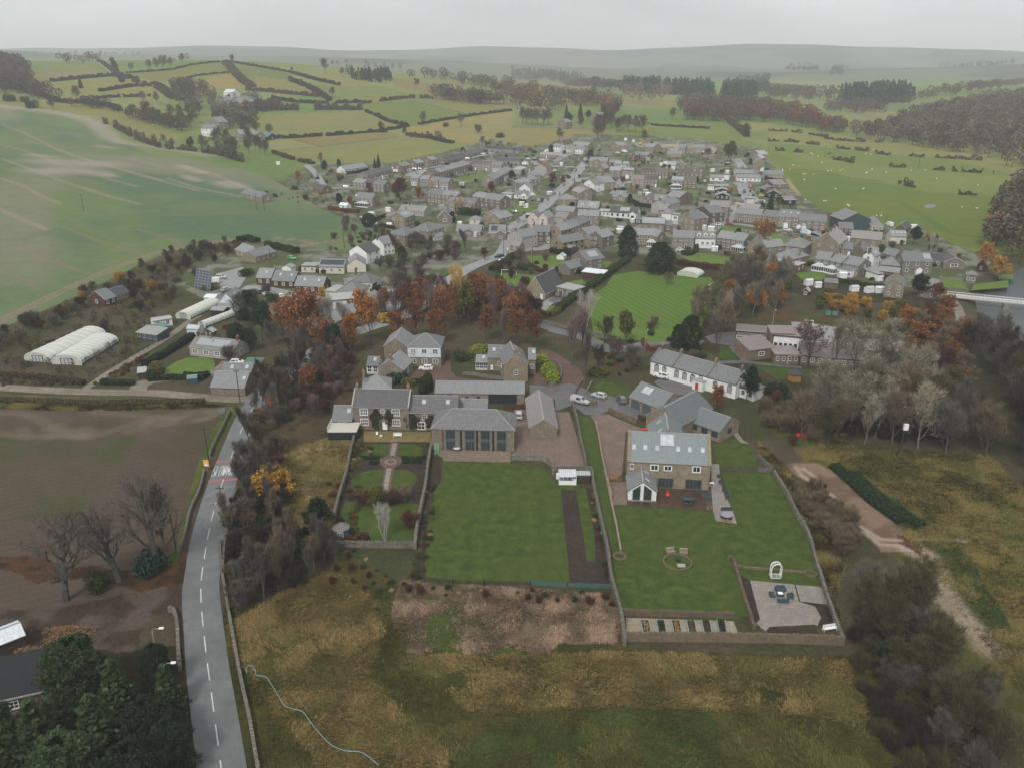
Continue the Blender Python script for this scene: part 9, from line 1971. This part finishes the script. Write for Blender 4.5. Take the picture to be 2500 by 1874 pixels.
# blue summerhouse
sm_=item('summerhouse','N',262,1455,'blue octagonal summerhouse with a stone-slabbed pointed roof','summerhouse');oc=[(1.5*math.cos(math.pi/8+i*math.pi/4),1.5+1.5*math.sin(math.pi/8+i*math.pi/4))for i in range(8)];pln('summerblue',lin(52,84,112),.7);mb=MB();[mb.fc([(*oc[i],0),(*oc[(i+1)%8],0),(*oc[(i+1)%8],2.2),(*oc[i],2.2)])for i in range(8)];mb.bd('wall','summerblue',sm_)
mb=MB();[mb.fc([(oc[i][0]*1.18,1.5+(oc[i][1]-1.5)*1.18,2.15),(oc[(i+1)%8][0]*1.18,1.5+(oc[(i+1)%8][1]-1.5)*1.18,2.15),(0,1.5,3.3)])for i in range(8)];mb.bd('roof','slb',sm_);put(wu('window',3,1,'wpt','glass',.08),sm_,(-.45,.1,.55),(1.1,1,1.35))
hs_=item('garden_hut','I',812,1300,'hexagonal orange-timber hut with a dark pointed roof by the school','hut');oc=[(2*math.cos(i*math.pi/3),2+2*math.sin(i*math.pi/3))for i in range(6)];mb=MB();[mb.fc([(*oc[i],0),(*oc[(i+1)%6],0),(*oc[(i+1)%6],2.2),(*oc[i],2.2)])for i in range(6)];mb.bd('wall','goldwood',hs_);mb=MB();[mb.fc([(oc[i][0]*1.2,2+(oc[i][1]-2)*1.2,2.1),(oc[(i+1)%6][0]*1.2,2+(oc[(i+1)%6][1]-2)*1.2,2.1),(0,2,3.5)])for i in range(6)];mb.bd('roof','dkt',hs_)
# goals, frames, odds and ends
def goal(cr,x,y,rz,w,h,d,label):g_=item('goal_frame',cr,x,y,label,'goal',rz);mb=MB();mb.bar((0,0,0),(0,0,h),.12);mb.bar((w,0,0),(w,0,h),.12);mb.bar((0,0,h),(w,0,h),.12);mb.bar((0,0,h),(0,d,0),.08);mb.bar((w,0,h),(w,d,0),.08);mb.bar((0,d,0),(w,d,0),.08);mb.bd('frame','wpt',g_)
goal('E',135,950,-8,6,2.2,1.2,'white goal frame on the lawn by the round brown tree');goal('F',915,1330,20,3.4,2,1.5,'white goal frame lying at the right edge of the playing field, lower one');goal('F',985,1270,60,3.4,2,1.5,'white goal frame at the right edge of the playing field, upper one');goal('I',875,730,-5,3,2,1,'grey goal on the wet school playground')
for x,lb in((1095,'left'),(1165,'right')):g_=item('climbing_wall','I',x,640,f'{lb} one of two dark green panels of the playground climbing frame','play panel');box_(g_,'panel','grs',0,1.8,0,.1,.6,2.2);box_(g_,'post','darkwood',0,.1,.1,.2,0,2.2);box_(g_,'post','darkwood',1.7,1.8,.1,.2,0,2.2)
pg=item('pergola','I',712,1120,'white timber pergola over the school entrance','pergola');mb=MB();[mb.bar((x,0,0),(x,0,2.6),.14)for x in(0,4.4)];[mb.bar((4.4*i/5,-.2,2.6),(4.4*i/5,3,3.0),.1)for i in range(6)];[mb.bar((0,y,2.62+y*.13),(4.4,y,2.62+y*.13),.1)for y in(0,1,2,2.9)];mb.bd('frame','cream',pg)
for k in range(9):w=item('wheelie_bin','D',470+k*22,1520+k*4,f'dark wheeled bin behind the cream wing, {["first", "second", "third", "fourth", "fifth", "sixth", "seventh", "eighth", "ninth"][k]} from the left','bin');w['group']='row of dark bins';box_(w,'body','bgy',0,.55,0,.6,0,.95);box_(w,'lid','bpt',-.03,.58,-.03,.63,.952,1.02)
cn=item('traffic_cone','L',550,805,'orange and white traffic cone by the driveway','cone');tub_(cn,'cone','signred',([(0,0,.03),(0,0,.75)],[.22,.04],10));tub_(cn,'base','rubber',([(0,0,0),(0,0,.04)],.3,4))
for k,(x,y,m,lb)in enumerate(((900,965,'signred','bright red plastic barrow by the step gate behind the big new house'),)):b=item('wheelbarrow','M',x,y,lb,'barrow');box_(b,'tray',m,0,1.2,0,.7,.3,.65);tub_(b,'wheel','rubber',([(1.3,.3,.2),(1.3,.42,.2)],.2,10))
for k,(x,y,rz)in enumerate(((280,345,-30),(335,330,20))):b=item('tarpaulin','S',x,y,f'{["left", "right"][k]} crumpled orange-red tarpaulin at the edge of the wood','tarpaulin',rz);mb=MB();z=[[vr.uniform(.05,.6)for _ in range(5)]for _ in range(4)];[mb.fc([(i*.6,j*.6,z[j][i]),(i*.6+.6,j*.6,z[j][i+1]),(i*.6+.6,j*.6+.6,z[j+1][i+1]),(i*.6,j*.6+.6,z[j+1][i])])for i in range(4)for j in range(3)];mb.bd('sheet','signred',b)
HP=sml(pts('T',"10 605 5 580 25 565 45 570 60 600 65 622 120 632 150 670 200 750 235 805 290 828 340 840 380 890 430 955 500 1030 560 1065 620 1080 690 1085 740 1115 800 1165"),4);mb=MB();mb.tb([(p[0]-HP[0][0],p[1]-HP[0][1],.5)for p in HP],.05,5);o=mb.bd('water_hose',pln('hoseblue',lin(120,150,154),.6));o.location=(*HP[0],0);tag(o,'pale blue hose snaking through the rough grass','hose')
pln('logends',lin(122,96,68),.9,var=.4,sc=6)
for cr_,x,y,w,lb in(('R',400,540,9,'long heap of split logs beyond the shiny-roofed shed'),('R',140,700,5,'heap of split logs before the shiny-roofed shed'),('R',370,620,3,'small heap of split logs in the middle of the yard')):
 mb=MB();
 for k in range(int(w*45)):a,b=vr.gauss(0,w*.2),vr.gauss(0,.5);zc=max(.1,1.1-abs(b)*.8-abs(a)/w*1.2)*vr.random();t=rv(vr)*.28;t.z*=.3;c=Vector((a+w/2*.6,b,zc+.1));mb.tb([c-t,c+t],.075,4)
 o=mb.bd('log_pile','logends');o.location=Gp(cr_,x,y);tag(o,lb,'log pile',kind='stuff')
tr_=item('disc_table','O',535,78,'round pale blue-white table before the barn conversion','table');tub_(tr_,'tabletop','pbl',([(0,0,.68),(0,0,.74)],.8,16));tub_(tr_,'leg','lead',([(0,0,0),(0,0,.68)],.06,6))
ld=item('play_ladder','O',325,115,'bright green and blue play ladder against the garden wall','ladder');mb=MB();mb.bar((0,0,0),(0,.8,2.6),.1);mb.bar((.7,0,0),(.7,.8,2.6),.1);[mb.bar((0,.8*k/6,2.6*k/6),(.7,.8*k/6,2.6*k/6),.08)for k in range(1,6)];mb.bd('rungs',pln('playgreen',lin(110,200,150),.5),ld)
bt_=item('bell_turret','D',862,1225,'white wooden bell turret with a small pointed cap on the hipped hall','turret',0,6.2);box_(bt_,'base','pbl',-1,1,-1,1,0,2.6);box_(bt_,'louvre','white',-.75,.75,-.75,.75,2.602,3.6);mb=MB();[mb.fc([(a[0],a[1],3.6),(b[0],b[1],3.6),(0,0,4.7)])for a,b in(((-1,-1),(1,-1)),((1,-1),(1,1)),((1,1),(-1,1)),((-1,1),(-1,-1)))];mb.bd('cap','lead',bt_)
# small huts, greenhouses and tanks in the gardens
hut="""
I 905 325 w|white glass cold frame at the left of the allotments
I 1000 345 w|glass greenhouse second from the left in the allotments
I 1370 385 w|white tent-like greenhouse in the allotments
I 1520 400 w|long pale glasshouse in the allotments
I 1610 400 w|white and green hut at the right of the allotments
I 1240 250 w|white garden gazebo on the lawn behind the long extension
F 1035 740 w|small glass pyramid house by the clipped hedge
F 1430 735 w|large white glazed roof frame behind the golden hedge
A 780 1090 w|white hut roof behind the tan solar house
A 1790 740 w|white gazebo by the round green conifer
C 660 450 w|white hut below the solar bungalow
C 610 470 w|white domed hut right of the pale one
C 1305 555 w|white flat hut on the edge of the green plot
C 1440 560 d|dark red shed on the edge of the green plot
C 1505 570 w|pale curved hut by the white cube annexe
C 130 130 w|white site cabin at the building site, left one
C 245 150 w|white site cabin at the building site, right one
C 230 1240 w|pale blue tent roof by the small dark annexe
D 1285 850 w|white tank left of the pink-roofed shed
D 1420 1160 w|white tent in the yard of the big stone hall
h 1350 410 w|white tarpaulin shelter behind the timber-clad blocks
g 1900 1570 g|black and green tank by the stone wall
b 255 1100 w|white rounded caravan at the lane corner
""".strip().splitlines()
for l in hut:
 a,lb=l.split('|');a=a.split()
 if a[3]=='x' or lb=='pale hut':continue
 hm_=item('garden_hut',a[0],float(a[1]),float(a[2]),lb,'hut',vr.uniform(-20,20));w,d,hh=vr.uniform(2.2,3.4),vr.uniform(1.8,2.4),vr.uniform(1.6,2.0);m1,m2={'w':('white','wsh'),'d':('bnw','dkt'),'g':('bgy','grs')}[a[3]];wms(w,d,0,hh,.5,'s',0,.2).bd('wall',MAT[m1],hm_);rms(w,d,hh,.5,'s',.1,.1,.08).bd('roof',[MAT[m2],'lead','lead'],hm_)
for k in range(90):
 p=G(vr.uniform(760,1880),vr.uniform(385,600))
 if not len(inside(xy(VP),np.array([p.x]),np.array([p.y]))):continue
 hm_=empty('garden_shed',p,vr.uniform(-.4,.4),('pale-roofed','grey-roofed')[k%2]+' small shed in a village garden','shed','small sheds in the village gardens');w,d=vr.uniform(2,3.6),vr.uniform(1.8,3);wms(w,d,0,1.9,.5,'s',0,.2).bd('wall',('white','bnw','cream','grn')[k%4],hm_);rms(w,d,1.9,.5,'s',.1,.1,.08).bd('roof',[('wsh','gsh')[k%2],'lead','lead'],hm_)
# orange digger on the building site
dg=item('excavator','C',345,190,'orange excavator with its arm out on the building site','excavator');box_(dg,'tracks','rubber',(-1.6,1.6,-1.2,-.7,0,.8),(-1.6,1.6,.7,1.2,0,.8));box_(dg,'body','signyellow',-1.4,1.2,-1.1,1.1,.9,2.);box_(dg,'cab','signyellow',.1,1.2,-1.1,-.1,2.01,3.0);mb=MB();mb.bar((1.,.3,1.6),(3.2,.3,4.),.4);mb.bar((3.2,.3,4.),(5.,.3,1.6),.35);mb.box(4.6,5.3,-.2,.8,.8,1.6,0,True);mb.bd('arm','signyellow',dg)
# ivy on the stone fronts
def ivy(root,x0,x1,z0,z1,label,n=900,sd=3):
 r_=random.Random(sd);M_=NPM()
 for _ in range(n):
  a=r_.uniform(0,6.28);rr=r_.random()**.5;x=(x0+x1)/2+math.cos(a)*rr*(x1-x0)/2*(1+.25*math.sin(5*a));z=(z0+z1)/2+math.sin(a)*rr*(z1-z0)/2;M_.leaf(Vector((x,-.12-.12*r_.random(),max(.1,z))),r_.uniform(.08,.17),r_,0)
 o=bpy.data.objects.new('climbing_plant',M_.mesh('climbing_plant','leaf'));link(o);o.color=(*lin(62,66,46),1);o.location=root.location;o.rotation_euler=root.rotation_euler;tag(o,label,'climber')
ivy(fh,4.2,7.,.2,5.4,'dark creeper left of the farmhouse door',1100,3);ivy(fh,7.6,9.6,1.2,5.2,'thin dark creeper right of the farmhouse door',600,4);ivy(wg,-1.2,2.2,.2,4.4,'dark creeper on the corner of the farmhouse wing',900,5);ivy(wg,3.8,6.4,.4,4.,'dark creeper between the windows of the farmhouse wing',700,6)
for t_ in TPL.values():
 for k_ in KIDS.get(t_.name,[]):bpy.data.objects.remove(k_)
 bpy.data.objects.remove(t_)
# -------- haze
mb=MB();mb.box(-9500,9500,-250,9300,-9,150,bot=True);hz=mb.bd('haze',bpy.data.materials.new('haze'));tag(hz,kind='stuff')
hm=hz.data.materials[0];hm.use_nodes=True;t_=hm.node_tree;t_.nodes.clear();ou=t_.nodes.new('ShaderNodeOutputMaterial');pv=t_.nodes.new('ShaderNodeVolumePrincipled')
dv(pv,'Color',(.93,.97,1,1));dv(pv,'Density',.00016);dv(pv,'Anisotropy',.0);t_.links.new(pv.outputs[0],ou.inputs['Volume'])
